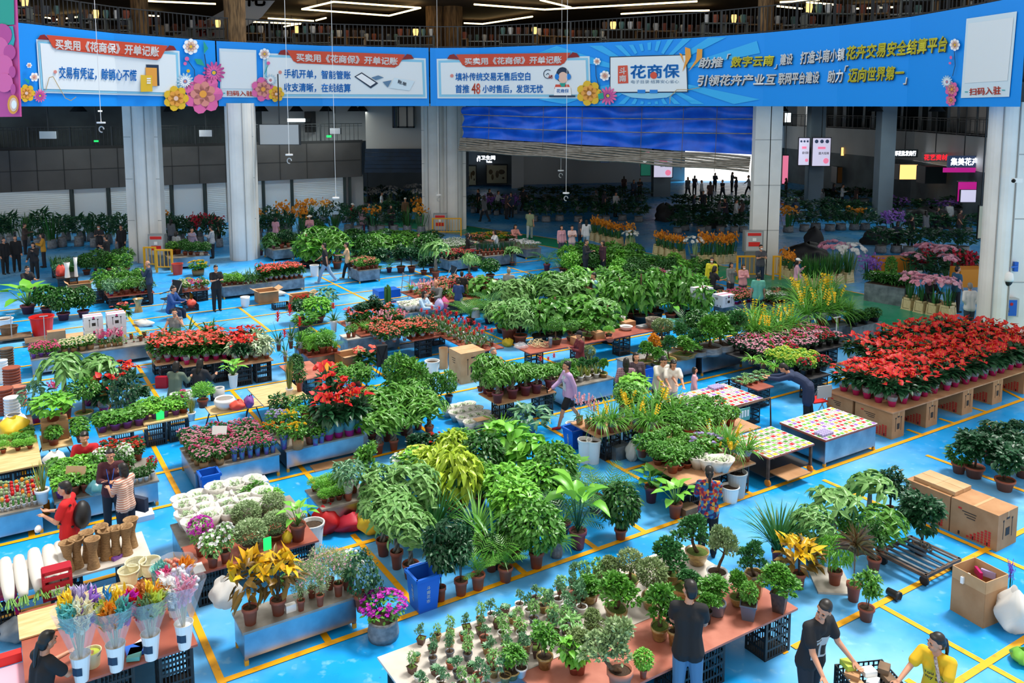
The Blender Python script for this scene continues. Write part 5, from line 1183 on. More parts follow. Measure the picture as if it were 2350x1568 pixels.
def bucket(u,v,h,r,look,where,m='white_paint',z=0.0,handle=True,inner='soil',rt=1.0,name='bucket',full=.85):
 t=thing(name,look,'bucket',P(u,v,z),0,where);g=G();g.lathe([(r*.78,0),(r*rt,h),(r*1.06*rt,h),(r*1.06*rt,h*.96),(r*.98*rt,h*.95)],20,mats=[0]*5);g2=G()
 g=G();g.lathe([(r*.78,0),(r*rt*.98,h*.95),(r*1.06*rt,h*.95),(r*1.06*rt,h),(r*.95*rt,h),(r*.9*rt,h*full)],20,cap=False);g.add([(r*.78*math.cos(i*.314),r*.78*math.sin(i*.314),.003)for i in range(20)],[tuple(range(20))]);obj('body',g,m,t,smooth=False)
 if inner:g=G();g.lathe([(r*.905*rt,h*full-.01),(r*.905*rt,h*full)],20);obj('contents',g,inner,t)
 if handle:g=G();a=np.linspace(0,3.1416,12);g.tube(np.stack([np.cos(a)*r*1.08*rt,-np.sin(a)*r*.6,h-np.sin(a)*h*.35],1),.006,4);obj('handle',g,'grey',t)
 return t
def bag(u,v,w,h,look,where,m,z=0.0,name='plastic_bag',sq=1.0,seed=None):
 """a slumped bag or sack: a lumpy closed surface"""
 g=G();n,k=18,12;ph=rs.rand(6)*6
 def f(s,t_):
  a=s*6.2832;zz=t_;r=((1-min(zz,.995)**3)**.45 if 'heap' in name else math.sin(math.pi*min(max(zz*.94+.06,.04),.97))**.55)*(1+.12*math.sin(a*3+ph[0]+zz*5)+.09*math.sin(a*5+ph[1]-zz*9)+.05*math.sin(a*9+ph[2]))
  return(math.cos(a)*r*w/2,math.sin(a)*r*w/2*sq,h*zz*(1+.07*math.sin(a*2+ph[3])))
 g.grid(f,n,k);o=obj(name,g,m,None,P(u,v,z),rs.rand()*6,smooth=True);return tag(o,look,'bag',where)
def vase(u,v,h,r,z,look,where,prof,m,name='vase',rz=0):
 g=G();g.lathe([(a*r,b*h)for a,b in prof],18,cap=False);o=obj(name,g,m,None,P(u,v,z),smooth=True);return tag(o,look,'vase',where)
def folding_chair(u,v,rz,look,where,m='red',s=1.0,lounge=False):
 t=thing('folding_chair',look,'chair',P(u,v),R(rz),where);L=.42 if not lounge else.5
 g=G();g.box((0,0,.44),(L,L*.95,.03));obj('seat',g,m,t)
 b=1.0 if lounge else.82
 g=G();g.box((0,L*.5+.08,(.55+b)/2+.05),(L,.02,b-.52),M=None);obj('backrest',g,m if lounge else 'grey_light',t)
 for sx in(-1,1):
  g=G();g.bar((sx*L/2,-L*.45,0),(sx*L/2,L*.5+.1,b),.022);obj('leg',g,'grey_light',t);g=G();g.bar((sx*L/2,L*.55,0),(sx*L/2,-L*.35,.47),.022);obj('leg',g,'grey_light',t)
  if lounge:g=G();g.bar((sx*L/2,-L*.5,.62),(sx*L/2,L*.4,.66),.03);obj('armrest',g,'dark_metal',t)
 return t
def slabbox(u,v,z,dims,look,cat,where,m,name,rz=0.0):
 g=G();g.box((0,0,dims[2]/2),dims);o=obj(name,g,m,None,P(u,v,z),ROT+rz);return tag(o,look,cat,where)
def sheet_card(u,v,z,w,h,look,where,m='cardboard_pale',rz=0.0,tilt=.35,name='price_card'):
 g=G();c,s=math.cos(tilt),math.sin(tilt);g.box((0,0,0),(w,.008,h),M=[[1,0,0],[0,c,-s*-1],[0,-s*-1*-1,c]]);g.box((0,.01,-h*.75),(.01,.01,h*1.0));o=obj(name,g,m,None,P(u,v,z)+np.array([0,0,h*.9+.14]),rz);return tag(o,look,'sign',where)
 # -- stalls nearest the camera
T1=bench((558,1457),(820,1365),(527,1408),.5,'steel bench under two yellow crotons','inside the corner of the yellow lines')
W='on the bench nearest the camera'
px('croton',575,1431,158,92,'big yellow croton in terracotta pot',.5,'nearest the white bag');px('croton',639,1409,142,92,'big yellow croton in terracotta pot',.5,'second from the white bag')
for u,v,h,w_ in((691,1401,98,46),(735,1390,104,48),(777,1367,118,58),(716,1371,92,52),(757,1352,100,54),(735,1340,96,50),(690,1368,88,44)):px('wispy',u,v,h,w_,'thin wispy shrub with pink flowers',.5,W)
px('jade',650,1378,60,30,'dark leafed sprig in terracotta pot',.5,'behind the second croton');px('whiteflower',800,1350,90,60,'shrub with pale flowers',.5,'at the ivy end of the bench')
px('ivy',832,1400,150,78,'ivy trailing to the floor from its pot',.3,'at the right end of the bench',pw=40,ph=40);px('ivy',862,1440,130,52,'second ivy trailing over the yellow line',.05,'beside the purple bougainvillea',pw=34,ph=34)
px('bougain',880,1462,106,96,'purple bougainvillea in brown bag',0,'on the floor beside the ivy')
bag(518,1392,.42,.42,'white plastic bag round a pot','on the left end of the croton bench','paper_white',.5);slabbox(667,1402,.5,(.14,.08,.1),'small white block','package','on the croton bench edge','white_paint','small_package')
bin_(972,1392,.54,.4,'blue wheel-less waste bin with white lettering','beside the yellow line and bougainvillea')
T2=bench((417,1262),(700,1180),(388,1205),.55,'steel bench of paper-wrapped plants','left of the heather board')
B2=board((447,1320),(732,1240),(417,1256),.56,'board_red','red-brown board of heather pots','before the wrapped plants',2,back=False)
tf(T2,'wrapped',(.03,.8),(.1,1.5),5,4,.42,.34,'pale plant in white paper cone','on the wrapped-plant bench',name='wrapped_plant')
for u,v,h,w_,c in((575,1263,74,70,'nearest the green payment card'),(566,1215,68,62,'behind the front ball'),(632,1237,66,62,'beside the yellow bag'),(626,1190,62,56,'rearmost by the lime plant')):px('heather',u,v,h,w_,'grey-green heather ball',.56,c)
px('bougain',462,1275,92,54,'magenta flowering pot',.56,'at the wrapped-plant corner',pot='terra',ph=26,pw=28);px('whiteflower',489,1301,84,52,'white-flowered sprig in terracotta pot',.56,'before the magenta pot',pw=27,ph=28);px('whiteflower',518,1291,96,42,'taller white-flowered plant in pot',.56,'second from the board corner',pw=25,ph=28)
px('philodendron',684,1240,118,64,'tall bright-leaved plant in terracotta pot',.56,'at the right end of the heather board',ph=40,pw=38)
px('limebush',622,1165,46,56,'lime green bushy pot',.56,'behind the heather balls');px('green',570,1160,46,40,'green leafy pot',.56,'behind the wrapped plants');px('green',590,1152,50,44,'green pot with white blooms',.56,'next to the clear bottles')
for i in range(4):vase(612+i*9,1158-i*3,.3,.045,.56,'clear water bottle with white cap','behind the lime bush',[(.9,0),(1,.1),(.9,.6),(.35,.85),(.4,1),(0,1)],'foil_clear','water_bottle')
bag(660,1246,.16,.2,'small yellow bag','beside the tall bright-leaved plant','petal_yellow',.56);slabbox(614,1262,.56,(.12,.02,.2),'green payment card with blank square','sign','on the heather board','sign_green','payment_card');slabbox(455,1304,.56,(.16,.3,.004),'white paper scrap','paper','on the heather board corner','white_paint','paper_sheet')
bucket(718,1250,.4,.2,'round tan tub','right of the heather board','white_paint',0)
T3=bench((445,1083),(645,1041),(415,1027),.48,'steel bench of pink roses','behind the blue bin');T3b=bench((660,1040),(832,991),(632,985),.48,'steel bench of chrysanthemums and anthuriums','right of the rose bench')
tf(T3,['rosepink','rosepink','rosepink','rosehot'],(.02,.93),(.14,1.25),8,6,.3,.27,dict(rosepink='pale pink dwarf rose',rosehot='hot pink dwarf rose'),'on the rose bench',name='dwarf_rose',pot='basket')
tf(T3,'rosehot',(.42,.98),(.03,.14),6,1,.3,.2,'pink rose in blue printed sleeve','on the front rim of the bench',pot='sleeve',name='dwarf_rose',ph=.26,pw=.15)
tf(T3,'rosepink',(.02,.4),(.0,.14),2,1,.3,.3,'pink rose in wicker basket','on the front corner of the bench',name='dwarf_rose',pot='basket')
sheet_card(505,1020,.55,.3,.18,'white price card','among the pink roses','white_paint')
for u,v,kd,h,w_,l in((684,1030,'mumyellow',62,40,'yellow chrysanthemum in wicker basket'),(655,1022,'mumorange',54,34,'orange chrysanthemum in white pot'),(632,990,'mumlilac',50,44,'lilac and yellow chrysanthemums'),(618,1010,'mumorange',44,30,'rust chrysanthemum'),(712,1018,'greendark',60,44,'dark green leafy pot in plum pot'),(665,1000,'mumyellow',60,36,'yellow chrysanthemum behind the green sleeve'),(690,985,'green',56,50,'green chrysanthemum in bud'),(640,960,'greendark',60,44,'dark green budding plant'),(668,955,'green',50,36,'bright leafy plant'),(700,960,'greendark',56,44,'dark leafy plant')):px(kd,u,v,h,w_,l,.48,'on the chrysanthemum bench')
px('green',652,1030,58,28,'plant in tall green-white printed sleeve',.48,'on the chrysanthemum bench',pot='sleeve',ph=36,pw=22)
for u,v,h,w_ in((754,1009,100,60),(777,1003,92,56),(802,999,100,62),(824,992,96,54),(738,985,94,56),(768,972,110,62),(800,972,88,56),(748,950,112,60)):px('anthurium',u,v,h,w_,'red anthurium in teal sleeve',.48,'on the right end of the chrysanthemum bench',pot='teal',ph=h*.42,pw=h*.36,name='anthurium')
for u,v in((724,1022),(738,1016)):px('green',u,v,44,24,'small plant in purple printed sleeve',.48,'between roses and anthuriums',pot='sleeve',ph=26,pw=18)
bag(715,968,.4,.3,'bunch of red cut flowers in film','left of the anthuriums','petal_crimson',.55,'flower_bunch')
bin_(482,1143,.5,.36,'blue bin with white lettering','against the rose bench');slabbox(560,1120,.0,(.9,.3,.1),'flat pink and white box','box','under the rose bench','carton_white','flat_box');slabbox(770,1065,0,(1.0,.35,.02),'flattened brown carton','cardboard','under the chrysanthemum bench','cardboard','flat_cardboard')
T5a=bench((-60,1195),(100,1164),1.3,.5,'steel bench of coloured cacti','at the left edge behind the rattan vases');T5=bench((125,1156),(365,1102),1.25,.5,'steel bench of pothos','behind the couple and the red-shirted man')
tf(T5a,['cactred','cactyellow','cactgrey','cactred'],(.05,1.0),(.05,.75),12,6,.24,.13,dict(cactred='grafted cactus with red ball',cactyellow='grafted cactus with orange ball',cactgrey='grafted cactus with grey ball'),'on the cactus bench',name='ball_cactus')
tf(T5a,'succulent',(.2,1.0),(.78,1.0),8,1,.18,.14,'small white-spined cactus','behind the coloured cacti',pot='white',name='small_cactus')
px('sanse',98,1155,104,44,'yellow-striped snake plant in ceramic pot',.5,'between cacti and pothos',ph=34,pw=32)
tf(T5,['pothos','pothos','pothoslime'],(.0,.62),(.05,1.0),5,4,.4,.36,dict(pothos='green pothos in plastic pot',pothoslime='bright pothos in plastic pot'),'on the pothos bench',name='pothos')
tf(T5,['whiteflower','peace'],(.45,.8),(.4,1.0),3,3,.42,.3,dict(whiteflower='white-flowered pot',peace='white peace lily'),'on the pothos bench')
tf(T5,'mumred',(.55,.95),(.85,1.25),4,2,.4,.32,'coral begonia in full bloom','at the back of the pothos bench');px('kalred',350,1098,52,22,'red kalanchoe in white pot',.5,'at the right corner of the pothos bench',ph=16,pw=13)
for u,v,l in((336,1104,'small green plant in white pot'),(322,1107,'small green plant in pink pot'),(308,1110,'small dark plant in black pot')):px('greendark',u,v,38,24,l,.5,'on the front edge of the pothos bench',pot='white',ph=13,pw=13)
sheet_card(176,1118,.62,.36,.18,'brown cardboard price card','among the pothos','cardboard_pale');bag(128,1075,.4,.34,'clear film bag','at the left of the pothos bench','paper_white',.5);bag(222,1135,.35,.28,'pale blue film bag','at the front of the pothos bench','foil_teal',.5)
slabbox(318,1192,0,(.5,.3,.1),'flat pink carton','box','under the pothos bench','carton_white','flat_box');vase(106,1180,.25,.07,0,'yellow roll of tape','between the two left benches',[(1,0),(1,1),(.6,1),(.6,0)],'petal_orange','tape_roll')
T6=board((-60,1382),(348,1278),(323,1220),.6,'board_pale','pale board of rattan vases','before the red-shirted man',3,back=False)
RV=[(.85,0),(.82,.05),(.55,.4),(.52,.58),(.9,.95),(1.05,.97),(1.05,1),(.88,1),(.5,.7)]
for u,v in((160,1312),(181,1302),(205,1287),(237,1272),(270,1277),(218,1303),(248,1282),(294,1272),(306,1255)):
 vase(u-3,v,.46,.11,.6,'waisted rattan vase','on the pale board',RV,'basket','rattan_vase')
for i,(u,v,l,w_)in enumerate(((-14,1350,1.25,.2),(20,1352,1.15,.19),(52,1342,1.15,.19),(88,1330,1.3,.22),(122,1318,1.3,.23),(146,1310,1.1,.16))):
 p=P(u,v,.7);t=thing('wrapped_bundle','long white-wrapped flower bundle','bundle',p,ROT,'laid on the pale board');y=.95 if i%2 else.9
 g=G();a=np.linspace(0,1,9);g.tube(np.stack([-.02*a,-.35+a*y,.02+.12*a],1),w_*(.45+.5*np.sin(a*2.2+.3))*.5,12);obj('paper_wrap',g,'paper_white',t,smooth=True)
 g=G()
 for k in range(14):q=rs.randn(3)*[.035,.02,.03];g.tube([(q[0]*.6,-.3,.0+q[2]*.5),(q[0]*1.6,-.56+q[1],-.02+q[2])],.008,4)
 obj('cut_stems',g,'stem_green',t)
t=thing('red_basket','red plastic shopping basket on end','basket',P(133,1366,.55),ROT,'hanging at the front of the pale board')
g=G()
for s in(-1,1):g.box((s*.17,0,.2),(.04,.2,.42));g.box((0,s*.1,.12),(.34,.02,.24))
g.box((0,0,.40),(.36,.2,.05));g.box((0,-.1,.31),(.36,.03,.05));g.box((0,0,.01),(.34,.2,.02));obj('body',g,'petal_crimson',t)
g=G();g.box((0,-.115,.1),(.17,.01,.12));obj('paper_tag',g,'white_paint',t)
for u,v,m_ in((258,1282,'petal_orange'),(271,1275,'petal_orange'),(267,1284,'pot_purple'),(277,1278,'pot_purple'),(285,1270,'pot_purple')):slabbox(u,v,.6,(.12,.07,.05),'small %s bundle'%('orange' if 'orange' in m_ else 'violet'),'bundle','before the rattan vases',m_,'small_bundle',.5)
T7=board((60,1597),(457,1486),(300,1336),.6,'board_red','red-brown board of dried flowers','at the bottom left corner',3)
def dried(u,v,h,w_,cols,look):
 p=P(u,v,.6);k=mpp(p);hh,ww=h*k,w_*k;t=thing('dried_bouquet',look,'bouquet',p,0,'in white bucket on the red-brown board');bh=.34
 g=G();g.lathe([(.075,0),(.115,bh),(.12,bh),(.105,bh-.02),(.09,bh-.05)],18,cap=True);b=obj('white_bucket',g,'pot_white',t)
 g=G();g.add([(x*.11*.8/.9,-math.sqrt(max(.1**2-(x*.09)**2,0))-.004,.17+z*.05)for x,z in((-.6,-1),(0,-1),(.6,-1),(.6,1),(0,1),(-.6,1))],[(0,1,4,5),(1,2,3,4)]);obj('label_print',g,INK['navy'],b)
 for j,c in enumerate(cols):
  g=G();n=60
  a=6.28*j/len(cols)+rs.rand(n)*1.2;r=ww*.46*np.sqrt(rs.rand(n));z=bh+(hh-bh)*(.45+.55*rs.rand(n));q=np.stack([np.cos(a)*r*(z/hh),np.sin(a)*r*(z/hh),z],1)
  if c.startswith('petal_s'):
   for x in q[:30]:g.ball(x,.028,7,0,5)
  else:put(g,T_LAN,q-[0,0,.06],nrm(np.stack([np.cos(a)*.5,np.sin(a)*.5,np.ones(n)],1)),rs.randn(n,3),.13,.04);put(g,T_LAN,q-[0,0,.03],nrm(np.stack([np.cos(a)*.5,np.sin(a)*.5,np.ones(n)],1)),rs.randn(n,3),.11,.045)
  obj('flower',g,c,t,smooth=True)
 g=G()
 for i in range(20):a=rs.rand()*6.28;r=ww*.3*rs.rand();g.tube([(0,0,bh*.6),(math.cos(a)*r,math.sin(a)*r,hh*.75)],.005,4)
 obj('stem',g,'stake_cream',t)
 g=G();k_=16;a=np.linspace(0,6.2832,k_+1);g.grid(lambda s,q:((.08+(ww*.42)*q)*math.cos(s*6.2832)*(1+.06*math.sin(s*44)),(.08+(ww*.42)*q)*math.sin(s*6.2832)*(1+.06*math.sin(s*44)),bh*.9+(hh*.62)*q),32,3);obj('film_wrap',g,'foil_clear',t,smooth=True)
dried(188,1562,205,92,['petal_purple','petal_lilac','petal_yellow','petal_teal','petal_cream'],'purple and pastel dried bouquet')
dried(268,1537,175,92,['petal_magenta','petal_yellow','pot_blue','petal_lime','petal_orange','petal_teal'],'blue, magenta and yellow dried bouquet')
dried(348,1511,165,84,['petal_orange','petal_yellow','petal_rust','petal_red','leaf_olive','petal_lime'],'orange and moss dried bouquet')
dried(424,1486,180,88,['petal_silver','petal_silver','petal_white','petal_pink'],'white cotton ball bouquet')
dried(402,1412,120,90,['petal_orange','petal_salmon','petal_teal','petal_hotpink','petal_lilac'],'peach and orange feathery bouquet')
bucket(212,1528,.2,.11,'pale green ceramic basket','between the two nearest bouquets','petal_cream',.6,True,'petal_lime')
for u,v,l in((283,1390,'largest in film by the plywood'),(297,1340,'second along the row'),(313,1320,'beside the blue bucket'),(345,1318,'at the back corner')):bucket(u,v,.22,.13,'cream enamel bucket',l,'petal_cream',.6,True,None,1.12)
bucket(368,1338,.24,.13,'pale blue bucket','beside the cream enamel buckets','petal_teal',.6,False,'petal_lime')
slabbox(140,1415,.61,(1.0,.62,.02),'square of pale plywood','board','left of the dried bouquets','plywood','plywood_sheet');slabbox(222,1366,.63,(.7,.3,.02),'pack of pale wooden slats','slats','beside the cream buckets','plywood','slat_pack')
for k in range(3):slabbox(215+k*6,1376-k*6,.66,(.75,.03,.03),'thin round wooden stick','stick','on the slat pack','stake_cream','wooden_stick',.06*k)
for i,(u,v,w_)in enumerate(((318,1494,.3),(330,1480,.2),(310,1506,.22))):slabbox(u,v,.61,(w_,w_*.7,.05),('blue and white crumpled bag','pale blue crumpled bag','blue film pouch')[i],'bag','between the bouquets',('bin_blue','petal_white','petal_teal')[i],'film_bag',i*.6)
t=thing('plastic_stool','magenta plastic stool','stool',P(12,1450),ROT,'at the left edge by the plywood');g=G();g.box((0,0,.58),(.34,.34,.04));obj('seat',g,'foil_magenta',t)
for sx in(-1,1):
 for sy in(-1,1):g=G();g.bar((sx*.14,sy*.14,.58),(sx*.2,sy*.2,0),.06);obj('leg',g,'foil_magenta',t)
slabbox(40,1560,.42,(.75,.6,.03),'pink table top','table','at the bottom left corner','petal_pink','pink_table_top');slabbox(24,1520,.45,(.26,.12,.12),'red plastic can lying flat','can','on the pink table top','red','red_can')
bag(50,1465,.5,.35,'grey cloth sack','under the plywood sheet','bag_grey')
T8=board((-40,1090),(97,1068),(79,998),.6,'plywood','plywood table of moss pots','at the left edge',2)
tf(T8,'asparagus',(.05,.95),(.45,.95),4,2,.24,.3,'bright green mossy fern','on the plywood table',name='mossy_fern');bag(30,1000,.6,.4,'yellow plastic bag','behind the mossy ferns','petal_yellow',.6)
WC='in the central plant cluster'
for kd,u,v,h,w_,l,c,kw in(('pachira',880,1274,172,100,'braided money tree in terracotta pot','beside the yellow bag',F(pw=34,ph=38)),('pachira',911,1304,172,118,'braided money tree in red pot','second from the yellow bag',F(pw=31,ph=42)),('pachira',943,1326,160,104,'money tree with pale broad leaves','behind the front blue bin',F(pw=40,ph=36)),('schefflera',948,1240,190,122,'broad pale umbrella tree','largest of the pale palm-leaved ones',F()),('schefflera',872,1190,130,90,'light green umbrella plant','left of the large umbrella tree',F()),('jade',848,1140,128,64,'glossy upright dark plant','at the upper left of the cluster',F()),('golden',1045,1190,176,118,'large lime-yellow leafed shrub','at the middle of the cluster',F()),('golden',1040,1080,100,66,'smaller lime-yellow shrub','at the back of the cluster',F()),('happydark',1108,1115,126,98,'dark variegated round bush','behind the lime shrub',F()),('happytree',1100,1160,110,76,'grey-green small-leaved bush','below the dark variegated bush',F()),('fiddle',1163,1085,130,98,'bright fiddle-leaf fig','left of the pair of figs',F()),('fiddle',1222,1110,120,84,'bright fiddle-leaf fig','right of the pair of figs',F()),('happytree',1275,1150,142,96,'pale leaved round bush','left of the bird of paradise',F()),('limebush',1160,1180,120,104,'bright lacy-leaved bush','upper of two lacy ones',F()),('limebush',1180,1230,140,112,'bright lacy-leaved bush','lower of two lacy ones',F()),('happytree',1231,1303,160,118,'round happiness tree in terracotta pot','standing before the palms',F(pw=36,ph=40)),('palm',1215,1170,130,96,'feathery palm','behind the lacy bushes',F()),('palm',1293,1222,130,120,'dark drooping palm in plum pot','left of the bird of paradise',F()),('palm',1262,1190,130,100,'mid-green feathery palm','between the two others',F()),('grassdark',1002,1255,150,100,'tall dark grass tuft','left of three grass tufts',F()),('grass',1095,1260,140,110,'tall arching grass','middle of three grass tufts',F()),('grass',1132,1300,150,130,'long arching grass','right of three grass tufts',F(pot='black')),('camellia',1012,1380,185,92,'dark small-leaved tree in terracotta pot','right of the front blue bin',F(pw=25,ph=36)),('camellia',1058,1366,165,78,'dark small-leaved tree with thin stem','second right of the bin',F(pw=33,ph=38)),('areca',1097,1353,128,76,'bright leafy sapling in terracotta pot','third right of the bin',F(pw=34,ph=38)),('areca',1160,1334,122,72,'bright leafy sapling in pale terracotta pot','fourth right of the bin',F(pw=36,ph=36)),('birdparadise',1326,1258,216,96,'tall bird-of-paradise with broad leaves','at the right of the cluster',F(pw=42,ph=44)),('fern',1277,1277,96,70,'dark fern in grey grow bag','left of the bird of paradise',F(pot='bag',pw=30,ph=40)),('happydark',1424,1238,136,90,'round dark happiness tree','at the right end of the cluster',F(pw=30,ph=26)),('palm',1366,1176,148,120,'dark feathery palm in plum pot','behind the bird of paradise',F(pw=36,ph=40)),('palm',1395,1150,120,90,'smaller feathery palm','right of the dark palm',F()),('aglaonema',1217,1000,76,96,'pale-edged broad-leaved plant in teal wrap','beside the walking woman',F(pot='teal',ph=34,pw=34)),('fern',1150,1000,60,90,'low dark palm fern','before the paper-wrapped pots',F()),('happydark',1128,1310,90,40,'dark shrub in fibre pot','between the saplings',F(pw=30,ph=32)),('mumred',1000,1050,56,46,'pink and salmon hydrangea','at the back of the cluster',F()),('camellia',965,1050,60,60,'dark leafy pot','beside the pink hydrangea',F()),('limeflower',965,1100,76,84,'lime-leaved low bush','behind the umbrella tree',F()),('whiteflower',925,1085,46,50,'white and yellow flowers','at the back of the cluster',F()),('happytree',1060,1060,80,80,'small-leaved bush with pink buds','at the back of the cluster',F()),('golden',1000,1130,110,90,'lime leafed bush','between the umbrella trees',F()),('limebush',1240,1160,110,90,'bright small-leaved bush','under the palms',F()),('happydark',1180,1280,110,80,'dark leaved bush','in the shade of the round tree',F()),('monstera',1320,1110,80,70,'split-leaf plant','behind the pale round bush',F()),('camellia',1060,1290,100,70,'shadowed dark bush','behind the thin dark trees',F())):
 px(kd,u,v,h,w_,l,0,c,**kw)
T4=bench((738,1170),(856,1141),(698,1125),.5,'small steel bench of feathery ferns','left of the plant cluster')
tf(T4,'asparagus',(.08,.62),(.1,1.0),4,3,.3,.3,'bright asparagus fern','on the small steel bench',name='asparagus_fern')
for u,v,h in((800,1148,84),(812,1130,80),(786,1125,70)):px('aglaonema',u,v,h,50,'purple-veined leaf plant in clear sleeve',.5,'on the small steel bench',pot='cello',ph=40,pw=26)
bag(750,1222,.5,.5,'bright red plastic bag','under the small steel bench','petal_red');bag(800,1215,.75,.32,'dark red heap of net bags','beside the bright red bag','petal_crimson',sq=.7);bag(855,1222,.5,.45,'yellow clear plastic bag','left of the braided money trees','petal_yellow');bag(825,1190,.5,.3,'grey film bag','behind the yellow bag','bag_grey')
for u,v,h,w_ in((870,1041,108,92),(904,1034,104,90),(941,1024,112,92),(985,1002,100,80),(854,1018,118,84),(888,1012,116,90),(928,998,112,90),(960,985,104,80),(865,985,100,84),(905,975,100,86),(942,965,96,80)):px('pachirad',u,v,h,w_,'money tree with pale palmate leaves',0,'in the group by the anthuriums',pw=22,ph=26,name='money_tree')
sheet_card(885,985,.55,.4,.12,'ragged tan cardboard sheet','lying on the money trees','cardboard_pale',tilt=1.3,name='cardboard_sheet')
for u,v,h,w_ in((918,925,118,62),(942,930,112,60),(965,938,110,44),(905,905,90,50),(935,905,86,52)):px('column',u,v,h,w_,'upright jade column in pot',0,'behind the money trees')
for u,v,h,w_ in((800,905,62,50),(840,905,66,50),(778,890,58,44),(822,885,56,44)):px('jade',u,v,h,w_,'round-leaved jade bush',0,'between the anthuriums and the jade columns')
px('bonsai',978,922,70,40,'bare twiggy shrub in pot',0,'right of the jade columns',pot='terra',ph=26,pw=22)
for u,v,c in((1002,928,'left of the pair by the tall box'),(1030,923,'right of the pair by the tall box')):px('column',u,v,76,40,'small-leaved shrub in grey pot',0,c,pot='slate',ph=16,pw=20)
a0,b0=ab(1100,985)
for i in range(4):
 for j in range(4):
  a,b=a0-.05+i*.2-.2,b0+.0+j*.36;o=place('wrapped',AB(a,b,0),.3,.3,'paper-wrapped flower pot','potted plant','on the floor left of the walking woman',name='wrapped_plant');ROWCOL[o.name]=(j,i)
slabbox(1105,962,.3,(.35,.22,.01),'brown card','cardboard','on the paper-wrapped pots','cardboard_pale','cardboard_sheet')
bin_(1318,1025,.42,.4,'blue open crate bin','left of the orchid board')
for i,(u,v,m_)in enumerate(((1313,1000,'white_paint'),(1342,1060,'white_paint'),(1362,1062,'white_paint'),(1350,1010,'white_paint'))):bucket(u,v,(.3,.5,.5,.3)[i],.15,'white tub of soil',('behind the blue crate','tall one beside the green sack','fluted one beside the green sack','under the orchid board')[i])
for kd,u,v,h,w_,l,c,kw in(('monstera',1494,1152,112,70,'monstera in plum pot','left of the floral woman',F(pot='plum',pw=32,ph=38)),('philodendron',1549,1188,112,80,'arum with broad leaves in terracotta pot','beside the floral woman',F(pw=34,ph=36)),('monstera',1530,1120,90,80,'bright split-leaf plant','against the orchid board',F())):px(kd,u,v,h,w_,l,0,c,**kw)
slabbox(1578,1180,0,(.34,.26,.16),'small wooden tray box','box','behind the arum pot','plank_brown','wooden_box')
# -- bonsai stall at the front
def ab_board(a0,a1,b0,b1,z,m,look,where,th=.03):
 g=G();g.box((0,0,th/2),(a1-a0,b1-b0,th));return tag(obj('table_board',g,m,None,AB((a0+a1)/2,(b0+b1)/2,z-th),ROT),look,'board',where)
ab_board(3.87,9.05,8.09,9.3,.6,'board_pale','pale board of bonsai trays','behind the pink-brown boards');ab_board(7.42,9.2,7.17,8.08,.6,'board_pink','pink-brown board of bonsai','right of the black-shirted man');ab_board(5.2,7.41,7.17,8.08,.6,'board_pink','pink-brown board of larger pots','left of the black-shirted man')
for a,b,w_ in((8.85,7.38,'under the right corner of the bonsai boards'),(7.6,7.4,'under the bonsai boards beside the man'),(7.2,7.4,'second under the bonsai boards beside the man'),(8.8,8.9,'under the back of the bonsai boards'),(6.3,9.0,'under the middle of the bonsai boards'),(4.2,9.0,'under the left end of the bonsai boards'),(5.5,7.4,'under the front of the bonsai boards')):crate(a,b,0,.57,'black plastic lattice crate',w_,.5,.36)
WB='on the pale bonsai board';WP='on the pink-brown bonsai board'
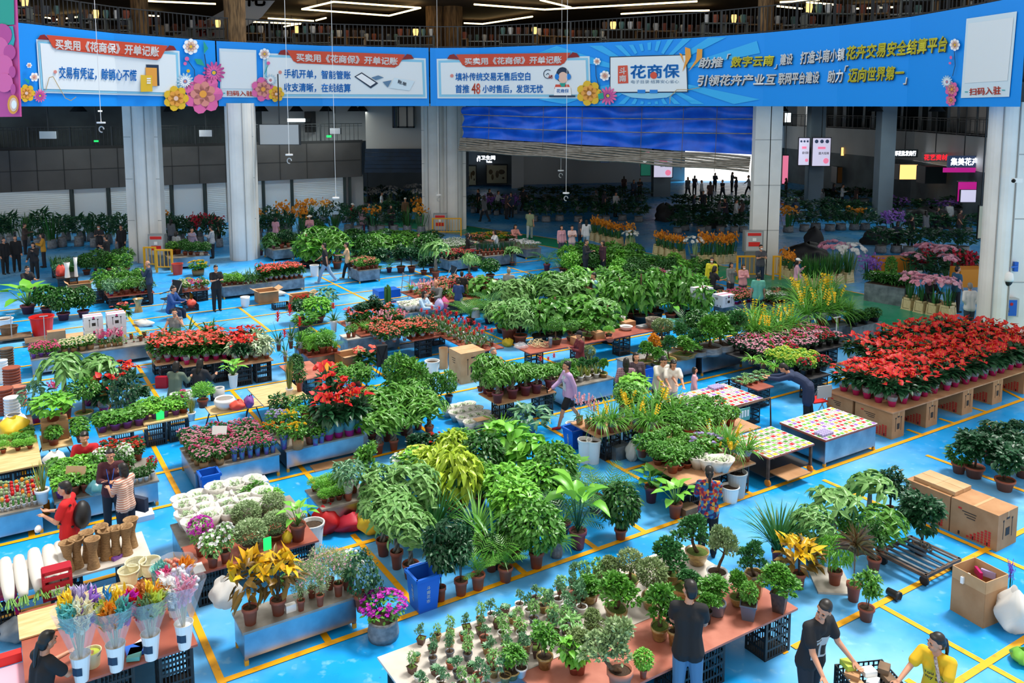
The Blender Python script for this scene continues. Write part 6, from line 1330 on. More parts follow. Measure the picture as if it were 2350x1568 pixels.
for kd,u,v,h,w_,l,c,kw in(('bonsaigreen',1348,1380,62,58,'low green bonsai in oval tan tray',WB,F(pw=52,ph=24)),('bonsaigreen',1413,1422,112,92,'bright green bonsai in oval tan tray',WB,F(pw=68,ph=32)),('bonsaiolive',1360,1461,66,52,'silvery bonsai with stone in slate tray',WB,F(pw=42,ph=18)),('bonsaiball',1445,1345,88,60,'clipped ball bonsai in oval tray',WB,F(pw=56,ph=18)),('bonsaiball',1495,1390,112,72,'large olive ball bonsai',WB,F(pw=64,ph=24)),('bonsaiolive',1400,1345,70,56,'leaning bonsai in tan tray',WB,F(pot='tray',pw=50,ph=20)),('bonsai',1535,1336,106,84,'layered pine bonsai in long tan tray',WB,F(pot='rect',pw=60,ph=24)),('bonsai',1576,1374,70,58,'small pine in wide square tray',WB,F(pot='rect',pw=80,ph=28)),('bonsai',1599,1294,112,82,'tall dark pine bonsai in round bowl',WB,F(pot='bowl',pw=56,ph=32)),('bonsaiblue',1645,1333,134,64,'juniper on twisted pale trunk in white pot',WB,F(pot='urn',pw=48,ph=24)),('bonsai',1730,1366,124,64,'pine bonsai in hexagonal tan pot',WP,F(pot='hex',pw=46,ph=54)),('bonsaigreen',1691,1390,84,48,'small tree in brown bowl',WP,F(pot='bowl',pw=37,ph=22)),('column',1717,1419,88,42,'upright shrub in square slate pot',WP,F(pot='squares',pw=40,ph=38)),('bonsaigreen',1788,1402,108,84,'maple bonsai in square brown pot',WP,F(pot='square',pw=38,ph=48)),('bonsaigreen',1640,1408,84,74,'bright bonsai in mossy bowl',WP,F(pot='traydark',pw=56,ph=32)),('bonsaigreen',1622,1430,70,50,'bonsai in small black pot',WP,F(pot='black',pw=24,ph=30)),('bonsaigreen',1514,1463,122,84,'bright green bonsai in tan tray','beside the black-shirted man',F(pw=56,ph=30)),('camellia',1546,1480,90,50,'leafy shrub in pot held by the man','at the hands of the black-shirted man',F(pot='glazer',pw=30,ph=36)),('bonsaiblue',1422,1592,170,110,'large grey juniper in terracotta tub','at the bottom edge of the bonsai boards',F(pot='terrap',pw=62,ph=62)),('limebush',1476,1556,72,44,'small leafy cutting in terracotta pot','at the front of the pink-brown board',F(pw=19,ph=22)),('bonsaiolive',1330,1545,100,80,'dark twiggy juniper','beside the large grey juniper',F(pot='terra',pw=34,ph=34)),('minigreen',1309,1473,66,56,'little tree in square brown pot',WB,F(pot='square',pw=28,ph=28)),('fiddle',1318,1545,96,66,'spiky plumeria-like plant','left of the dark twiggy juniper',F()),('jade',1250,1532,110,70,'round jade bonsai','before the little pots',F(pot='glazer',pw=40,ph=30)),('jade',1174,1556,80,70,'round box bonsai','at the bottom edge before the little pots',F(pot='glazer'))):
 px(kd,u,v,h,w_,l,.6,c,name='bonsai',**kw)
n=0
for j,(b,na,x0,x1)in enumerate(((9.18,15,4.3,7.6),(8.99,13,4.1,7.3),(8.8,12,4.0,7.05),(8.61,11,3.95,6.7),(8.42,10,3.95,6.3),(8.24,8,3.9,5.7),(8.02,6,3.9,5.3))):
 for i in range(na):
  kd=('mini','mini','minigreen','mini','minigreen','succulent')[rs.randint(6)];lk={'mini':'tiny blue-green bonsai','minigreen':'tiny pale-leaved tree','succulent':'tiny rosette succulent'}[kd]
  big=1.0+.5*(i/na);pt=('glazer','slate','square','glazer','white','terra')[rs.randint(6)]
  o=place(kd,AB(x0+(x1-x0)*(i+.5)/na+rs.randn()*.02,b+rs.randn()*.02,.6),(.26 if kd!='succulent' else.15)*big*jit(.15),.135*big*jit(.15),lk,where='on the pale board',name='miniature_bonsai',pot=pt,ph=.085*big,pw=.11*big);ROWCOL[o.name]=(j,i)
  # -- right foreground
for kd,u,v,h,w_,l,c,kw in(('grassdark',1783,1298,160,118,'tall grassy dracaena in grey pot','left of the broad umbrella plant',F(pot='plum',pw=28,ph=40)),('schefflera',1862,1290,136,96,'umbrella plant in wide bowl','behind the yellow croton on the floor',F(pot='glazer',pw=34,ph=30)),('croton',1832,1350,114,92,'yellow and orange croton on the floor','before the umbrella plant',F(pw=32,ph=38)),('bamboo',1915,1344,124,82,'bright lucky bamboo in terracotta pot','on the white board',F(pw=33,ph=38)),('marginata',1958,1378,178,78,'red-edged dragon tree on thin stems','right of the white board',F(pw=34,ph=42)),('spiral',2005,1312,130,58,'spiral-clipped shrub','beside the metal trolley',F(pw=32,ph=34)),('jade',1987,1423,120,64,'three-tiered small shrub in octagonal pot','nearest the man with the printed shirt',F(pw=38,ph=32)),('standard',1911,1252,138,100,'money tree standard with flat crown','left of the two standards',F(pot='black',pw=20,ph=24)),('standard',1993,1204,124,92,'money tree standard with flat crown','right of the two standards',F(pot='black',pw=20,ph=24)),('camellia',2042,1188,116,72,'dark glossy small tree','right of the money tree standards',F(pw=22,ph=26)),('pachirad',2022,1290,132,104,'bright palmate bush in red pot','left of the round dark camellia',F(pw=28,ph=32)),('happytree',1945,1240,76,60,'small pale bush','between the two standards',F()),('camellia',2112,1272,146,112,'round dark camellia in terracotta pot','left of the stacked cartons',F(pw=36,ph=26)),('camellia',2235,1095,110,110,'large glossy camellia','behind the cartons at their left',F()),('camellia',2275,1065,100,100,'large glossy camellia','rearmost behind the cartons',F()),('camellia',2305,1125,110,110,'large glossy camellia','directly behind the carton top',F()),('camellia',2348,1095,100,100,'large glossy camellia','at the right edge of the picture',F()),('camellia',2338,1015,50,50,'small red-budded shrub','at the right edge above the camellias',F()),('greendark',2200,1085,70,60,'dark leafed low shrub','at the corner behind the cartons',F())):px(kd,u,v,h,w_,l,0,c,**kw)
slabbox(1905,1335,0,(.75,.55,.03),'dirty white board on the floor','board','under the lucky bamboo','board_pale','floor_board',.9)
ca,cb=ab(2288,1268)
carton(ca+.31,cb+.42,0,(.62,.82,.64),'brown printed carton','nearest of the carton pair by the trolley');carton(ca+.31,cb+1.27,0,(.62,.84,.64),'brown printed carton','farther of the carton pair behind the camellia')
for i in range(2):carton(ca+.2+.26*i,cb+1.2,.645,(.25,.78,.07),'flat narrow carton',('left' if i==0 else 'right')+' one on top of the brown cartons','cardboard_pale',prints=False)
open_carton(2243,1410,.5,.52,.52,'tall open brown carton','beside the white sack',rz=-.1,flap=.18,upf=True)
for i,(u,v)in enumerate(((2215,1335),(2245,1322),(2268,1325))):slabbox(u,v,.52,(.2,.04,.1),('white plastic strip','magenta film','clear film piece')[i],'wrapping','inside the tall open carton',('white_paint','foil_magenta','petal_lilac')[i],'film_strip',i*.9)
bag(2326,1448,.48,.62,'bulging white woven sack','right of the tall open carton','paper_white',name='sack');bag(2344,1520,.3,.2,'green and yellow packet','at the right edge on the yellow line','leaf_bright')
px('cutpurple',2318,1352,62,14,'single purple flower on a wire',0,'behind the open carton',name='single_flower')
t=thing('trolley','flat grey metal trolley with loose wire','trolley',P(2106,1303),ROT,'left of the tall open carton')
g=G()
for s in(-1,1):g.box((0,s*.42,.2),(.95,.05,.05));g.box((s*.46,0,.2),(.05,.86,.05))
obj('frame',g,'rust_metal',t)
for i in range(6):g=G();g.box((-.38+i*.15,0,.225),(.05,.84,.025));obj('slat',g,'steel_dull',t)
for sx in(-1,1):
 for sy in(-1,1):g=G();g.tube([(sx*.4-.02,sy*.36,.08),(sx*.4+.02,sy*.36,.08)],.075,14);obj('wheel',g,'black',t)
g=G();a=np.linspace(0,14,60);g.tube(np.stack([.3+.09*np.sin(a*1.3),.1*np.cos(a)+.012*a,.25+.03*np.sin(a*2.1)],1),.012,5);obj('loose_wire',g,'bark_grey',t)
t=thing('empty_pot','empty black pot lying on its side','pot',P(2050,1373)+np.array([0,0,.075]),.6,'before the metal trolley');link('pot_body',POTS['black'],t,rot=(math.pi/2*1.05,0,0),sc=(.16,.16,.2),loc=(0,.1,.0))
SEED={}
for i,(c1,c2,c3)in enumerate((('petal_red','petal_white','leaf_mid'),('leaf_bright','petal_red','petal_white'),('petal_white','petal_orange','leaf_bright'),('petal_pink','petal_white','leaf_mid'),('petal_white','petal_crimson','leaf_bright'),('petal_yellow','leaf_bright','petal_white'),('petal_white','petal_purple','leaf_mid'),('leaf_mid','petal_yellow','petal_white'))):
 g=G();g.box((0,0,.006),(.1,.14,.012),0);g.box((0,-.015,.0125),(.08,.085,.002),1);g.box((0,.052,.0125),(.08,.02,.002),2);SEED[i]=(g.mesh('seed_packet',['white_paint',c1,c3]if i%2 else['white_paint',c2 if c2!='petal_white' else c1,c3]),{'petal_red':'red','leaf_bright':'bright green','petal_white':'pale','petal_pink':'pink','petal_yellow':'yellow','leaf_mid':'dark green'}[c1])
def packets(T,fa,fb,na,nb,where,sub=range(8)):
 L,D=T['a1']-T['a0'],T['b1']-T['b0'];sub=list(sub)
 for j in range(nb):
  for i in range(na):
   me,cn=SEED[sub[rs.randint(len(sub))]];s=min(L*(fa[1]-fa[0])/na/.112,1.35)
   o=link('seed_packet',me,None,AB(T['a0']+L*(fa[0]+(fa[1]-fa[0])*(i+.5)/na),T['b0']+D*(fb[0]+(fb[1]-fb[0])*(j+.5)/nb),T['z']+.001),ROT+rs.randn()*.06,(s,min(D*(fb[1]-fb[0])/nb/.15,1.4),1));tag(o,cn+' seed packet','seed packet',where);ROWCOL[o.name]=(j,i)
T24=bench((1893,1011),(2017,974),1.2,.6,'steel bench of seed packets','beside the yellow line by the cartons','board_red')
packets(T24,(.0,1.0),(.0,1.0),13,8,'on the steel seed bench')
T23=rect((1762,1052),(1872,1020),1.12,.6);t=thing('wheeled_table','wheeled metal frame table of seed packets','table',AB((T23[0]+T23[1])/2,T23[2]+T23[3]/2),ROT,'left of the steel seed bench');L,D=T23[1]-T23[0],T23[3]
g=G();g.box((0,0,.585),(L,D,.03));obj('table_top',g,'board_red',t);g=G();g.box((0,0,.16),(L*.94,D*.9,.02));obj('shelf',g,'dark_metal',t)
for sx in(-1,1):
 for sy in(-1,1):g=G();g.box((sx*(L/2-.05),sy*(D/2-.05),.36),(.05,.05,.44));obj('leg',g,'rust_metal',t);g=G();g.tube([(sx*(L/2-.05)-.02,sy*(D/2-.05),.07),(sx*(L/2-.05)+.02,sy*(D/2-.05),.07)],.07,14);obj('wheel',g,'petal_orange',t)
T23=dict(a0=T23[0],a1=T23[1],b0=T23[2],b1=T23[2]+D,z=.6);packets(T23,(0,1),(0,1),8,7,'on the wheeled seed table',(1,7,1,0,5))
slabbox(1812,1085,.18,(.7,.5,.02),'flattened brown cardboard','cardboard','on the shelf of the wheeled table','cardboard','flat_cardboard')
T21=board((1594,957),(1753,915),1.28,.6,'board_red','board of flower seed packets','behind the orchid boards',3);packets(T21,(0,1),(0,1),15,7,'on the rear seed board',(0,2,3,4,6))
for Tq,n_,fa,fb,w_ in((T21,4,.74,.8,'on the rear seed board'),(T24,4,.05,.12,'on the steel seed bench')):
 for j in range(n_):
  for i in range(6):
   q=AB(Tq['a0']+(Tq['a1']-Tq['a0'])*fa+i*.062,Tq['b0']+(Tq['b1']-Tq['b0'])*fb+j*.062,.615);g=G();g.lathe([(.02,0),(.03,.012),(.03,.05),(.012,.062)],8);o=obj('seed_pot',g,'petal_lilac',None,q);tag(o,'small lilac seed pot','pot',w_);ROWCOL[o.name]=(j,i)
B22=board((1739,896),(1777,887),(1683,874),.5,'board_red','orange board of seedlings','behind the bent navy-coated woman',1)
a0,b0=ab(1690,880,.5);a1,b1=ab(1775,868,.5);fill(['succulent','minigreen'],a0-.1,a1+.1,b0-.35,b1+.45,.5,.22,.22,.15,.2,dict(succulent='brownish rosette seedling',minigreen='little green seedling'),'on the seedling board',name='seedling',pot='terra')
t=thing('pipe_stand','rusty pipe frame with small teal sign','frame',P(1735,990),ROT,'between the seed tables');g=G();g.tube([(-.75,.25,.55),(.45,0,.72),(.5,0,0)],.022,6);obj('pipe',g,'rust_metal',t);g=G();g.box((-.35,.12,.42),(.5,.02,.3));s=obj('sign_board',g,'petal_teal',t);g=G()
for i in range(5):g.box((-.53+i*.09,.105,.44),(.055,.01,.15))
obj('lettering',g,'white_paint',s)
folding_chair(1870,958,200,'folding chair with red seat','behind the steel seed bench')
bucket(1912,955,.3,.16,'orange-yellow plastic bucket','beside the red folding chair','petal_orange',inner=None);crate(16.0,14.9,0,.4,'black crate full of odds and ends','beside the bent navy-coated woman',.5,.4)
fa0,fb0=ab(2049,948,.64);TB=dict(a0=fa0,a1=fa0+7.4,b0=fb0,b1=fb0+1.75,z=.64)
ab_board(fa0,fa0+3.7,fb0,fb0+1.75,.64,'board_tan','tan board of red anthuriums on cartons','nearest end of the anthurium field');ab_board(fa0+3.71,fa0+7.4,fb0,fb0+1.75,.64,'board_tan','tan board of red anthuriums on cartons','far end of the anthurium field')
for i,a in enumerate((fa0+.24,fa0+1.55,fa0+3.05,fa0+4.4,fa0+5.9)):carton(a+.02,fb0+.5,0,(.46,.96,.605),'printed brown carton on end','under the anthurium boards');ROWCOL[C.objects[-1].name]=(0,i)
carton(fa0+.26,fb0+1.4,0,(.46,.7,.605),'printed brown carton on end','under the near back corner of the anthurium boards')
KW=dict(name='anthurium')
tf(TB,'anthurium',(.02,.99),(.06,.97),17,5,.72,.62,'red anthurium in magenta pot','on the long tan boards',**KW)
fill('anthurium',fa0+2.6,fa0+7.6,fb0+1.85,fb0+3.3,.5,.46,.42,.78,.62,'red anthurium in magenta pot','in the rows behind the tan boards',**KW)
ab_board(fa0+2.5,fa0+7.7,fb0+1.78,fb0+3.35,.5,'board_tan','tan board of more anthuriums','behind the long tan boards')
for i in range(3):crate(fa0+2.9+i*2.1,fb0+2.1,0,.47,'black plastic lattice crate','under the rear anthurium board');
B26=board((1860,870),(1910,860),(1800,854),.6,'dark_metal','dark board of lime and fern pots','behind the bent navy-coated woman',2)
a0,b0=ab(1860,870,.6);ab_board(a0-.1,a0+3.6,b0+1.5,b0+3.2,.58,'dark_metal','dark board of azaleas','between lime plants and anthuriums');crate(a0+.4,b0+1.9,0,.55,'black plastic lattice crate','under the azalea board');crate(a0+3.2,b0+1.9,0,.55,'black plastic lattice crate','under the far end of the azalea board')
fill(['limeflower','limeflower','azaleared'],a0-.1,a0+1.0,b0+.1,b0+1.5,.6,.3,.32,.45,.38,dict(limeflower='lime-bracted bushy pot',azaleared='salmon flowering pot'),'on the dark lime-plant board');fill('fern',a0-.5,a0-.1,b0+.7,b0+1.9,.6,.35,.35,.42,.45,'bright green fern','at the left of the lime plants')
fill(['azalea','azaleared','azalea','kalpink'],a0+.1,a0+3.5,b0+1.6,b0+3.1,.58,.34,.34,.38,.38,dict(azalea='pink azalea in black pot',azaleared='crimson azalea in black pot',kalpink='hot pink azalea'),'on the azalea board',pot='black')
p=P(1918,800,0);t=thing('pull_handle','white T-shaped cart handle','handle',p,ROT,'standing behind the azaleas');g=G();g.bar((0,0,0),(.12,.1,.95),.03);obj('shaft',g,'white_paint',t);g=G();g.bar((-.05,.1,.95),(.3,.1,.95),.035);obj('grip',g,'white_paint',t)
O1=board((1373,1004),(1448,984),(1313,969),.6,'board_tan','tan board of orchids nearest the white tubs','right of the walking woman',1)
a0,b0=ab(1448,982,.6);a1,b1=ab(1514,1017,.6);c0,d0=ab(1578,1113,.6);c1,d1=ab(1734,1062,.6)
ab_board(a0-.0,a0+.75,d0+1.15,b0+.6,.6,'board_tan','tan board of orchids running to the front','between the two other orchid boards');ab_board(c0,c1,d0,d0+1.13,.6,'board_tan','tan board of mixed pots','behind the floral woman')
for a,b in((c1-.3,d0+.25),(c0+.4,d0+.3),(a0+.3,d0+1.6),(a0+.3,b0+.2),(c1-.3,d0+.9)):crate(a,b,0,.57,'black plastic lattice crate','under the orchid boards')
for kd,u,v,h,w_,l in(('orchidpink',1330,974,60,28,'pink orchid in film'),('orchidpink',1349,983,66,26,'pink orchid spray in film'),('orchidpink',1362,988,60,26,'pale pink orchid in film'),('cymbidium',1378,996,78,48,'yellow cymbidium in black pot'),('cymbidium',1404,992,78,48,'yellow cymbidium in film-wrapped pot'),('fern',1426,988,44,30,'small grassy orchid'),('orchidyellow',1440,976,70,44,'orange and white orchid')):px(kd,u,v,h*1.2,w_*1.25,l,.6,'on the orchid board by the white tubs')
for kd,u,v,h,w_,l in(('cymbidium',1460,985,78,50,'yellow cymbidium'),('fern',1476,995,48,34,'small grassy orchid in terracotta pot'),('cymbidium',1494,996,84,56,'yellow cymbidium with full spray'),('fern',1510,1012,46,34,'grassy orchid in terracotta pot'),('grass',1480,955,80,60,'grassy orchid'),('cymbidium',1510,965,90,70,'yellow cymbidium in bud'),('cymbidium',1545,975,80,60,'yellow-green cymbidium'),('pothoslime',1455,925,60,60,'pale broad-leaved plant'),('happytree',1440,945,60,56,'pale leafy plant')):px(kd,u,v,h*1.15,w_*1.2,l,.6,'on the connecting orchid board')
tf(dict(a0=c0,a1=c1,b0=d0,b1=d0+1.5,z=.6),['happytree','green','jade'],(.02,.55),(.25,1.05),5,3,.46,.46,dict(happytree='dense small-leaved pot',green='dense green pot',jade='round-leaved pot'),'on the mixed-pot board')
fill(['pothos','happytree','green'],a0+.6,a0+2.2,d0+1.5,d0+2.8,.55,.42,.42,.5,.5,dict(pothos='pothos with broad leaves',happytree='bushy small-leaved pot',green='leafy green pot'),'behind the mixed-pot board')
ab_board(a0+.8,a0+2.5,d0+1.3,d0+2.9,.55,'board_tan','tan board hidden under foliage','behind the mixed-pot board');crate(a0+1.6,d0+2,0,.52,'black plastic lattice crate','under the foliage board')
for kd,u,v,h,w_,l in(('cymbidium',1640,1040,80,56,'yellow cymbidium with tall spray'),('cymbidium',1672,1052,90,60,'yellow cymbidium in clear film'),('cymbidium',1712,1058,76,52,'yellow cymbidium in black pot'),('orchidyellow',1676,1066,52,36,'orange bird-like orchid'),('mumlilac',1620,1055,50,60,'lilac flower spikes'),('orchidyellow',1640,1062,46,34,'small orange orchid')):px(kd,u,v,h*1.15,w_*1.2,l,.6,'at the right of the mixed-pot board')
for u,v in((1600,1075),(1622,1080),(1645,1083),(1660,1082)):px('wrapped',u,v,40,40,'pot sleeved in clear white film',.6,'at the front of the mixed-pot board',name='wrapped_plant')
bag(1490,1055,.75,.5,'large green woven sack','under the connecting orchid board','petal_teal',sq=.8,name='sack');bag(1450,1058,.26,.42,'pale sack of soil','left of the green sack','paper_white',name='sack');slabbox(1420,1050,0,(.4,.3,.3),'dark grey box with yellow film','box','beside the pale sack','steel_dull','storage_box')
bucket(1690,1140,.5,.19,'tall grey plastic tub','under the mixed-pot board','grey_light');bucket(1675,1150,.3,.17,'white bucket with brown rim','right of the floral woman','white_paint')
bin_(1478,895,.6,.36,'blue bin with white lettering','behind the couple in white shirts')
# -- middle stalls
B19=board((1142,928),(1278,900),(1097,903),.6,'board_tan','tan board of thick-trunked money trees','left of the walking woman',2,back=False);T19=bench((1296,893),(1410,867),1.2,.55,'steel bench of small bonsai','right of the walking woman')
for u,v,h,w_,c in((1118,903,92,68,'leftmost on the money-tree board'),(1142,924,82,58,'on the front corner of the money-tree board'),(1176,914,84,56,'second on the money-tree board'),(1206,907,66,44,'in blue wrap on the money-tree board'),(1231,902,62,54,'fourth on the money-tree board'),(1262,893,60,48,'beside the walking woman')):px('pachirad',u,v,h,w_,'money tree in dark pot',.6,c,name='money_tree',pot='plum',pw=27,ph=24)
tf(B19,['pachirad','schefflera'],(.0,1.0),(.45,1.3),6,2,.55,.55,dict(pachirad='money tree',schefflera='pale umbrella plant'),'at the back of the money-tree board',name='money_tree')
tf(T19,['bonsai','green','sanse','bonsaigreen'],(.02,.98),(.1,.8),6,3,.42,.34,dict(bonsai='small pine bonsai',green='small green pot',sanse='striped snake plant in white pot',bonsaigreen='green bonsai in tray'),'on the small-bonsai bench');tf(T19,'bromeliad',(.0,.4),(.8,1.2),3,1,.45,.4,'red bromeliad','at the back of the small-bonsai bench')
px('ivy',1258,935,60,36,'hanging basket of trailing leaves',.1,'hanging from the money-tree board',name='hanging_plant');px('bonsaiball',1350,838,46,34,'round golden bonsai',.4,'behind the small-bonsai bench');px('greendark',1412,905,42,22,'small dark shrub in black pot',0,'at the right end of the small-bonsai bench',pot='black')
p=ab(1075,880);carton(p[0]+.15,p[1]+.35,0,(.75,.7,.85),'tall brown carton with cut flap','left of the reclining old man','cardboard_pale',red=False)
vase(1018,845,.6,.13,0,'open brown paper bag','right of the white tub of soil',[(1,0),(.9,.4),(1.05,1)],'cardboard_pale','paper_bag');bucket(992,858,.38,.2,'white tub heaped with soil','left of the paper bag','white_paint')
open_carton(800,850,.6,.5,.5,'open brown carton','beside the red flowers in a white bowl',rz=.1);px('anthcoral',840,858,62,54,'red and pink flowering pot in white bowl',0,'before the folded black chair',pot='white',ph=18,pw=32)
t=thing('folded_chair','folded black camping chair','chair',P(877,860),.4,'right of the red-flowered white bowl');g=G();g.box((0,0,.55),(.3,.16,.6));obj('seat',g,'black',t);
for sx in(-1,1):
 for sy in(-1,1):g=G();g.bar((sx*.14,sy*.1,.85),(-sx*.14,sy*.16,0),.025);obj('leg',g,'black',t)
slabbox(872,800,.0,(.35,.3,.5),'small brown box on blue stool','box','behind the folded black chair','cardboard_pale','brown_box')
bag(765,860,.9,.35,'heap of orange and white bags','on the pink board end','petal_orange',sq=.8)
T18=board((1219,813),(1541,751),(1181,797),.62,'board_red','long red-brown board of pots and bowls','behind the maroon-shirted woman',4,back=False)
for kd,u,v,h,w_,l in(('topiary',1275,790,62,40,'round clipped bonsai'),('topiary',1312,782,48,36,'rounded lime bonsai'),('bonsaigreen',1345,776,40,40,'flat-topped bonsai'),('asparagus',1397,775,28,28,'small fern bowl')):px(kd,u,v,h,w_,l,.62,'on the long red-brown board',pot='square')
for u,v,w_,d_,h_,m_,l,n_ in((1325,790,.3,.3,.22,'cardboard','small brown box','brown_box'),(1372,776,.32,.26,.2,'cardboard','brown box behind the fern','brown_box'),(1440,748,.42,.3,.16,'cardboard','low brown box','brown_box'),(1475,752,.36,.26,.07,'grey','grey rectangular bonsai dish','bonsai_dish'),(1514,748,.2,.2,.22,'cardboard','brown box beside the teal basin','brown_box')):slabbox(u,v,.62,(w_,d_,h_),l,'box','on the long red-brown board',m_,n_)
for u,v,r,h_,m_,l in((1437,757,.2,.12,'pot_white','pale ceramic bowl'),(1500,752,.26,.3,'bark_grey','rough bark planter'),(1530,745,.26,.14,'petal_teal','teal ceramic basin'),(1263,798,.06,.3,'steel_dull','metal flask'),(1375,745,.1,.26,'bark_twig','carved wooden pot'),(1428,745,.1,.26,'pot_white','white ribbed pot'),(1400,785,.12,.12,'terracotta','stack of red saucers')):vase(u,v,h_,r,.62,l,'on the long red-brown board',[(.6,0),(.9,.4),(1,.9),(1.04,1),(.9,1),(.8,.6)],m_,'bowl' if h_<.2 else 'pot')
for i in range(10):g=G();a=np.linspace(0,6,14);c=P(1222+i*3,795-(i%3)*4,.66);g.tube(np.stack([.14*np.cos(a+i),.1*np.sin(a*1.1+i),.05+.05*np.sin(a*.7+i)],1),.008,4);tag(obj('wood_root',g,'stake_cream',None,c),'twisted pale root piece','root','in the heap on the red-brown board','twisted roots on the red-brown board')
bag(1195,800,.4,.18,'clear film bag of roots','at the left end of the red-brown board','foil_clear',.62)
def mass(u0,u1,v0,v1,kds,nu,nv,h,w_,look,where,z=0.0,**k):
 for j in range(nv):
  for i in range(nu):
   v=v1+(v0-v1)*(j+.5)/nv;u=u0+(u1-u0)*(i+.5)/nu+rs.randn()*(u1-u0)/nu*.15;kk=kds[rs.randint(len(kds))];o=px(kk,u,v+rs.randn()*2,h*jit(.12)*(1-.12*j),w_*jit(.1),look[kk]if isinstance(look,dict)else look,z,where,**k);ROWCOL[o.name]=(j,i)
mass(1140,1410,745,800,['philodendron','pothos','monstera','schefflera','totem'],7,2,96,74,dict(philodendron='bright philodendron',pothos='climbing pothos',monstera='split-leaf monstera',schefflera='pale umbrella plant',totem='pothos on a moss pole'),'in the leafy mass behind the red-brown board')
mass(1100,1620,700,745,['philodendron','totem','happytree','palm','schefflera','pachirad'],11,2,92,72,dict(philodendron='bright philodendron',totem='pothos on a moss pole',happytree='bushy happiness tree',palm='feathery palm',schefflera='pale umbrella plant',pachirad='money tree'),'in the upper leafy mass')
for u,v,h,w_ in((1470,745,120,60),(1505,735,125,64),(1560,735,130,60),(1585,735,110,56),(1610,748,96,50),(1420,745,110,60)):px('totem',u,v,h,w_,'tall pothos on a moss pole',0,'left of the stacked white cartons')
for u,v,h,w_,kd,l in((1080,745,84,70,'areca','bright areca palm'),(1122,742,92,86,'palm','wide feathery palm'),(1065,700,70,50,'palm','dark kentia palm')):px(kd,u,v,h,w_,l,0,'behind the bromeliad boards')
T30a=bench((1470,845),(1604,820),1.1,.55,'steel bench of tray bonsai','behind the couple in white shirts');T30=bench((1611,820),(1708,800),1.1,.55,'steel bench of rock bonsai','right of the tray bonsai bench')
for kd,u,v,h,w_,l,kw in(('bonsaigreen',1480,840,56,40,'green bonsai in yellow bowl',F()),('bonsaiorange',1497,832,66,34,'orange-leaved bonsai',F()),('bonsaigreen',1510,843,44,36,'bonsai in teal tray',F(pot='traydark')),('bonsai',1535,835,64,44,'dark leaning bonsai',F()),('bonsaigreen',1568,822,50,56,'spreading bonsai in yellow tray',F(pot='rect')),('bonsaiball',1520,790,60,50,'rounded bonsai',F()),('bonsai',1560,800,60,44,'blue-green bonsai',F()),('bonsai',1600,815,60,50,'bonsai on dark rock',F(pot='bag')),('bonsaigreen',1628,812,84,60,'tall bonsai on grey rock',F(pot='bag')),('bonsaigreen',1655,805,80,62,'tall dark bonsai on black rock',F(pot='bag')),('bonsai',1690,800,84,56,'tall bonsai in pale stone pot',F(pot='urn')),('happydark',1600,775,66,60,'dense dark tree',F()),('happydark',1645,772,58,56,'dense dark tree',F()),('happydark',1684,768,58,52,'dense dark tree',F()),('palm',1570,765,80,60,'grassy palm',F())):px(kd,u,v,h,w_,l,.55,'on the bonsai benches',name='bonsai' if 'bonsai' in kd else 'potted_plant',**kw)
B29=board((1746,793),(1840,770),(1708,780),.55,'board_tan','tan board of yellow cymbidiums on crates','right of the rock bonsai bench',2,back=False);T27=bench((1873,761),(1958,742),(1827,751),.6,'grey steel bench of yellow cymbidiums','beside the green aisle','steel_dull','steel_dull');T28=bench((1968,756),(2013,735),(1958,741),.55,'small grey bench of dark shrubs','at the corner of the green aisle','steel_dull','steel_dull')
for u,v in((1715,780),(1732,786),(1760,788),(1788,778),(1815,772),(1740,770),(1770,766),(1800,760),(1725,758)):px('cymbidium',u,v,84,60,'yellow cymbidium in clear film',.55,'on the crate-borne tan board',name='cymbidium')
for i in range(3):
 for j in range(4):
  o=px('cymbidium',1850+i*34-j*6,750-j*14-i*5,90,70,'yellow cymbidium in full bloom',.6,'on the grey cymbidium bench',name='cymbidium');ROWCOL[o.name]=(j,i)
px('grass',1948,738,66,50,'grassy orchid in wooden slat pot',.6,'at the right end of the grey bench',pot='basket',ph=20,pw=14);tf(T28,'greendark',(.0,1.0),(.1,.9),3,3,.45,.4,'dark broad-leaved pot','on the small grey bench',pot='black')
fill('greendark',T27['a0']-2.4,T27['a0']-.6,T27['b0']-.9,T27['b0']-.1,0,.3,.3,.3,.3,'low dark potted seedling','on the floor below the crate-borne board')
B17=board((946,782),(1010,772),(919,766),.6,'board_red','red-brown board of pink bromeliads','right of the white-topped bench',1);a0,b0=ab(1010,772,.6);a1,b1=ab(1068,800,.6);ab_board(a0+.02,a0+1.0,b1-.5,b0+2.0,.6,'board_red','red-brown board of red bromeliads','running toward the tall carton');crate(a0+.5,b1,0,.57,'black plastic lattice crate','under the red bromeliad board');crate(a0+.5,b0+1.2,0,.57,'black plastic lattice crate','under the rear of the red bromeliad board')
fill(['kalsalmon','anthcoral'],a0-1.9,a0-.05,b0,b0+1.2,.6,.32,.34,.42,.36,dict(kalsalmon='salmon pink flowering pot',anthcoral='coral anthurium'),'on the pink bromeliad board',pot='cello');fill('bromeliad',a0+.05,a0+1.0,b1-.3,b0+1.8,.6,.34,.36,.5,.46,'red bromeliad in film','on the red bromeliad board',name='bromeliad')
fill(['kalpink','orchidpink','anthcoral','grass'],a0-1.9,a0-.1,b0+1.3,b0+3.2,.6,.4,.4,.46,.4,dict(kalpink='hot pink flowering pot',orchidpink='pink orchid',anthcoral='coral anthurium',grass='grassy green pot'),'behind the pink bromeliad board',pot='terra');ab_board(a0-2.0,a0,b0+1.25,b0+3.3,.6,'board_red','red-brown board of mixed pink pots','behind the pink bromeliads');crate(a0-1.5,b0+2,0,.57,'black plastic lattice crate','under the mixed pink board')
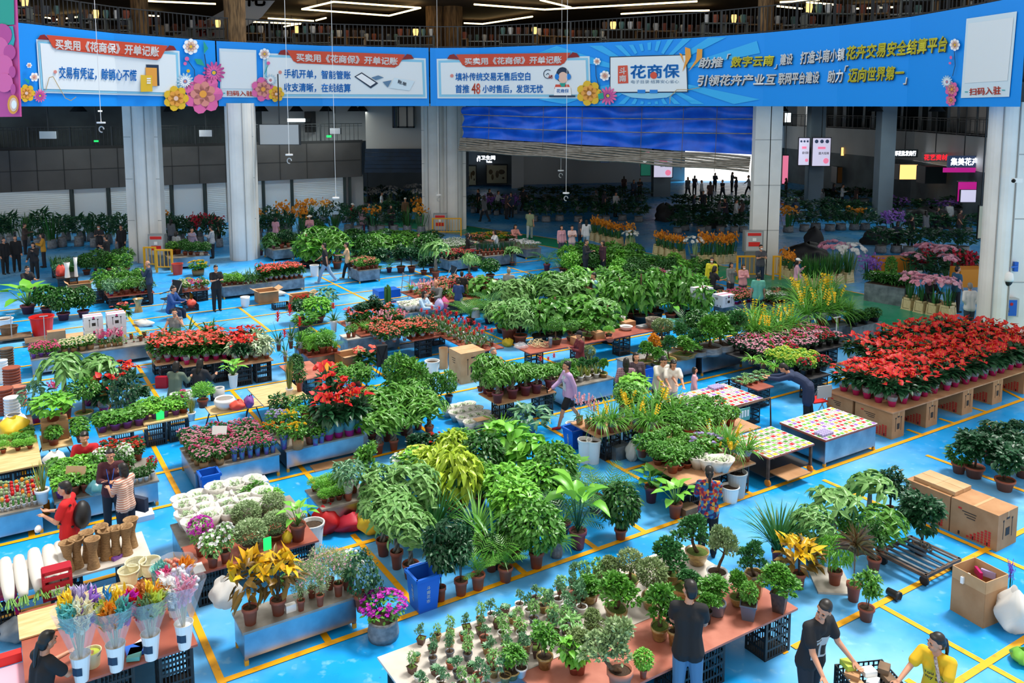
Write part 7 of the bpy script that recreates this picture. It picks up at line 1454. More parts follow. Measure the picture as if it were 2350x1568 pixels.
vase(1092,728,.3,.16,.3,'stack of grey pots','beside the red bromeliads',[(1,0),(.8,.8),(.75,1),(0,1)],'grey_light','pot_stack');bag(1165,795,.34,.26,'small yellow bag','beside the reclining old man','petal_yellow');bag(1085,715,.5,.4,'yellow mesh bag','behind the stack of grey pots','petal_yellow')
T16=bench((798,781),(918,761),(770,770),.55,'pale-topped bench of small pots','left of the pink bromeliads','board_pale','steel_dull')
for kd,u,v,h,w_,l,kw in(('bromeliad',766,762,66,36,'tall red guzmania in white vase',F(pot='white',ph=28,pw=18)),('bromeliad',800,757,48,30,'red guzmania in white vase',F(pot='white',ph=20,pw=14)),('sanse',848,760,32,20,'striped snake plant in glass',F()),('sanse',875,762,36,20,'yellow snake plant in glass',F()),('green',812,773,30,18,'tiny green pot',F()),('green',800,775,28,18,'tiny green pot',F()),('greendark',888,757,40,22,'small pot in terracotta',F()),('greendark',902,757,46,24,'dark small pot in terracotta',F()),('camellia',830,745,50,44,'pink-budded shrub',F()),('camellia',860,740,60,50,'dark leafy shrub',F()),('tallcactus',890,712,58,24,'tall green column cactus',F())):px(kd,u,v,h,w_,l,.55,'on the pale-topped bench',**kw)
sheet_card(832,735,.5,.2,.2,'brown price card','on the pale-topped bench')
for kd,u,v,h,w_,l,c in(('aglaonema',745,705,46,60,'broad pale-striped bush','right of the open carton of red flowers'),('limebush',728,740,60,66,'bright green bush','behind the pale-topped bench'),('camellia',690,740,50,60,'blue-green shrub','left of the bright green bush'),('green',700,760,46,60,'low leafy pot','below the bright green bush')):px(kd,u,v,h,w_,l,0,c)
R1=board((420,842),(533,826),1.5,.6,'board_tan','tan board of red poinsettias','behind the two seated women',2);R2=board((538,840),(628,826),1.5,.6,'board_tan','tan board of film-wrapped anthuriums','right of the poinsettia board',2);R0=board((357,838),(419,830),1.5,.6,'board_tan','tan board of red-spiked plants','left of the poinsettia board',1)
tf(R1,'anthcoral',(.0,1.0),(.03,1.0),5,4,.6,.5,'red anthurium in magenta pot','on the poinsettia board',name='anthurium');tf(R2,['anthcoral','anthurium','dieffenbachia'],(.0,1.0),(.03,1.0),4,4,.62,.5,dict(anthcoral='red anthurium in film',anthurium='scarlet anthurium in film',dieffenbachia='white-striped leaf plant in film'),'on the film-wrapped board',pot='cello',name='anthurium');tf(R0,['anthcoral','bromeliad'],(.0,1.0),(.0,1.0),3,4,.58,.46,dict(anthcoral='red anthurium',bromeliad='red-spiked bromeliad'),'on the red-spiked board',name='anthurium')
fill('clivia',R1['a0']-.2,R2['a0']+.3,R1['b1']+.2,R1['b1']+1.4,.6,.5,.5,.72,.8,'broad strap-leaved clivia','behind the poinsettia board',name='clivia');ab_board(R1['a0']-.3,R2['a0']+.5,R1['b1']+.05,R1['b1']+1.5,.6,'board_tan','board of clivias','behind the poinsettia board')
for u,v,h,w_ in((640,806,90,40),(668,800,100,40),(690,812,84,36),(655,830,74,34)):px('bromeliad',u,v,h,w_,'tall red flower spike in green film',.5,'right of the film-wrapped board')
T14=bench((709,822),(779,807),1.3,.5,'dark bench of grassy pots','right of the red flower spikes','board_red','steel_dull');tf(T14,['grass','asparagus','green'],(.0,1.0),(.0,1.0),5,4,.5,.4,dict(grass='fine grassy pot',asparagus='feathery fern pot',green='leafy pot'),'on the dark grassy bench')
B15=board((683,876),(752,860),1.5,.5,'board_pink','bare pink board','behind the vase of tall leaves',1)
T11a=board((482,950),(603,932),(575,915),.6,'plywood','folding plywood table with bowls','behind the pink roses',legs=True);T11b=board((606,932),(712,914),(580,890),.6,'plywood','bare folding plywood table with tall vase','behind the anthurium group',legs=True)
vase(516,938,.26,.24,.6,'large pale ceramic bowl','on the folding plywood table',[(.5,0),(.9,.4),(1,.75),(.86,1),(.8,.9)],'pot_white','ceramic_bowl');bag(545,940,.35,.22,'orange plastic bag','right of the ceramic bowl','petal_coral',.6);bag(572,935,.22,.28,'dark purple bag','at the end of the bowl table','pot_purple',.6)
px('sanse',665,912,104,28,'tall leaves in clear glass vase',.6,'on the bare plywood table',pot='white',ph=22,pw=17);px('greendark',688,898,66,30,'dark leafy plant in pot',.6,'beside the tall glass vase');px('happydark',680,870,60,36,'dark shrub',.5,'behind the tall glass vase')
for u,v,h_,r,l,m_ in((402,922,.2,.12,'white paper roll','pot_white'),(430,916,.2,.12,'second white roll','pot_white'),(503,910,.22,.13,'grey plastic tub','grey_light'),(420,918,.24,.07,'magenta tin','foil_magenta')):vase(u,v,h_,r,.55,l,'beside the fern on the crate table',[(1,0),(1,1),(.7,1),(.7,.8)],m_,'tub')
px('asparagus',466,935,60,56,'feathery green fern',.55,'left of the ceramic bowl');px('sanse',440,965,60,34,'pale striped upright plant in glass vase',.5,'before the folding tables');px('philodendron',536,890,84,50,'bright upright plant in birch pot',.3,'behind the folding tables',pot='urn',ph=32,pw=22)
B10=board((330,975),(440,955),1.0,.55,'plywood','plywood table of trailing pots','left of the folding tables',2,back=False);tf(B10,['green','pothoslime','limebush'],(.0,1.0),(.1,.9),5,2,.36,.4,dict(green='small leafy pot',pothoslime='bright trailing pot',limebush='lime bushy pot'),'on the trailing-pot table');slabbox(368,962,.55,(.16,.02,.2),'green payment card','sign','on the trailing-pot table','sign_green','payment_card')
B10b=board((228,1005),(338,980),.8,.5,'plywood','board of large leafy pots','behind the seated red-jacketed man',1);tf(B10b,'pothos',(.0,1.0),(.1,.9),4,2,.4,.44,'broad-leaved pothos in mauve pot','on the large leafy board',pot='purple',name='pothos');fill('pothos',B10b['a0']-1.6,B10b['a0']-.1,B10b['b0']-.1,B10b['b0']+.9,.4,.45,.45,.44,.46,'low broad-leaved pothos','right of the carton stand',name='pothos')
B9=board((97,1035),(168,1018),.9,.45,'plywood','folding stand with carton','beside the seated red-jacketed man',legs=True);p=ab(128,1008,.45);carton(p[0],p[1]+.1,.46,(.5,.42,.4),'square brown carton with handwriting','on the folding stand','cardboard',red=False,prints=False);px('pothoslime',122,965,66,88,'wide bowl of bright leaves',.86,'on the square brown carton',pot='terra',ph=16,pw=34)
for kd,u,v,h,w_,l,c,kw in(('standard',152,960,150,84,'money tree standard','left of two standards behind the carton stand',F()),('standard',226,930,116,84,'money tree standard','right of two standards behind the carton stand',F()),('anthurium',205,930,74,60,'red anthurium','behind the hanging ivy globe',F()),('anthurium',240,950,86,60,'red anthurium','left of the ivy globe',F()),('anthurium',270,900,70,60,'red anthurium','rearmost by the yellow line',F()),('anthurium',300,925,86,60,'red anthurium','right of the ivy globe',F()),('topiary',194,965,100,72,'lime leafed standard in white stand','before the yellow cloth',F()),('ivy',288,965,120,66,'green and white ivy globe','right of the yellow cloth',F()),('aglaonema',84,970,100,64,'blue-green palm-like plant','at the left of the standards',F()),('orchidmix',128,930,60,44,'pink orchid','behind the wide bowl',F()),('camellia',320,945,60,50,'dark leaved shrub','at the foot of the yellow line',F())):px(kd,u,v,h,w_,l,0,c,**kw)
t=obj('yellow_cloth',G().add([(0,0,.75),(-.13,0,.12),(.1,.05,.0),(.17,.03,.1),(0,.04,.75),(-.13,.05,.12),(.1,.1,.0),(.17,.08,.1)],[(0,1,2,3),(7,6,5,4),(0,4,5,1),(3,2,6,7)]),'petal_orange',None,P(238,945),.3);tag(t,'hanging yellow cloth','cloth','between the anthuriums and the ivy globe')
for i,(u,v,n_,r,m_,l)in enumerate(((12,950,8,.2,'terracotta','stack of terracotta pots'),(30,905,9,.2,'terracotta','stack of terracotta pots'),(8,880,8,.13,'pot_white','stack of white cups'),(30,965,7,.17,'pot_white','stack of white bowls'),(18,850,8,.17,'plank_brown','stack of dark bowls'),(44,930,6,.18,'terra_pale','stack of pale terracotta trays'))):
 t=thing('pot_stack',l,'pots',P(u,v),0,('at the left edge','by the blue-green plant','rearmost at the left edge','nearest the round jar','topmost at the left edge','inner stack at the left edge')[i])
 for k in range(n_):g=G();g.lathe([(r*.8,k*.075),(r*.98,k*.075+.1),(r*1.06,k*.075+.1),(r*1.06,k*.075+.125),(r*.9,k*.075+.125)],14);obj('pot',g,m_,t)
vase(34,985,.34,.26,.3,'round white jar','behind the yellow bag',[(.4,0),(.9,.3),(1,.55),(.8,.85),(.55,.9),(.62,1),(.5,1)],'pot_white','white_jar');slabbox(30,1000,0,(.8,.8,.3),'low dark plank stand','stand','under the round white jar','plank_brown','plank_stand');vase(38,990,.1,.2,.3,'white dish','below the round jar',[(.8,0),(1,1),(.9,1)],'pot_white','dish')
T12=bench((71,827),(352,788),1.15,.5,'long steel bench of orchids','before the white cartons')
tf(T12,'kalpink',(.0,.22),(.05,.7),4,3,.34,.26,'pink cyclamen in purple pot','on the left of the orchid bench',name='cyclamen',pot='purple');tf(T12,'kalcream',(.24,.52),(.1,.7),4,2,.36,.36,'peach cluster flower in wicker basket','on the middle of the orchid bench',name='flower_basket');tf(T12,['orchidmix','orchidpink'],(.55,.76),(.1,.8),4,2,.46,.36,dict(orchidmix='hot pink orchid in basket',orchidpink='pale pink orchid in basket'),'on the orchid bench',name='orchid');tf(T12,['orchidyellow','succulent'],(.76,1.0),(.2,.9),4,2,.3,.2,dict(orchidyellow='small yellow orchid',succulent='small green pot'),'at the right end of the orchid bench')
def wcarton(u,v,z,where,w_=.5,d=.5,h=.42):p=ab(u,v,z);return carton(p[0],p[1]+d/2,z,(w_,d,h),'white flower carton with pink print',where,'carton_white',red=False)
q=ab(216,788,.5)
for a,b,l in((0,0,'pair beside the red tub'),(.62,.1,'pair farther from the red tub')):
 for k in(0,1):carton(q[0]+a,min(q[1]+b+.25,T12['b1']-.2),.5+.425*k,(.5,.45,.42),'white flower carton with pink print',('upper' if k else 'lower')+' of the '+l,'carton_white',red=False)
for u,v,z,w_ in((1672,705,0,'bottom of the stack by the tall pothos'),(1672,705,.43,'top of the stack by the tall pothos'),(1622,690,0,'bottom of the rear stack by the tall pothos'),(1622,690,.43,'middle of the rear stack by the tall pothos'),(1622,690,.86,'top of the rear stack by the tall pothos'),(1705,705,0,'single one right of the stack')):wcarton(u,v,z,w_,.6,.5,.42)
px('anthcoral',283,752,56,42,'pink anthurium in white bucket',0,'right of the white cartons',pot='white',ph=22,pw=18)
bucket(98,768,.62,.36,'big red plastic tub','behind the orchid bench','red',inner=None,handle=False);bucket(22,776,.4,.26,'brown plastic tub','left of the big red tub','plank_brown',handle=False);bucket(10,758,.4,.28,'white round basin','behind the brown tub','white_paint',handle=False)
for u,v in((104,790),(28,785)):p=P(u,v);t=thing('hand_cart','thin T-handled cart pole','cart',p,ROT,'before the %s tub'%('red' if u>60 else 'brown'));g=G();g.bar((0,0,.15),(0,0,.9),.03);obj('pole',g,'grey_light',t);g=G();g.bar((-.12,0,.9),(.12,0,.9),.03);obj('grip',g,'grey_light',t);g=G();g.box((0,.2,.12),(1.1,.7,.05));obj('platform',g,'plank_brown',t)
bag(330,748,.8,.22,'white sack lying flat','behind the orchid bench','paper_white',sq=.45,name='sack');slabbox(175,772,0,(.9,.6,.05),'flattened cardboard sheet','cardboard','left of the white cartons','cardboard_pale','flat_cardboard');slabbox(130,780,.2,(.5,.3,.3),'folded brown cardboard','cardboard','right of the big red tub','cardboard','flat_cardboard')
for kd,u,v,h,w_,l,c in(('philodendron',65,720,92,90,'fiddle plant with big round leaves','behind the red tub'),('happydark',146,735,78,60,'dark round bush in plum pot','left of the two dark bushes'),('happydark',192,728,72,54,'dark round bush in plum pot','right of the two dark bushes'),('happydark',108,720,66,56,'dark bush in shadow','behind the big red tub')):px(kd,u,v,h,w_,l,0,c,pot='plum')
B34=board((250,686),(352,668),1.3,.45,'board_red','low board of leafy pots','left of the empty deck chair',2);tf(B34,['green','pachirad','aglaonema'],(.0,1.0),(.0,1.0),6,3,.5,.46,dict(green='leafy pot',pachirad='money tree pot',aglaonema='blue-green pot'),'on the low leafy board');fill(['palm','green','happytree'],B34['a0']-.2,B34['a1']+.2,B34['b1']+.2,B34['b1']+2.2,0,.7,.6,1.0,.75,dict(palm='feathery palm',green='leafy pot',happytree='bushy pot'),'behind the low leafy board')
vase(318,716,.5,.18,0,'waisted brass-coloured stand','before the low leafy board',RV,'pot_glaze','urn_stand')
B35=board((406,673),(480,663),1.0,.45,'board_red','board of small white pots','behind the blue-jacketed man',2);tf(B35,['orchidmix','kalcream','greendark','mumyellow'],(.0,1.0),(.0,1.0),5,3,.36,.34,dict(orchidmix='pink orchid in white pot',kalcream='cream flowering pot',greendark='dark leafy pot',mumyellow='yellow flowering pot'),'on the small-white-pot board',pot='white')
T35=bench((510,658),(702,639),1.4,.5,'long dark bench of kalanchoes and orchids','behind the black-clad man','steel_top','steel_dull');tf(T35,['green','limebush'],(.0,.25),(.0,.9),4,3,.34,.36,dict(green='low leafy pot',limebush='bright low pot'),'on the left of the kalanchoe bench');tf(T35,'clivia',(.25,.5),(.0,.9),4,3,.5,.44,'strap-leaved plant in film','on the middle of the kalanchoe bench',pot='cello');tf(T35,'anthcoral',(.5,1.0),(.0,.95),8,4,.52,.42,'coral red anthurium in film','on the kalanchoe bench',pot='cello',name='anthurium')
bucket(722,634,.5,.2,'white plastic tub','right end of the kalanchoe bench','white_paint');open_carton(612,692,.75,.6,.45,'open brown carton','before the kalanchoe bench',flap=.28);open_carton(693,703,.75,.6,.45,'open brown carton of red flowers','right of the empty open carton',flap=.28);fill('kalred',*(lambda q:(q[0]-.3,q[0]+.3,q[1]-.2,q[1]+.2))(ab(690,693,.3)),.3,.3,.2,.25,.34,'red flowering plant','inside the open carton',pot=None)
vase(563,705,.4,.17,0,'white porcelain pot','left of the open carton',[(.6,0),(.9,.3),(1,.8),(1.06,1),(.9,1),(.8,.7)],'pot_white','porcelain_pot');bag(636,678,.8,.2,'white film bundle','between the two open cartons','paper_white',sq=.5);crate(*ab(645,708),0,.2,'low black crate','left of the carton of red flowers',.6,.4)
for i,(u,v)in enumerate(((440,708),(425,700),(432,690))):bag(u,v,.35,.35,('red and orange bag','dark backpack','small orange bag')[i],'beside the blue-jacketed man',('petal_coral','black','petal_orange')[i])
crate(*ab(438,712),0,.22,'low black box','beside the blue-jacketed man',.5,.4)
crate(*ab(222,695),0,.5,'black lattice crate','left of the low leafy board',.5,.4)
folding_chair(392,712,-30,'black mesh reclining chair with metal arms','under the blue-jacketed man','black',lounge=True)
for u,v,z,l in((155,637,.55,'tall white waisted vase'),(175,635,.55,'slim white vase')):vase(u,v,.62 if u<160 else.8,.12 if u<160 else.08,z,l,'on the dark table by the red bag',[(.9,0),(.7,.4),(.6,.6),(1,1),(.9,1)],'pot_white')
bag(141,636,.42,.5,'red plastic bag','left of the white waisted vases','petal_coral',.5);B33=board((130,640),(182,635),3.6,.55,'dark_metal','dark table of bundled greens','behind the white vases',2);tf(B33,['cutgreen','aglaonema'],(.0,1.0),(.3,1.0),3,5,.4,.5,dict(cutgreen='bundle of greens',aglaonema='pale bundle'),'on the dark table of greens',pot='bag');open_carton(183,668,.8,.6,.35,'open brown carton','before the dark table')
t=thing('wire_trolley','blue crate trolley with tube frame','trolley',P(893,692),ROT,'left of the open carton by the seated group');g=G();g.box((-.1,0,.35),(.9,.6,.3));obj('crate_body',g,'bin_blue',t);g=G()
for s in(-1,1):g.tube([(-.6,s*.32,.1),(.65,s*.32,.1),(.75,s*.32,1.0)],.018,5);
for i in range(4):g.bar((.66+.03*i,-.32,.2+.25*i),(.66+.03*i,.32,.2+.25*i),.025)
obj('frame',g,'grey',t);open_carton(990,685,.85,.6,.55,'open brown carton','behind the bald seated man',flap=.3);T24b=bench((935,722),(1030,706),1.0,.5,'dark steel bench of wrapped bundles','before the bald seated man','steel_dull','steel_dull');tf(T24b,'wrapped',(.05,.6),(.1,.95),5,3,.3,.3,'silver-wrapped bundle','on the dark steel bench',name='wrapped_plant')
for u,v,m_ in((1008,712,'petal_lilac'),(1020,708,'petal_hotpink')):bag(u,v,.3,.4,'small %s balloon-like bag'%('lilac' if 'lil' in m_ else 'pink'),'beside the bald seated man',m_,.5)
folding_chair(1025,672,-60,'black folding chair','behind the seated group','black',lounge=True)
T31=bench((1179,672),(1260,662),1.3,.55,'blue-grey steel bench of small pots','right of the elderly man in grey');T31b=bench((1268,661),(1330,652),1.3,.55,'blue-grey steel bench of pale blooms','behind the seated man in dark polo');tf(T31,['sansedark','greendark','grass'],(.0,1.0),(.0,.95),7,4,.4,.34,dict(sansedark='dark upright pot',greendark='dark leafy pot',grass='grassy pot'),'on the blue-grey bench');tf(T31b,['whiteflower','orchidyellow','peace'],(.0,1.0),(.0,.9),5,4,.36,.36,dict(whiteflower='white flowering pot',orchidyellow='yellow orchid',peace='white peace lily'),'on the pale-bloom bench')
fill(['kalsalmon','orchidpink','grass','azaleared','cymbpink'],T31['a0']-3.4,T31['a0']-.3,T31['b0']+.2,T31['b0']+2.4,.55,.45,.45,.46,.42,dict(kalsalmon='salmon flowering pot',orchidpink='pink orchid',grass='grassy pot',azaleared='crimson azalea',cymbpink='pink cymbidium'),'left of the elderly man in grey');ab_board(T31['a0']-3.5,T31['a0']-.2,T31['b0'],T31['b0']+2.5,.55,'board_red','red-brown board of pink pots','left of the elderly man');crate(T31['a0']-3,T31['b0']+.3,0,.5,'black lattice crate','under the board left of the elderly man');crate(T31['a0']-.7,T31['b0']+.3,0,.5,'black lattice crate','second under the board left of the elderly man')
fill(['happydark','green','philodendron','limebush'],T31b['a1']+.3,T31b['a1']+6.5,T31b['b0']-1.2,T31b['b0']+1.6,0,.75,.75,1.0,.85,dict(happydark='dark bushy pot',green='leafy green pot',philodendron='broad-leaved pot',limebush='bright bushy pot'),'right of the seated man in dark polo')
B33b=bench((1690,700),(1760,690),1.2,.5,'dark bench of blue-potted seedlings','left of the teal-striped man','steel_dull','steel_dull');tf(B33b,['kalsalmon','kalpink'],(.0,1.0),(.0,.9),7,3,.36,.3,dict(kalsalmon='salmon flower in blue pot',kalpink='pink flower in blue pot'),'on the blue-pot bench',pot='blue',name='blue_pot_flower');B33c=bench((1770,700),(1850,690),1.2,.45,'low dark bench of dark greens','right of the teal-striped man','steel_dull','steel_dull');tf(B33c,['kalsalmon','greendark','whiteflower'],(.0,1.0),(.0,.9),6,3,.38,.36,dict(kalsalmon='small red-flowered pot',greendark='dark green pot',whiteflower='cream-flowered pot'),'on the low dark bench')
wf=rect((1537,640),(1610,632),2.2,.5);T_w=bench((1537,640),(1612,632),2.0,.5,'bench of white seedling tubs','left of the stacked white cartons','white_paint','steel_dull');tf(T_w,['whiteflower','kalpink','orchidpink'],(.0,1.0),(.0,1.0),6,5,.26,.32,dict(whiteflower='white seedling pot',kalpink='magenta flowering pot',orchidpink='pale pink orchid'),'on the white seedling bench',pot='white')
# -- far stalls, in the shade of the gallery
GR=dict(happydark='dark bushy pot',palm='feathery palm',philodendron='broad-leaved pot',green='leafy pot',happytree='bushy pot',pachirad='money tree',limebush='bright bushy pot',greendark='dark leafy pot',camellia='dark glossy shrub',monstera='split-leaf pot',totem='climbing pothos')
CT=dict(cutdark='bundle of dark foliage',cutred='bundle of crimson flowers',cutpurple='bundle of purple flowers',cutyellow='bundle of yellow flowers',cutgreen='bundle of greens',cutpink='bundle of pink flowers',cutwhite='bundle of white flowers')
PT=dict(pot='bag')
for u0,u1,v0,v1,kds,nu,nv,h,w_,wh,z in((-20,290,545,575,('cutdark','cutdark','cutdark','cutdark','cutgreen'),10,2,74,44,'along the roller shutters left of the first column',0),(368,512,545,572,('cutdark','cutyellow','cutred'),7,2,68,34,'between the first and second columns',0),(585,700,520,560,('cutdark','cutyellow','cutdark'),5,2,64,36,'right of the second column',0),(700,975,500,545,('cutdark','cutgreen','cutdark','cutyellow'),10,2,54,44,'before the plain shutter',0),(830,965,455,485,('cutdark','cutwhite'),7,2,38,28,'in the recess',0),(1075,1190,470,500,('cutdark','cutpurple'),6,2,34,26,'under the map picture',0),(1200,1480,450,520,('cutdark','cutdark','cutdark','cutdark','cutdark','cutdark'),8,3,44,44,'in the dark hall behind the tarpaulin',0),(1540,1720,470,545,('cutdark','cutdark','cutdark'),7,3,44,44,'before the way out',0),(1800,2000,455,545,('cutdark','cutdark','cutdark','cutyellow','cutdark','cutdark'),7,3,50,50,'right of the square column',0),(2010,2235,480,600,('cutdark','cutpurple','cutdark','cutdark','cutdark'),7,3,58,54,'before the lit shops',0)):
 mass(u0,u1,v0,v1,list(kds),nu,nv,h,w_,CT,wh,z,pot='bag',ph=h*.3,pw=w_*.5,name='flower_bundle' if u0>1000 else 'foliage_bundle')
for u0,u1,v0,v1,kds,nu,nv,h,w_,wh,z in((190,300,606,640,('green','happydark','palm'),5,2,50,40,'left of the yellow guard rail',0),(385,480,578,592,('happydark','green'),6,1,34,26,'on the table behind the deck chair',.55),(590,690,575,600,('palm','happydark','camellia'),4,1,56,38,'right of the second column',0),(690,790,590,625,('philodendron','totem','pachirad'),4,2,78,62,'behind the two walkers',0),(800,1000,565,605,('happydark','pachirad','palm','camellia','green'),8,3,58,54,'in the far green mass',0),(830,960,612,640,('palm','camellia','happydark'),5,1,56,48,'before the far green mass',0),(1300,1460,602,640,('happydark','happytree','green','limebush'),7,2,58,48,'behind the man in teal',0),(1040,1110,612,622,('green','limebush'),4,1,26,26,'beside the ball-headed money trees',0),(1460,1610,680,700,('happydark','philodendron','limebush'),6,1,60,50,'behind the leafy mass',0),(690,760,540,560,('happydark','palm'),3,1,44,40,'near the pink-hatted woman',0),(960,1000,600,640,('camellia','happydark'),2,2,46,40,'left of the twin-column rails',0)):
 mass(u0,u1,v0,v1,list(kds),nu,nv,h,w_,GR,wh,z)
for i,(u,v,h,w_,kd,l,c)in enumerate(((1000,640,88,58,'standard','tall ball-headed money tree','behind the seated group'),(1077,640,58,36,'standard','small ball-headed money tree','right of the tall one'),(1125,640,48,44,'happydark','round dark bush','between two small money trees'),(1176,610,44,36,'standard','small ball-headed money tree','above the elderly man'),(1255,622,80,56,'palm','tall kentia palm','left of the grassy tuft'),(1293,626,54,48,'grass','tall grassy tuft','right of the kentia palm'))):px(kd,u,v,h,w_,l,0,c)
def tb(fl,fr,d,z,kds,na,nb,h,w_,look,where,side='steel_dull',**k):
 T=bench(fl,fr,d,z,'far steel bench of '+look[list(look)[0]]+'s',where,'steel_top',side);tf(T,list(kds),(0,1),(0,1),na,nb,h,w_,look,where,**k)
tb((823,622),(874,617),1.4,.55,('kalsalmon','green'),5,3,.4,.4,dict(kalsalmon='red flowering pot',green='leafy pot'),'on the far bench by the two walkers');tb((1031,577),(1100,569),2.2,.55,('whiteflower',),7,4,.3,.34,dict(whiteflower='white flowering tub'),'before the twin-column rails',pot='white');tb((1028,598),(1097,592),1.3,.55,('kalsalmon','azaleared'),7,3,.36,.34,dict(kalsalmon='salmon flowering pot',azaleared='crimson flowering pot'),'below the white tubs')
tb((1107,588),(1194,584),1.2,.55,('sansedark','sansedark'),8,2,.6,.4,dict(sansedark='dark upright potted shoot'),'left of the kentia palm');tb((1448,618),(1532,620),1.1,.5,('green','greendark'),8,2,.46,.42,dict(green='small bushy pot',greendark='small dark bushy pot'),'along the green aisle');tb((1205,572),(1245,569),1.6,.5,('cutwhite',),4,3,.3,.4,dict(cutwhite='white tub of cut stems'),'beside the kentia palm',pot='white');tb((1105,560),(1190,553),2.0,.6,('mumyellow','mumorange','kalsalmon'),7,3,.34,.4,dict(mumyellow='yellow bunch',mumorange='orange bunch',kalsalmon='salmon bunch'),'behind the woman with white blouse');tb((627,575),(676,570),1.6,.55,('camellia','palm'),3,2,.8,.6,dict(camellia='dark shrub',palm='palm'),'right of the second column foot')
bench((388,594),(482,585),1.2,.55,'far bench of dark bushy pots','behind the deck chair');px('mumyellow',455,632,34,40,'round basket of yellow blooms',0,'behind the blue-jacketed man');bucket(408,630,.5,.24,'orange plastic bucket','behind the deck chair','petal_coral')
def crates(pts,kd,look,where,h,w_,rows=1):
 for i,(u,v)in enumerate(pts):
  a,b=ab(u,v)
  p=P(u,v);q=p/np.linalg.norm(p[:2]);
  for r in range(rows):
   o=cream_crate(a-.0+r*.0,b,'cream flower crate',where,-ROT+.5);o.location=p+np.array([q[0],q[1],0])*r*.5*np.array([1,1,0]);o.scale=(.46,.4,.46);ROWCOL[o.name]=(r,i)
   c=place(kd,np.array(o.location)+np.array([0,0,.36]),h*jit(.08),w_*jit(.08),look,where=where,pot=None,name='flower_bundle');ROWCOL[c.name]=(r,i)
crates([(1365,552),(1378,556),(1391,560),(1404,563),(1419,566),(1446,571)],'cutyellow','yellow cut flowers','by the white-shirted pair',.8,.7,2);crates([(1511,584),(1525,588),(1539,592),(1560,597)],'cutyellow','orange cut flowers','left of the square column',.75,.7,2);crates([(1611,606),(1626,606),(1649,606),(1664,605),(1678,603)],'cutyellow','tall yellow lilies','at the square column',.95,.7,2)
crates([(1800,632),(1812,639)],'cutyellow','yellow-green cut flowers','beside the narrow yellow rail',.7,.6,2);crates([(1846,657),(1865,662),(1884,658),(1902,654),(1921,651),(1943,648)],'cutgreen','tall bundle of greens','behind the white-capped person',1.0,.75,2);crates([(2087,710),(2115,717),(2144,723),(2174,729)],'cutpink','pale pink carnation bundle','by the white-haired person',.9,.75,2)
px('cutwhite',1447,575,44,36,'white blossom bundle',0,'left of the dark hall crates',pot='bag',ph=14,pw=14);px('cutwhite',1592,605,60,40,'pale eucalyptus in grey bucket',0,'between two rows of cream crates',pot='slate',ph=22,pw=18);px('cutpink',1915,620,62,60,'dried peach and silver sprays',0,'above the tall greens',pot='bag');px('cutwhite',1950,632,70,60,'silver dried sprays',0,'right of the tall greens',pot='bag');px('cutwhite',2056,578,52,44,'white pampas bunch in tall pot',0,'in the dark before the shops',pot='white',ph=20,pw=10);px('cutdark',2110,640,60,70,'dark feathery bunch in white vase',0,'behind the grey planter',pot='white',ph=20,pw=12);px('cutpurple',1995,640,50,50,'dark red bunch',0,'left of the yellow-draped table',pot='bag');px('column',2043,650,62,26,'bright green upright plant',0,'behind the grey planter')
mass(2085,2230,610,650,['cutred','cutpink','cutdark'],6,2,58,50,CT,'behind the carnation crates',0,pot='bag',name='flower_bundle')
p0,p1=P(1982,690),P(2074,705);L=np.linalg.norm(p1-p0);an=math.atan2(p1[1]-p0[1],p1[0]-p0[0]);t=thing('planter_box','long grey stone-like planter','planter',(p0+p1)/2,an,'along the green aisle');g=G();g.box((0,.5,.35),(L,1.0,.7));obj('body',g,'steel_dull',t);g=G();g.box((0,.5,.705),(L*.96,.92,.02));obj('soil',g,'soil',t)
for i in range(7):
 for j in range(2):q=p0+(p1-p0)*(i+.5)/7;n_=np.array([-math.sin(an),math.cos(an),0]);o=place('pothos' if j else 'peace',q+n_*(.3+.45*j)+np.array([0,0,.7]),.42,.6,'dark broad-leaved plant' if j else 'dark plant with cream buds',where='in the grey planter',pot=None);ROWCOL[o.name]=(j,i)
for u,v,w_,h_,z,l in((2050,622,1.7,.65,0,'yellow-draped table'),(2222,655,1.2,.75,0,'yellow-draped table end')):slabbox(u,v,z,(w_,.8,h_),l,'table','in the dark before the shops' if u<2100 else 'left of the thick end column','petal_orange','draped_table',-.5)
for i,(u,v,w_,h_)in enumerate(((1868,570,1.7,1.1),(1850,600,2.2,.9),(1525,505,2,1.1),(2130,520,2.6,1.2),(1640,520,2.2,.8),(1960,500,2.2,.7),(2010,560,1.6,.8))):bag(u,v,w_,h_,'heap under a dark cover',('behind the narrow rail','nearest the narrow rail','at the foot of the slate column','before the lit shops','before the way out','in the middle of the dark hall','left of the pampas bunch')[i],'black' if i%2 else 'slab_dark',sq=.6,name='covered_heap')
t=thing('surveillance_camera','white dome camera on blue arm','camera',PD(2332,612,25.9),0,'on the thick end column');k=25.2/FE
g=G();g.box((-.02,0,.0),(.12,.1,.3));g.bar((0,-.05,.02),(-28*k,-.25,.02),.05);g.bar((-28*k,-.25,.04),(-28*k,-.25,-.12),.06);obj('bracket',g,'bin_blue',t);g=G();g.lathe([(.05,-.1),(.14,-.16),(.17,-.34),(.16,-.4)],16,(-30*k,-.25,0));obj('housing',g,'white_paint',t,smooth=True);g=G();g.ball((-30*k,-.25,-.42),(.14,.14,.14),14,0,8);obj('dome',g,'black',t,smooth=True)
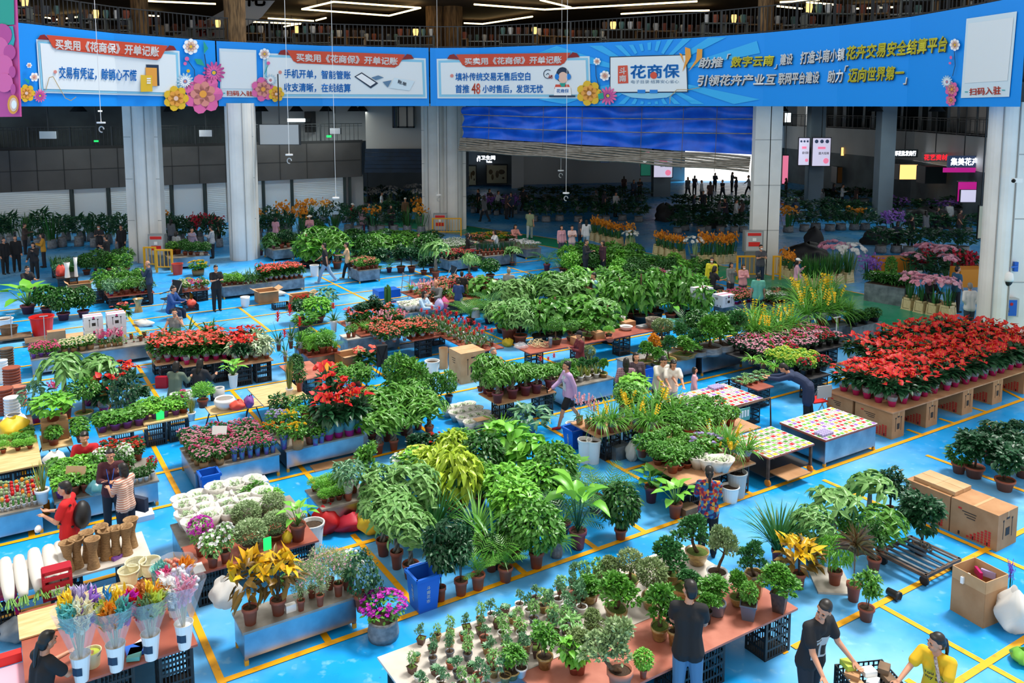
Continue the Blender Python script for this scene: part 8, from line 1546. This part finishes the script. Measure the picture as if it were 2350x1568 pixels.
t=thing('alarm_box','blue and grey alarm box','box',PD(2318,705,25.85),0,'below the dome camera');g=G();g.box((0,0,0),(.42,.22,.58));obj('body',g,'grey_light',t);g=G();g.box((-.03,-.115,0),(.34,.01,.5));f_=obj('front_plate',g,'bin_blue',t);g=G();g.lathe([(.05,0),(.05,.01)],14);obj('emblem',g,'petal_red',f_,(-.03,-.12,.12),rot=(math.pi/2,0,0));g=G();v_,fc,_=text_mesh('平安',.02);g.add([(-.17+.1*x*.9,-.123,-.15+.16*y)for x,y in v_],fc);obj('lettering',g,'white_paint',f_)
t=thing('surveillance_camera','small bullet camera','camera',PD(2334,414,25.0),0,'high on the thick end column');g=G();g.box((0,0,0),(.26,.14,.13));obj('housing',g,'white_paint',t);g=G();g.tube([(-.12,-.05,0),(-.16,-.08,-.02)],.055,10);obj('lens',g,'black',t)
for u,v0,v1,d in((233,0,300,33),(664,0,372,36),(771,0,470,38),(1299,0,458,40),(1007,0,460,46),(1287,0,405,44)):
 t=thing('hanging_hook','white hook on a thin hanging wire','hook',PD(u,v1,d),0,'hanging from the roof');zt=22-PD(u,v1,d)[2];g=G();g.tube([(0,0,.3),(0,0,zt)],.012,4);obj('hanging_wire',g,'white_paint',t);g=G();g.lathe([(.16,.28),(.16,.34)],12);obj('disc',g,'white_paint',t);g=G();a=np.linspace(0,5,12);g.tube(np.stack([.09*np.cos(a),0*a,.05+.11*np.sin(a)],1),.025,5);obj('hook_end',g,'grey_light',t)
def panel(name,u,v,w_,h_,depth,m,look,cat,where,th=.12,frame='black'):
 p=PD(u,v,depth);k=depth/FE;t=thing(name,look,cat,p,0,where);g=G();g.box((0,th/2,0),(w_*k,th,h_*k));obj('casing',g,frame,t);g=G();g.box((0,-.01,0),(w_*k*.92,.02,h_*k*.94));obj('face',g,m,t)
 if cat in('sign','screen','lamp','notice','banner','board'):g=G();g.box((0,.06,(9.0-p[2]+h_*k/2)/2),(.05,.05,9.0-p[2]-h_*k/2+.02));obj('hanger',g,'rail_dark',t)
 return t,w_*k,h_*k
def wr(t,s,x,z,w_,h_,m,y=-.03):v_,f_,_=text_mesh(s,.02);g=G();g.add([(x-w_/2+w_*a,y,z-h_/2+h_*b_)for a,b_ in v_],f_);obj('lettering',g,m,t)
for u,v,w_,h_,d,c,m_ in((1845,348,26,66,61,'left face of the dark column','screen_white'),(1885,349,44,68,60.5,'right face of the dark column','screen_white'),(1522,378,46,62,68.5,'on the slate column by the way out','screen_white'),(1482,375,24,60,69,'left of the slate column','screen_green')):
 t,a,b_=panel('lit_screen',u,v,w_,h_,d,m_,'lit advertising screen'+(' in green' if 'green' in m_ else ''),'screen',c)
 if 'green' not in m_:
  wr(t,'盛大招商',.12*a,-.04*b_,a*.55,b_*.09,'print_black');g=G()
  for i in range(3):g.ball((-a*.28+a*.28*i,-.03,b_*.36),(a*.1,.01,a*.1),10,0,5)
  obj('picture_dots',g,'screen_navy',t);g=G();g.ball((a*.25,-.03,-b_*.3),(a*.15,.01,a*.15),10,0,5);g.box((0,-.03,b_*.14),(a*.4,.01,b_*.08));obj('pink_print',g,'screen_pink',t)
 else:wr(t,'花卉',0,.1*b_,a*.6,b_*.1,'sign_white');g=G();g.box((0,-.03,b_*.3),(a*.7,.01,b_*.28));obj('picture',g,'screen_pink',t)
for s,u,v,w_,h_,d,m_,l,fc in(('卫生间',1120,362,34,10,79,'sign_white','lit white toilet sign','wall_slate'),('集美花卉',2213,371,66,18,54.5,'sign_white','lit shop sign with white letters','screen_navy'),('花艺资材',2147,361,56,14,58.8,'sign_red','lit shop sign with red letters','wall_tile'),('鲜花批发商行',2077,352,52,12,62.8,'sign_white','bright white shop sign','wall_dark')):
 t,a,b_=panel('shop_sign',u,v,w_*1.15,h_*1.5,d,fc,l,'sign','over the right-hand shops' if u>2000 else 'on the slate back wall',frame=fc);wr(t,s,0,0,a*.84,b_*.66,m_)
 if u<1200:wr(t,'Toilet',.1,-b_*.62,a*.34,b_*.3,m_);wr(t,'♂♀',-a*.56,-b_*.15,a*.2,b_*.9,m_)
 if s[0]=='集':g=G();g.box((-.2,-.05,-b_*.72),(a*1.1,.06,b_*.4));obj('red_strip',g,'sign_magenta',t)
for u,v,w_,h_,m_,l,c in((1140,400,50,44,'petal_cream','framed world map picture','under the toilet sign'),(1081,403,24,46,'petal_cream','framed picture with dark figures','left of the map picture')):
 t,a,b_=panel('framed_picture',u,v,w_,h_,78.5,m_,l,'picture',c,1.4);g=G()
 for x,z,r,q in((-.28,.12,.1,.14),(-.2,-.15,.06,.16),(.02,.0,.08,.2),(.22,.12,.16,.13),(.3,-.2,.06,.06)):g.ball((x*a,-.03,z*b_),(r*a,.01,q*b_),9,0,5)
 obj('picture_print',g,'leaf_croton_dark',t)
for u,v,w_,h_,d,m_,l,cat,c in((1345,371,8,4,82,'sign_green','small green exit sign','sign','over the pale door of the back wall'),(1388,368,22,11,78,'screen_navy','hanging dark information display','screen','in the dark hall'),(1397,366,3,10,77.8,'sign_red','red lit strip','sign','beside the dark display'),(221,324,11,4,46,'sign_green','green exit sign','sign','on the left balcony'),(755,313,12,5,55,'sign_green','green exit sign with arrow','sign','on the balcony near the door'),(641,309,97,48,41.5,'grey_light','glossy white board','board','hanging right of the second column'),(2219,440,46,48,52,'sign_magenta','magenta lit flower display','display','in the shop by the end column'),(2222,450,38,30,51.7,'screen_white','white bouquet shelf','shelf','in the magenta display'),(1943,402,46,38,74,'petal_rust','gilded floral wall panel','panel','in the shop right of the dark column'),(1944,348,30,20,73.9,'lamp_warm','warm wall light glow box','lamp','over the gilded panel'),(2085,395,44,36,62,'lamp_warm','warm lit shop window','window','under the bright shop sign'),(2148,402,50,40,58,'glass_dark','dark shop window','window','under the red-lettered sign'),(1802,390,14,70,70,'screen_pink','pink and white lit banner','banner','right of the square column'),(1808,270,14,22,72,'lamp_white','bright gallery window','window','over the pink lit banner'),(2251,510,12,80,40,'petal_cream','narrow vertical notice board','notice','against the thick end column'),(230,255,10,3,44,'lamp_white','small white lamp','lamp','over the left balcony'),(680,276,44,8,57,'lamp_white','row of lit windows','window','behind the left balcony'),(707,280,16,48,59.5,'black','dark door leaf','door','on the left balcony'),(110,310,42,18,47.3,'wall_white','white notice on the railing','notice','on the left balcony'),(472,306,32,16,50.8,'carton_white','notice with red print','notice','on the left balcony between columns'),(769,301,26,14,56,'carton_white','notice with red print','notice','on the balcony by the dark door'),(1345,400,36,36,83,'wall_white','pale double door','door','in the back wall')):
 if v<300 and m_=='wall_white':pass
 panel('wall_panel' if cat in('panel','board')else cat.replace(' ','_')+'_unit',u,v,w_,h_,d,m_,l,cat,c,1.3 if cat in('door','window','panel')else.12,'rail_dark')
for u,d in((600,54),(680,53),(748,56),(812,57),(830,58),(392,50),(180,47),(1795,60),(2010,52),(2150,48)):
 t=thing('pendant_lamp','dark cone pendant lamp','lamp',PD(u,252,d),0,'under the left gallery ceiling' if u<900 else 'over the shops at the right');g=G();g.lathe([(.1,.35),(.45,-.1),(.42,-.1)],14);obj('lamp_shade',g,'rail_dark',t);ld=bpy.data.lights.new('lamp_bulb','AREA');ld.energy=90 if u<800 else 10 if u<900 else 90;ld.size=.7;ld.shape='DISK';ld.color=(.9,1,.97);link('lamp_bulb',ld,t,(0,0,-.15));g=G();g.tube([(0,0,.35),(0,0,9.0-PD(u,252,d)[2])],.02,4);obj('cord',g,'black',t)
for i,pts in enumerate((((693,21),(765,4)),((765,4),(965,18)),((965,18),(893,36)),((893,36),(693,21)),((575,50),(690,55)),((615,42),(720,48)),((652,61),(690,54)),((725,47),(748,41)),((1088,10),(1250,22)),((1250,22),(1600,3)),((1240,0),(1310,17)),((1065,53),(1107,55)),((1107,55),(1222,38)),((330,2),(495,9)),((330,35),(365,37)),((1425,32),(1530,26)),((1530,26),(1628,24)),((1783,14),(1840,20)),((1850,5),(1930,12)),((1960,20),(2060,16)),((1790,5),(1880,0)),((60,30),(130,45)),((130,45),(200,36)))):  # the rightmost tubes are reflected light lines, built here as glowing strips
 a,b_=P(*pts[0],13.1),P(*pts[1],13.1);c=(a+b_)/2;g=G();g.tube([a-c,b_-c],.05,6);t=thing('strip_light','warm glowing strip of light','ceiling light',c,0,'under the upper ceiling');obj('tube',g,'strip_light',t);g=G();g.box((0,0,.17),(.03,.03,.3));obj('hanger',g,'black',t)
for i,u in enumerate(range(20,2300,78)):
 x,y=ringat(u,5+2*(i%3));t=thing('display_shelf',('grey','wooden','pale')[i%3]+' display shelf with pots','shelf',(x,y,10.42),rs.randn()*.2,'on the upper floor');m_=('shelf_grey','shelf_wood','cabinet_grey')[i%3]
 g=G()
 for z in(.05,.55,1.05):g.box((0,0,z),(2.2,.5,.06))
 for s in(-1,0,1):g.box((s*1.07,0,.55),(.06,.5,1.1))
 obj('shelf_frame',g,m_,t)
 for k_ in range(5):g=G();r=.12+.05*rs.rand();g.lathe([(r*.7,0),(r,.25),(r*.9,.4)],10,(-.9+.45*k_,0,1.08));obj('pot',g,('pot_teal','pot_white','terracotta','pot_brown','lamp_warm' if i%3==0 else 'pot_slate')[(k_+i)%5],t)  # one pot per grey shelf glows, an added light on the dark upper floor
t=thing('hanging_sheet','sloping white calligraphy sheet','sheet',(0,0,0),0,'between two bark-clad trunks');g=G();q=[PD(*c,49)for c in((560,-40),(665,-40),(600,40),(545,72))];g.add(q,[(0,1,2,3)]);obj('cloth',g,'wall_white',t);g=G();v_,f_,_=text_mesh('花',.03);g.add([PD(560+50*x,15-45*y,48.9)for x,y in v_],f_);obj('lettering',g,'print_black',t)
t=thing('hanging_sheet','sloping grey calligraphy sheet','sheet',(0,0,0),0,'left of the second bark-clad trunk');g=G();q=[PD(*c,46)for c in((400,85),(520,20),(520,92),(400,92))];g.add(q,[(0,1,2,3)]);obj('cloth',g,'grey',t);g=G();v_,f_,_=text_mesh('花',.03);g.add([PD(450+42*x,84-32*y,45.9)for x,y in v_],f_);obj('lettering',g,'print_red',t)
# -- the people
J_='3f6690'
t,sh=person(1583,1330,1.73,168,'work','person in black T-shirt and blue jeans seen from behind','working at the bonsai boards',('tee','1b1b1d'),('trousers','4f7a9c'),fine=True)
t,sh=person(1892,1378,1.72,28,'carry','person in black T-shirt with white printed square','carrying the black basket at its left',('tee','1d1d20'),('trousers','20242c'),fine=True)
pr=on_shirt(t,sh,'carry',None,-.13,.13,1.0,1.28,'grey_light','shirt_print');g=G()
on_shirt(t,sh,'carry',None,-.1,-.02,1.03,1.2,'print_black','figure_print',lift=.008);on_shirt(t,sh,'carry',None,.02,.1,1.03,1.16,'print_black','figure_print',lift=.008);on_shirt(t,sh,'carry',None,-.1,0,1.245,1.258,'print_black','line_print',lift=.008)
t,sh=person(2150,1452,1.6,-48,'carry2','person in yellow printed T-shirt with long dark ponytail','holding the black basket at its right',('tee','e0b21a'),('trousers','3a4248'),'tail',fem=True,fine=True)
on_shirt(t,sh,'carry2',None,-.13,.13,1.2,1.255,'print_black','lettering','You Are');on_shirt(t,sh,'carry2',None,-.11,.11,1.12,1.17,'print_black','lettering','my sun')
g=G();g.tube([(.02,-.2,1.5),(.1,-.25,1.25),(.15,-.18,1.0),(.2,-.05,.9)],.022,5);obj('shoulder_strap',g,cloth('8a5a48','c8c0b8',40),t)
q=P(1992,1556,.8);t=thing('plastic_basket','black plastic basket of papers and wraps','basket',q-np.array([0,0,.2]),.15,'held between the two carriers');link('basket_body',crate_mesh(),t,(0,0,0),0,(.62,.42,.26))
for i in range(7):g=G();g.box((0,0,0),(.16,.12,.06));obj('packet',g,('cardboard_pale','white_paint','plank_brown','cardboard','pot_white','plank_brown','petal_lime')[i],t,(-.2+.2*(i%3),-.1+.1*(i//3),.2+.02*i),i*.8)
t,sh=person(1628,1068,1.58,172,'hold','person in bright floral blouse with ponytail','behind the bonsai boards',('long',cloth('25356e','x',0,'floral')),('trousers','16161a'),'tail',fem=True,fine=True)
t,sh=person(1300,828,1.6,-72,'walk','person in lilac cardigan, black shorts and red slippers','walking left of the small-bonsai bench',('long','c0a0cc'),('shorts','15151a'),'bun',fem=True,shoe='b01a28',fine=True)
on_shirt(t,sh,'walk',None,-.1,.1,.98,1.36,cloth('c3d0de'),'blouse_front')
g=G();g.box((0,0,0),(.07,.012,.14));obj('phone',g,'black',t,(-.2,-.5,.95))
t,sh=person(1437,820,1.6,175,'behind','person in plaid shirt with dark strap, hands behind back','beside the couple in white shirts',('long',cloth('9c7a86','5a3440',0,'plaid')),('trousers','2a2a30'),'long',fem=True);g=G();g.tube([(-.16,.1,1.4),(0,.17,1.2),(.17,.12,1.0)],.018,5);obj('bag_strap',g,'black',t)
person(1460,808,1.62,10,'stand','person with brown hair facing the plaid shirt','behind the plaid-shirted one',('long',cloth('5a4a54','3a2a34',0,'plaid')),('trousers','22222a'),'bob',fem=True)
person(1524,818,1.62,20,'lean','person in white T-shirt and olive trousers bending forward','left of the white-shirted couple',('tee','dfd9cc'),('trousers','5a5a48'),fine=True);person(1546,826,1.55,5,'lean','person with long hair, white T-shirt and ripped jeans','right of the white-shirted couple',('tee','e6e0d6'),('trousers','9ab0c4'),'long',fem=True,fine=True)
person(1595,842,1.12,75,'stand','child in pink dress with bow','beside the rear seed board',('coat','d8a8b4'),('skirt','d8a8b4'),'bob',fem=True)
p=P(1800,945);person(1797,862,1.1,-112,'bend','person in navy coat bending deeply','over the seedling board',('coat','22304f'),('trousers','17181d'),fem=True,fine=True,shoe='e0e0e0')
t,sh=person(146,1104,1.7,-82,'hold','person in red printed T-shirt with black backpack','behind the rattan vases',('tee','d01c20'),('trousers','1c2636'),fine=True,shoe='cfcfcf');on_shirt(t,sh,'hold',None,-.1,.12,1.14,1.3,'white_paint','lettering','2020');g=G();g.ball((0,.22,1.2),(.17,.13,.24),14,0,8);obj('backpack',g,'black',t,smooth=True);g=G();
for s in(-1,1):g.tube([(s*.12,.1,1.43),(s*.13,-.13,1.36),(s*.14,-.13,1.15),(s*.12,.12,1.05)],.022,5)
obj('backpack_strap',g,'black',t);g=G();g.ball((0,-.48,1.0),(.08,.05,.06),10,0,6);obj('paper_bag',g,'white_paint',t,smooth=True)
t,sh=person(252,1030,1.58,18,'hold','person in maroon cardigan with lanyard','before the pothos bench',('long','4a1f28'),('trousers','1e2430'),fem=True,fine=True);g=G();g.tube([(-.07,-.12,1.42),(-.03,-.19,1.2),(0,-.2,1.05)],.008,4);g.tube([(.07,-.12,1.42),(.03,-.19,1.2),(0,-.2,1.05)],.008,4);obj('lanyard',g,'bin_blue',t)
t,sh=person(280,1062,1.52,-112,'hold','person in striped T-shirt with dark shoulder bag','beside the maroon cardigan',('tee',cloth('e6dccb','c0705a',0,'stripe')),('shorts','1b2233'),'bob',fem=True,fine=True);g=G();g.box((-.26,.1,.85),(.1,.36,.28));g.tube([(-.2,0,1.4),(-.26,-.05,1.0)],.015,4);obj('shoulder_bag',g,cloth('26324a'),t)
person(192,990,1.2,15,'sit','seated person in red jacket with hand at face','behind the pothos bench',('long','c01c26'),('trousers','2a2a30'));person(108,1447,1.28,150,'sit','seated person in black T-shirt with tied-back hair','at the dried flower board',('tee','19191c'),('trousers','23252c'),'tail',fem=True,fine=True)
t,_=person(405,828,1.22,172,'sit','seated person in grey-green top with strap','left of the two seated women',('long','5f6f60'),('trousers','2a2a30'),'bob',fem=True);person(460,822,1.18,165,'sit','seated person in black and red vest','right of the two seated women',('long','22242a'),('trousers','1c1e24'),'long',fem=True);g=G();g.box((0,0,.14),(.3,.14,.34));tag(obj('carry_bag',g,'petal_crimson',None,P(372,890)),'dark red shopping bag','bag','left of the seated women')
person(400,708,1.15,20,'sitchin','reclining person in grey tank top and camouflage trousers','behind the poinsettia board',('tank','7a7672'),('trousers',cloth('8a8a86','4a4c46',14)));person(495,608,1.72,35,'hold','person all in black looking sideways','before the kalanchoe bench',('tee','17171a'),('trousers','16171a'));person(398,655,1.2,80,'sit','seated person in blue jacket','in the reclining chair',('long','234a86'),('trousers','1f2a40'));person(338,598,1.68,-80,'phone','bald person in dark blue jacket','right of the yellow guard rail',('long','24364f'),('trousers','23262e'),'bald',hc='hair_grey')
person(743,557,1.72,-88,'walk','person in black T-shirt and light jeans walking','at the yellow crossing lines',('tee','1b1c20'),('trousers','86a6c0'),shoe='e6e6e6');person(794,556,1.62,-80,'walk2','person in peach top and black trousers walking','right of the black T-shirted walker',('tee','d8b088'),('trousers','1a1a1e'),'bun',fem=True,shoe='c0a070')
person(975,668,1.18,60,'sit','seated person in pale blue blouse','behind the silver-wrapped bundles',('long','b4d0e8'),('trousers','3a4a6a'),'bob',fem=True);person(1000,642,1.35,-30,'sit','bald seated person in grey shirt','beside the pale blue blouse',('long','6a6f70'),('trousers','2c2e32'),'bald',hc='hair_grey');person(1052,640,1.4,180,'hold','person in blue shirt with dark apron','left of the orange-print T-shirt',('long','2c4a80'),('trousers','282c36'));person(1060,622,1.5,170,'stand','person in black T-shirt with orange print','behind the blue shirt',('tee','201e1c'),('trousers','25262a'))
person(1168,614,1.62,165,'stand','elderly person in grey sweater','at the end of the blue-grey bench',('long','8f9294'),('trousers','1b1c20'),hc='hair_grey');person(1326,640,1.3,178,'sit','seated person in dark navy polo','behind the leafy mass',('tee','2a2d3c'),('trousers','24262c'));person(1362,625,1.7,-75,'hold','person in teal T-shirt','right of the dark navy polo',('tee','7fb2bc'),('trousers','2b2f38'))
person(1329,760,1.5,-70,'hold','person in maroon shirt and dark cap','before the long red-brown board',('long','6a242c'),('trousers','3a2a2c'),fem=True,hat='dark');person(1133,797,1.1,30,'recline','reclining old person in beige jacket','right of the tall carton',('long','a8865a'),('trousers','4a6a90'),hc='hair_grey')
for u,v,h,yaw,po,top,bt,hr,fm,l,c,kw in((1289,517,1.6,15,'stand',('long','d8a0a8'),'4a4a58','long',1,'person in pink jacket','left of the crossed-arm person',F()),(1313,517,1.64,10,'cross',('tee','e0c4be'),'8a7a78','short',0,'person in pale pink T-shirt, arms crossed','on the green aisle',F()),(1332,500,1.66,90,'stand',('tee','4a4a52'),'1c1c22','short',0,'person in grey top','right of the crossed-arm person',F()),(1346,503,1.62,170,'walk',('long','d2d6d8'),'9ab4c8','long',1,'person in white shirt and pale jeans','on the green aisle before the crates',F()),(1216,480,1.72,175,'walk2',('tee','8f9c78'),'a8b4b4','short',0,'person in olive T-shirt seen from behind','at the tarpaulin opening',F()),(1346,549,1.7,60,'hold',('jacket','26262c'),'22222a','short',0,'person in black jacket','beside the yellow-pink bunch',F()),(1383,552,1.6,-60,'stand',('long','4a2a34'),'22222a','bob',1,'person in dark patterned top','right of the black jacket',F()),(1075,534,1.6,100,'hold',('long','1a1a1e'),'1c1c20','long',1,'person in black with pink bag','before the twin columns',F()),(961,534,1.35,10,'sit',('long',cloth('b0aca8','5a5654',0,'plaid')),'3a3a3e','short',0,'person in plaid shirt','left of the twin columns',F()),(1134,527,1.4,-70,'sit',('tee','e4e4e2'),'6a7a8a','long',1,'seated person in white blouse','behind the dark potted shoots',F()),(1183,515,1.4,30,'sit',('long','c88a80'),'5a3a3c','bob',1,'seated person in salmon top','right of the white blouse',F()),(1634,590,1.64,-20,'stand',('jacket','e8dc3a'),'3a3c42','long',1,'person in bright yellow jacket','left of the grey-topped woman',F(mask=True)),(1641,610,1.35,110,'sit',('tee','222228'),'24262c','bob',1,'seated person in black dress','below the yellow jacket',F()),(1679,602,1.5,20,'phone',('long','808684'),'34363c','long',1,'person in grey top with hand at mouth','between yellow jacket and pink coat',F()),(1707,606,1.5,10,'hold',('long','e0a0a4'),'4a3c44','bob',1,'person in pink coat and mask','left of the teal-striped back',F(mask=True)),(1741,625,1.72,172,'stand',('tee',cloth('4a9c8a','74b8a4',0,'stripe')),'1c1e22','short',0,'person in teal striped T-shirt seen from behind','before the square column',F()),(1747,561,1.72,5,'cross',('tee','4a4c52'),'22324a','short',0,'masked person in grey polo, arms crossed','against the yellow rail',F(mask=True)),(1832,593,1.62,75,'phone',('long','d8a8b8'),'16181e','long',1,'person in pink top and white cap','on the yellow aisle line',F(hat='cap')),(2226,648,1.7,178,'behind',('long','dfe0de'),'3c4450','short',0,'white-haired person in white shirt, hands behind back','left of the thick end column',F(hc='hair_grey')),(2199,610,1.72,100,'stand',('tee','2a5878'),'25272e','short',0,'person in navy T-shirt','behind the carnation bundles',F()),(2140,634,1.35,10,'sit',('long','1c1c20'),'1c1c20','short',0,'seated person in black','behind the carnation bundles',F()),(8,545,1.66,60,'stand',('long','1a1a1c'),'18181a','short',0,'person in black','at the far left edge',F()),(34,540,1.68,30,'stand',('long','19191b'),'18181a','short',0,'person in black jacket','second from the far left edge',F()),(56,512,1.6,100,'hold',('long','4a3a34'),'25252a','short',0,'person in brown coat','by the shutters at the left',F()),(75,556,1.64,10,'phone',('long','202024'),'1a1a1c','long',1,'person in black with lanyard','left of the yellow top',F()),(95,535,1.62,-60,'hold',('long','c8902a'),'22222a','bob',1,'person in yellow top','by the dark table of greens',F()),(62,610,1.3,60,'sit',('tee','1e1e22'),'26262c','short',0,'seated person in black T-shirt','by the red-roofed stand',F()),(226,516,1.62,20,'hold',('tee','2a2c30'),'22242a','short',0,'masked person in dark top','left of the first column',F(mask=True)),(242,540,1.66,-90,'hold',('tee','1c1c20'),'1c1c20','short',0,'person in black T-shirt','below the masked one',F()),(277,516,1.66,0,'stand',('long','1b1b20'),'1b1b20','short',0,'person in black','against the first column',F()),(392,502,1.62,170,'stand',('long','6a6c72'),'34363c','long',1,'person in grey top','right of the first column',F()),(404,530,1.6,165,'stand',('tee','9aa0a4'),'3a3c44','bob',1,'person in pale vest and orange sleeves','below the grey top',F()),(440,522,1.64,60,'reach',('long','a494a8'),'5a5a64','short',0,'person in lilac shirt','between the first and second columns',F()),(484,519,1.6,-90,'hold',('long',cloth('7a8a9c','d0d4d8',0,'stripe')),'22262e','short',0,'person in striped pullover','left of the second column',F()),(502,496,1.64,90,'stand',('tee','2a2624'),'22222a','short',0,'person in dark clothes','against the second column',F()),(632,498,1.6,160,'stand',('tee','d8a0b0'),'b8c8d8','bob',1,'person in pink T-shirt','right of the second column',F()),(700,473,1.66,-60,'stand',('tee','1f1f24'),'25252c','short',0,'person in black T-shirt','before the shutter',F()),(710,494,1.62,5,'hold',('coat','c89098'),'b06a80','long',1,'person in pink with sun hat and camera','before the plain shutter',F(hat='sun')),(809,467,1.66,80,'phone',('jacket','c01c28'),'8a8a8c','short',0,'person in red jacket and hat','by the recess',F(hat='cap')),(831,471,1.6,170,'stand',('coat','c09aa0'),'6a3040','long',1,'person in pink dress','right of the red jacket',F()),(846,465,1.64,90,'stand',('long','2a9cb0'),'25252c','short',0,'person in turquoise top','right of the pink dress',F()),(930,454,1.64,0,'stand',('long','6a5038'),'2c2620','short',0,'person in brown coat and cap','in the recess',F(hat='cap')),(897,470,1.64,30,'hold',('tee','26262c'),'22222a','long',1,'person in black','left of the brown coat',F()),(876,440,1.66,90,'stand',('tee','d8dcde'),'4a5058','short',0,'person in white T-shirt','deep in the recess',F())):
 person(u,v,h,yaw,po,l,c,top,('trousers',bt),hr,fem=bool(fm),**kw)
i=0
for u,v,n_,dv,d_,c in((1090,430,7,40,18,'under the toilet sign'),(1370,400,6,60,20,'in the dark hall'),(1578,392,9,26,17,'against the bright way out'),(1800,405,7,50,28,'right of the square column'),(2060,455,6,70,30,'before the lit shops'),(1600,430,6,30,22,'before the way out')):
 for k_ in range(n_):
  cl=('26282e','6a6c70','3a3440','b8babc','4a3430','2c3a50')[i%6];o,_=person(u+k_*d_+rs.randn()*4,v+dv*rs.rand(),1.66+.06*rs.randn(),rs.rand()*360,('stand','walk','hold','walk2','phone')[i%5],('dark-clad','grey-clad','plum-clad','pale-clad','brown-clad','navy-clad')[i%6]+' distant person',c,('long' if i%2 else 'tee',cl),('trousers','24262c'),('short','long','bob')[i%3],fem=i%3==1);i+=1
  # -- labels: neighbours that share look and place are told apart by their order
ORD='first second third fourth fifth sixth seventh eighth ninth tenth eleventh twelfth thirteenth fourteenth fifteenth sixteenth seventeenth eighteenth nineteenth twentieth twenty-first twenty-second twenty-third twenty-fourth twenty-fifth twenty-sixth twenty-seventh twenty-eighth twenty-ninth thirtieth'.split()
bpy.context.view_layer.update()
by={}
for o,look,where in NAMED:by.setdefault((look,where),[]).append(o)
def head(o):return proj(o.matrix_world.translation)
for(look,where),os_ in by.items():
 full=(look+' '+where).strip()
 if len(os_)==1:os_[0]['label']=full;continue
 rows={}
 for o in os_:
  rc=ROWCOL.get(o.name);rows.setdefault(rc[0]if rc else-1,[]).append(o)
 for r,row in rows.items():
  row.sort(key=lambda o:head(o)[0])
  for i,o in enumerate(row):
   n=len(row);s='' if n==1 else(('left' if i==0 else 'right')if n==2 else ORD[min(i,29)]+' from left')
   if len(rows)>1:s=(s+' in ' if s else 'in ')+(ORD[min(r,29)]if r>=0 else 'loose')+' row'
   o['label']=(full+', '+s).strip(', ')
   if len(os_)>3:o['group']=full
for o,look,where in NAMED:
 w_=o['label'].split()
 if w_[-1]=='row' and len(w_)<15:o['label']+=' from front'
 if len(w_)>16:
  a,_,b=o['label'].partition(', ')if o['label'].count(',')==1 else o['label'].rpartition(', ')
  if b and len(b.split())<8:
   q=a.split()[:16-len(b.split())]
   while q[-1]in 'the of in on by two a behind left right at pale before beside between and for grey square dark red'.split():q.pop()
   o['label']=' '.join(q)+', '+b
  else:o['label']=' '.join(w_[:16])
bpy.data.scenes.remove(WORK)
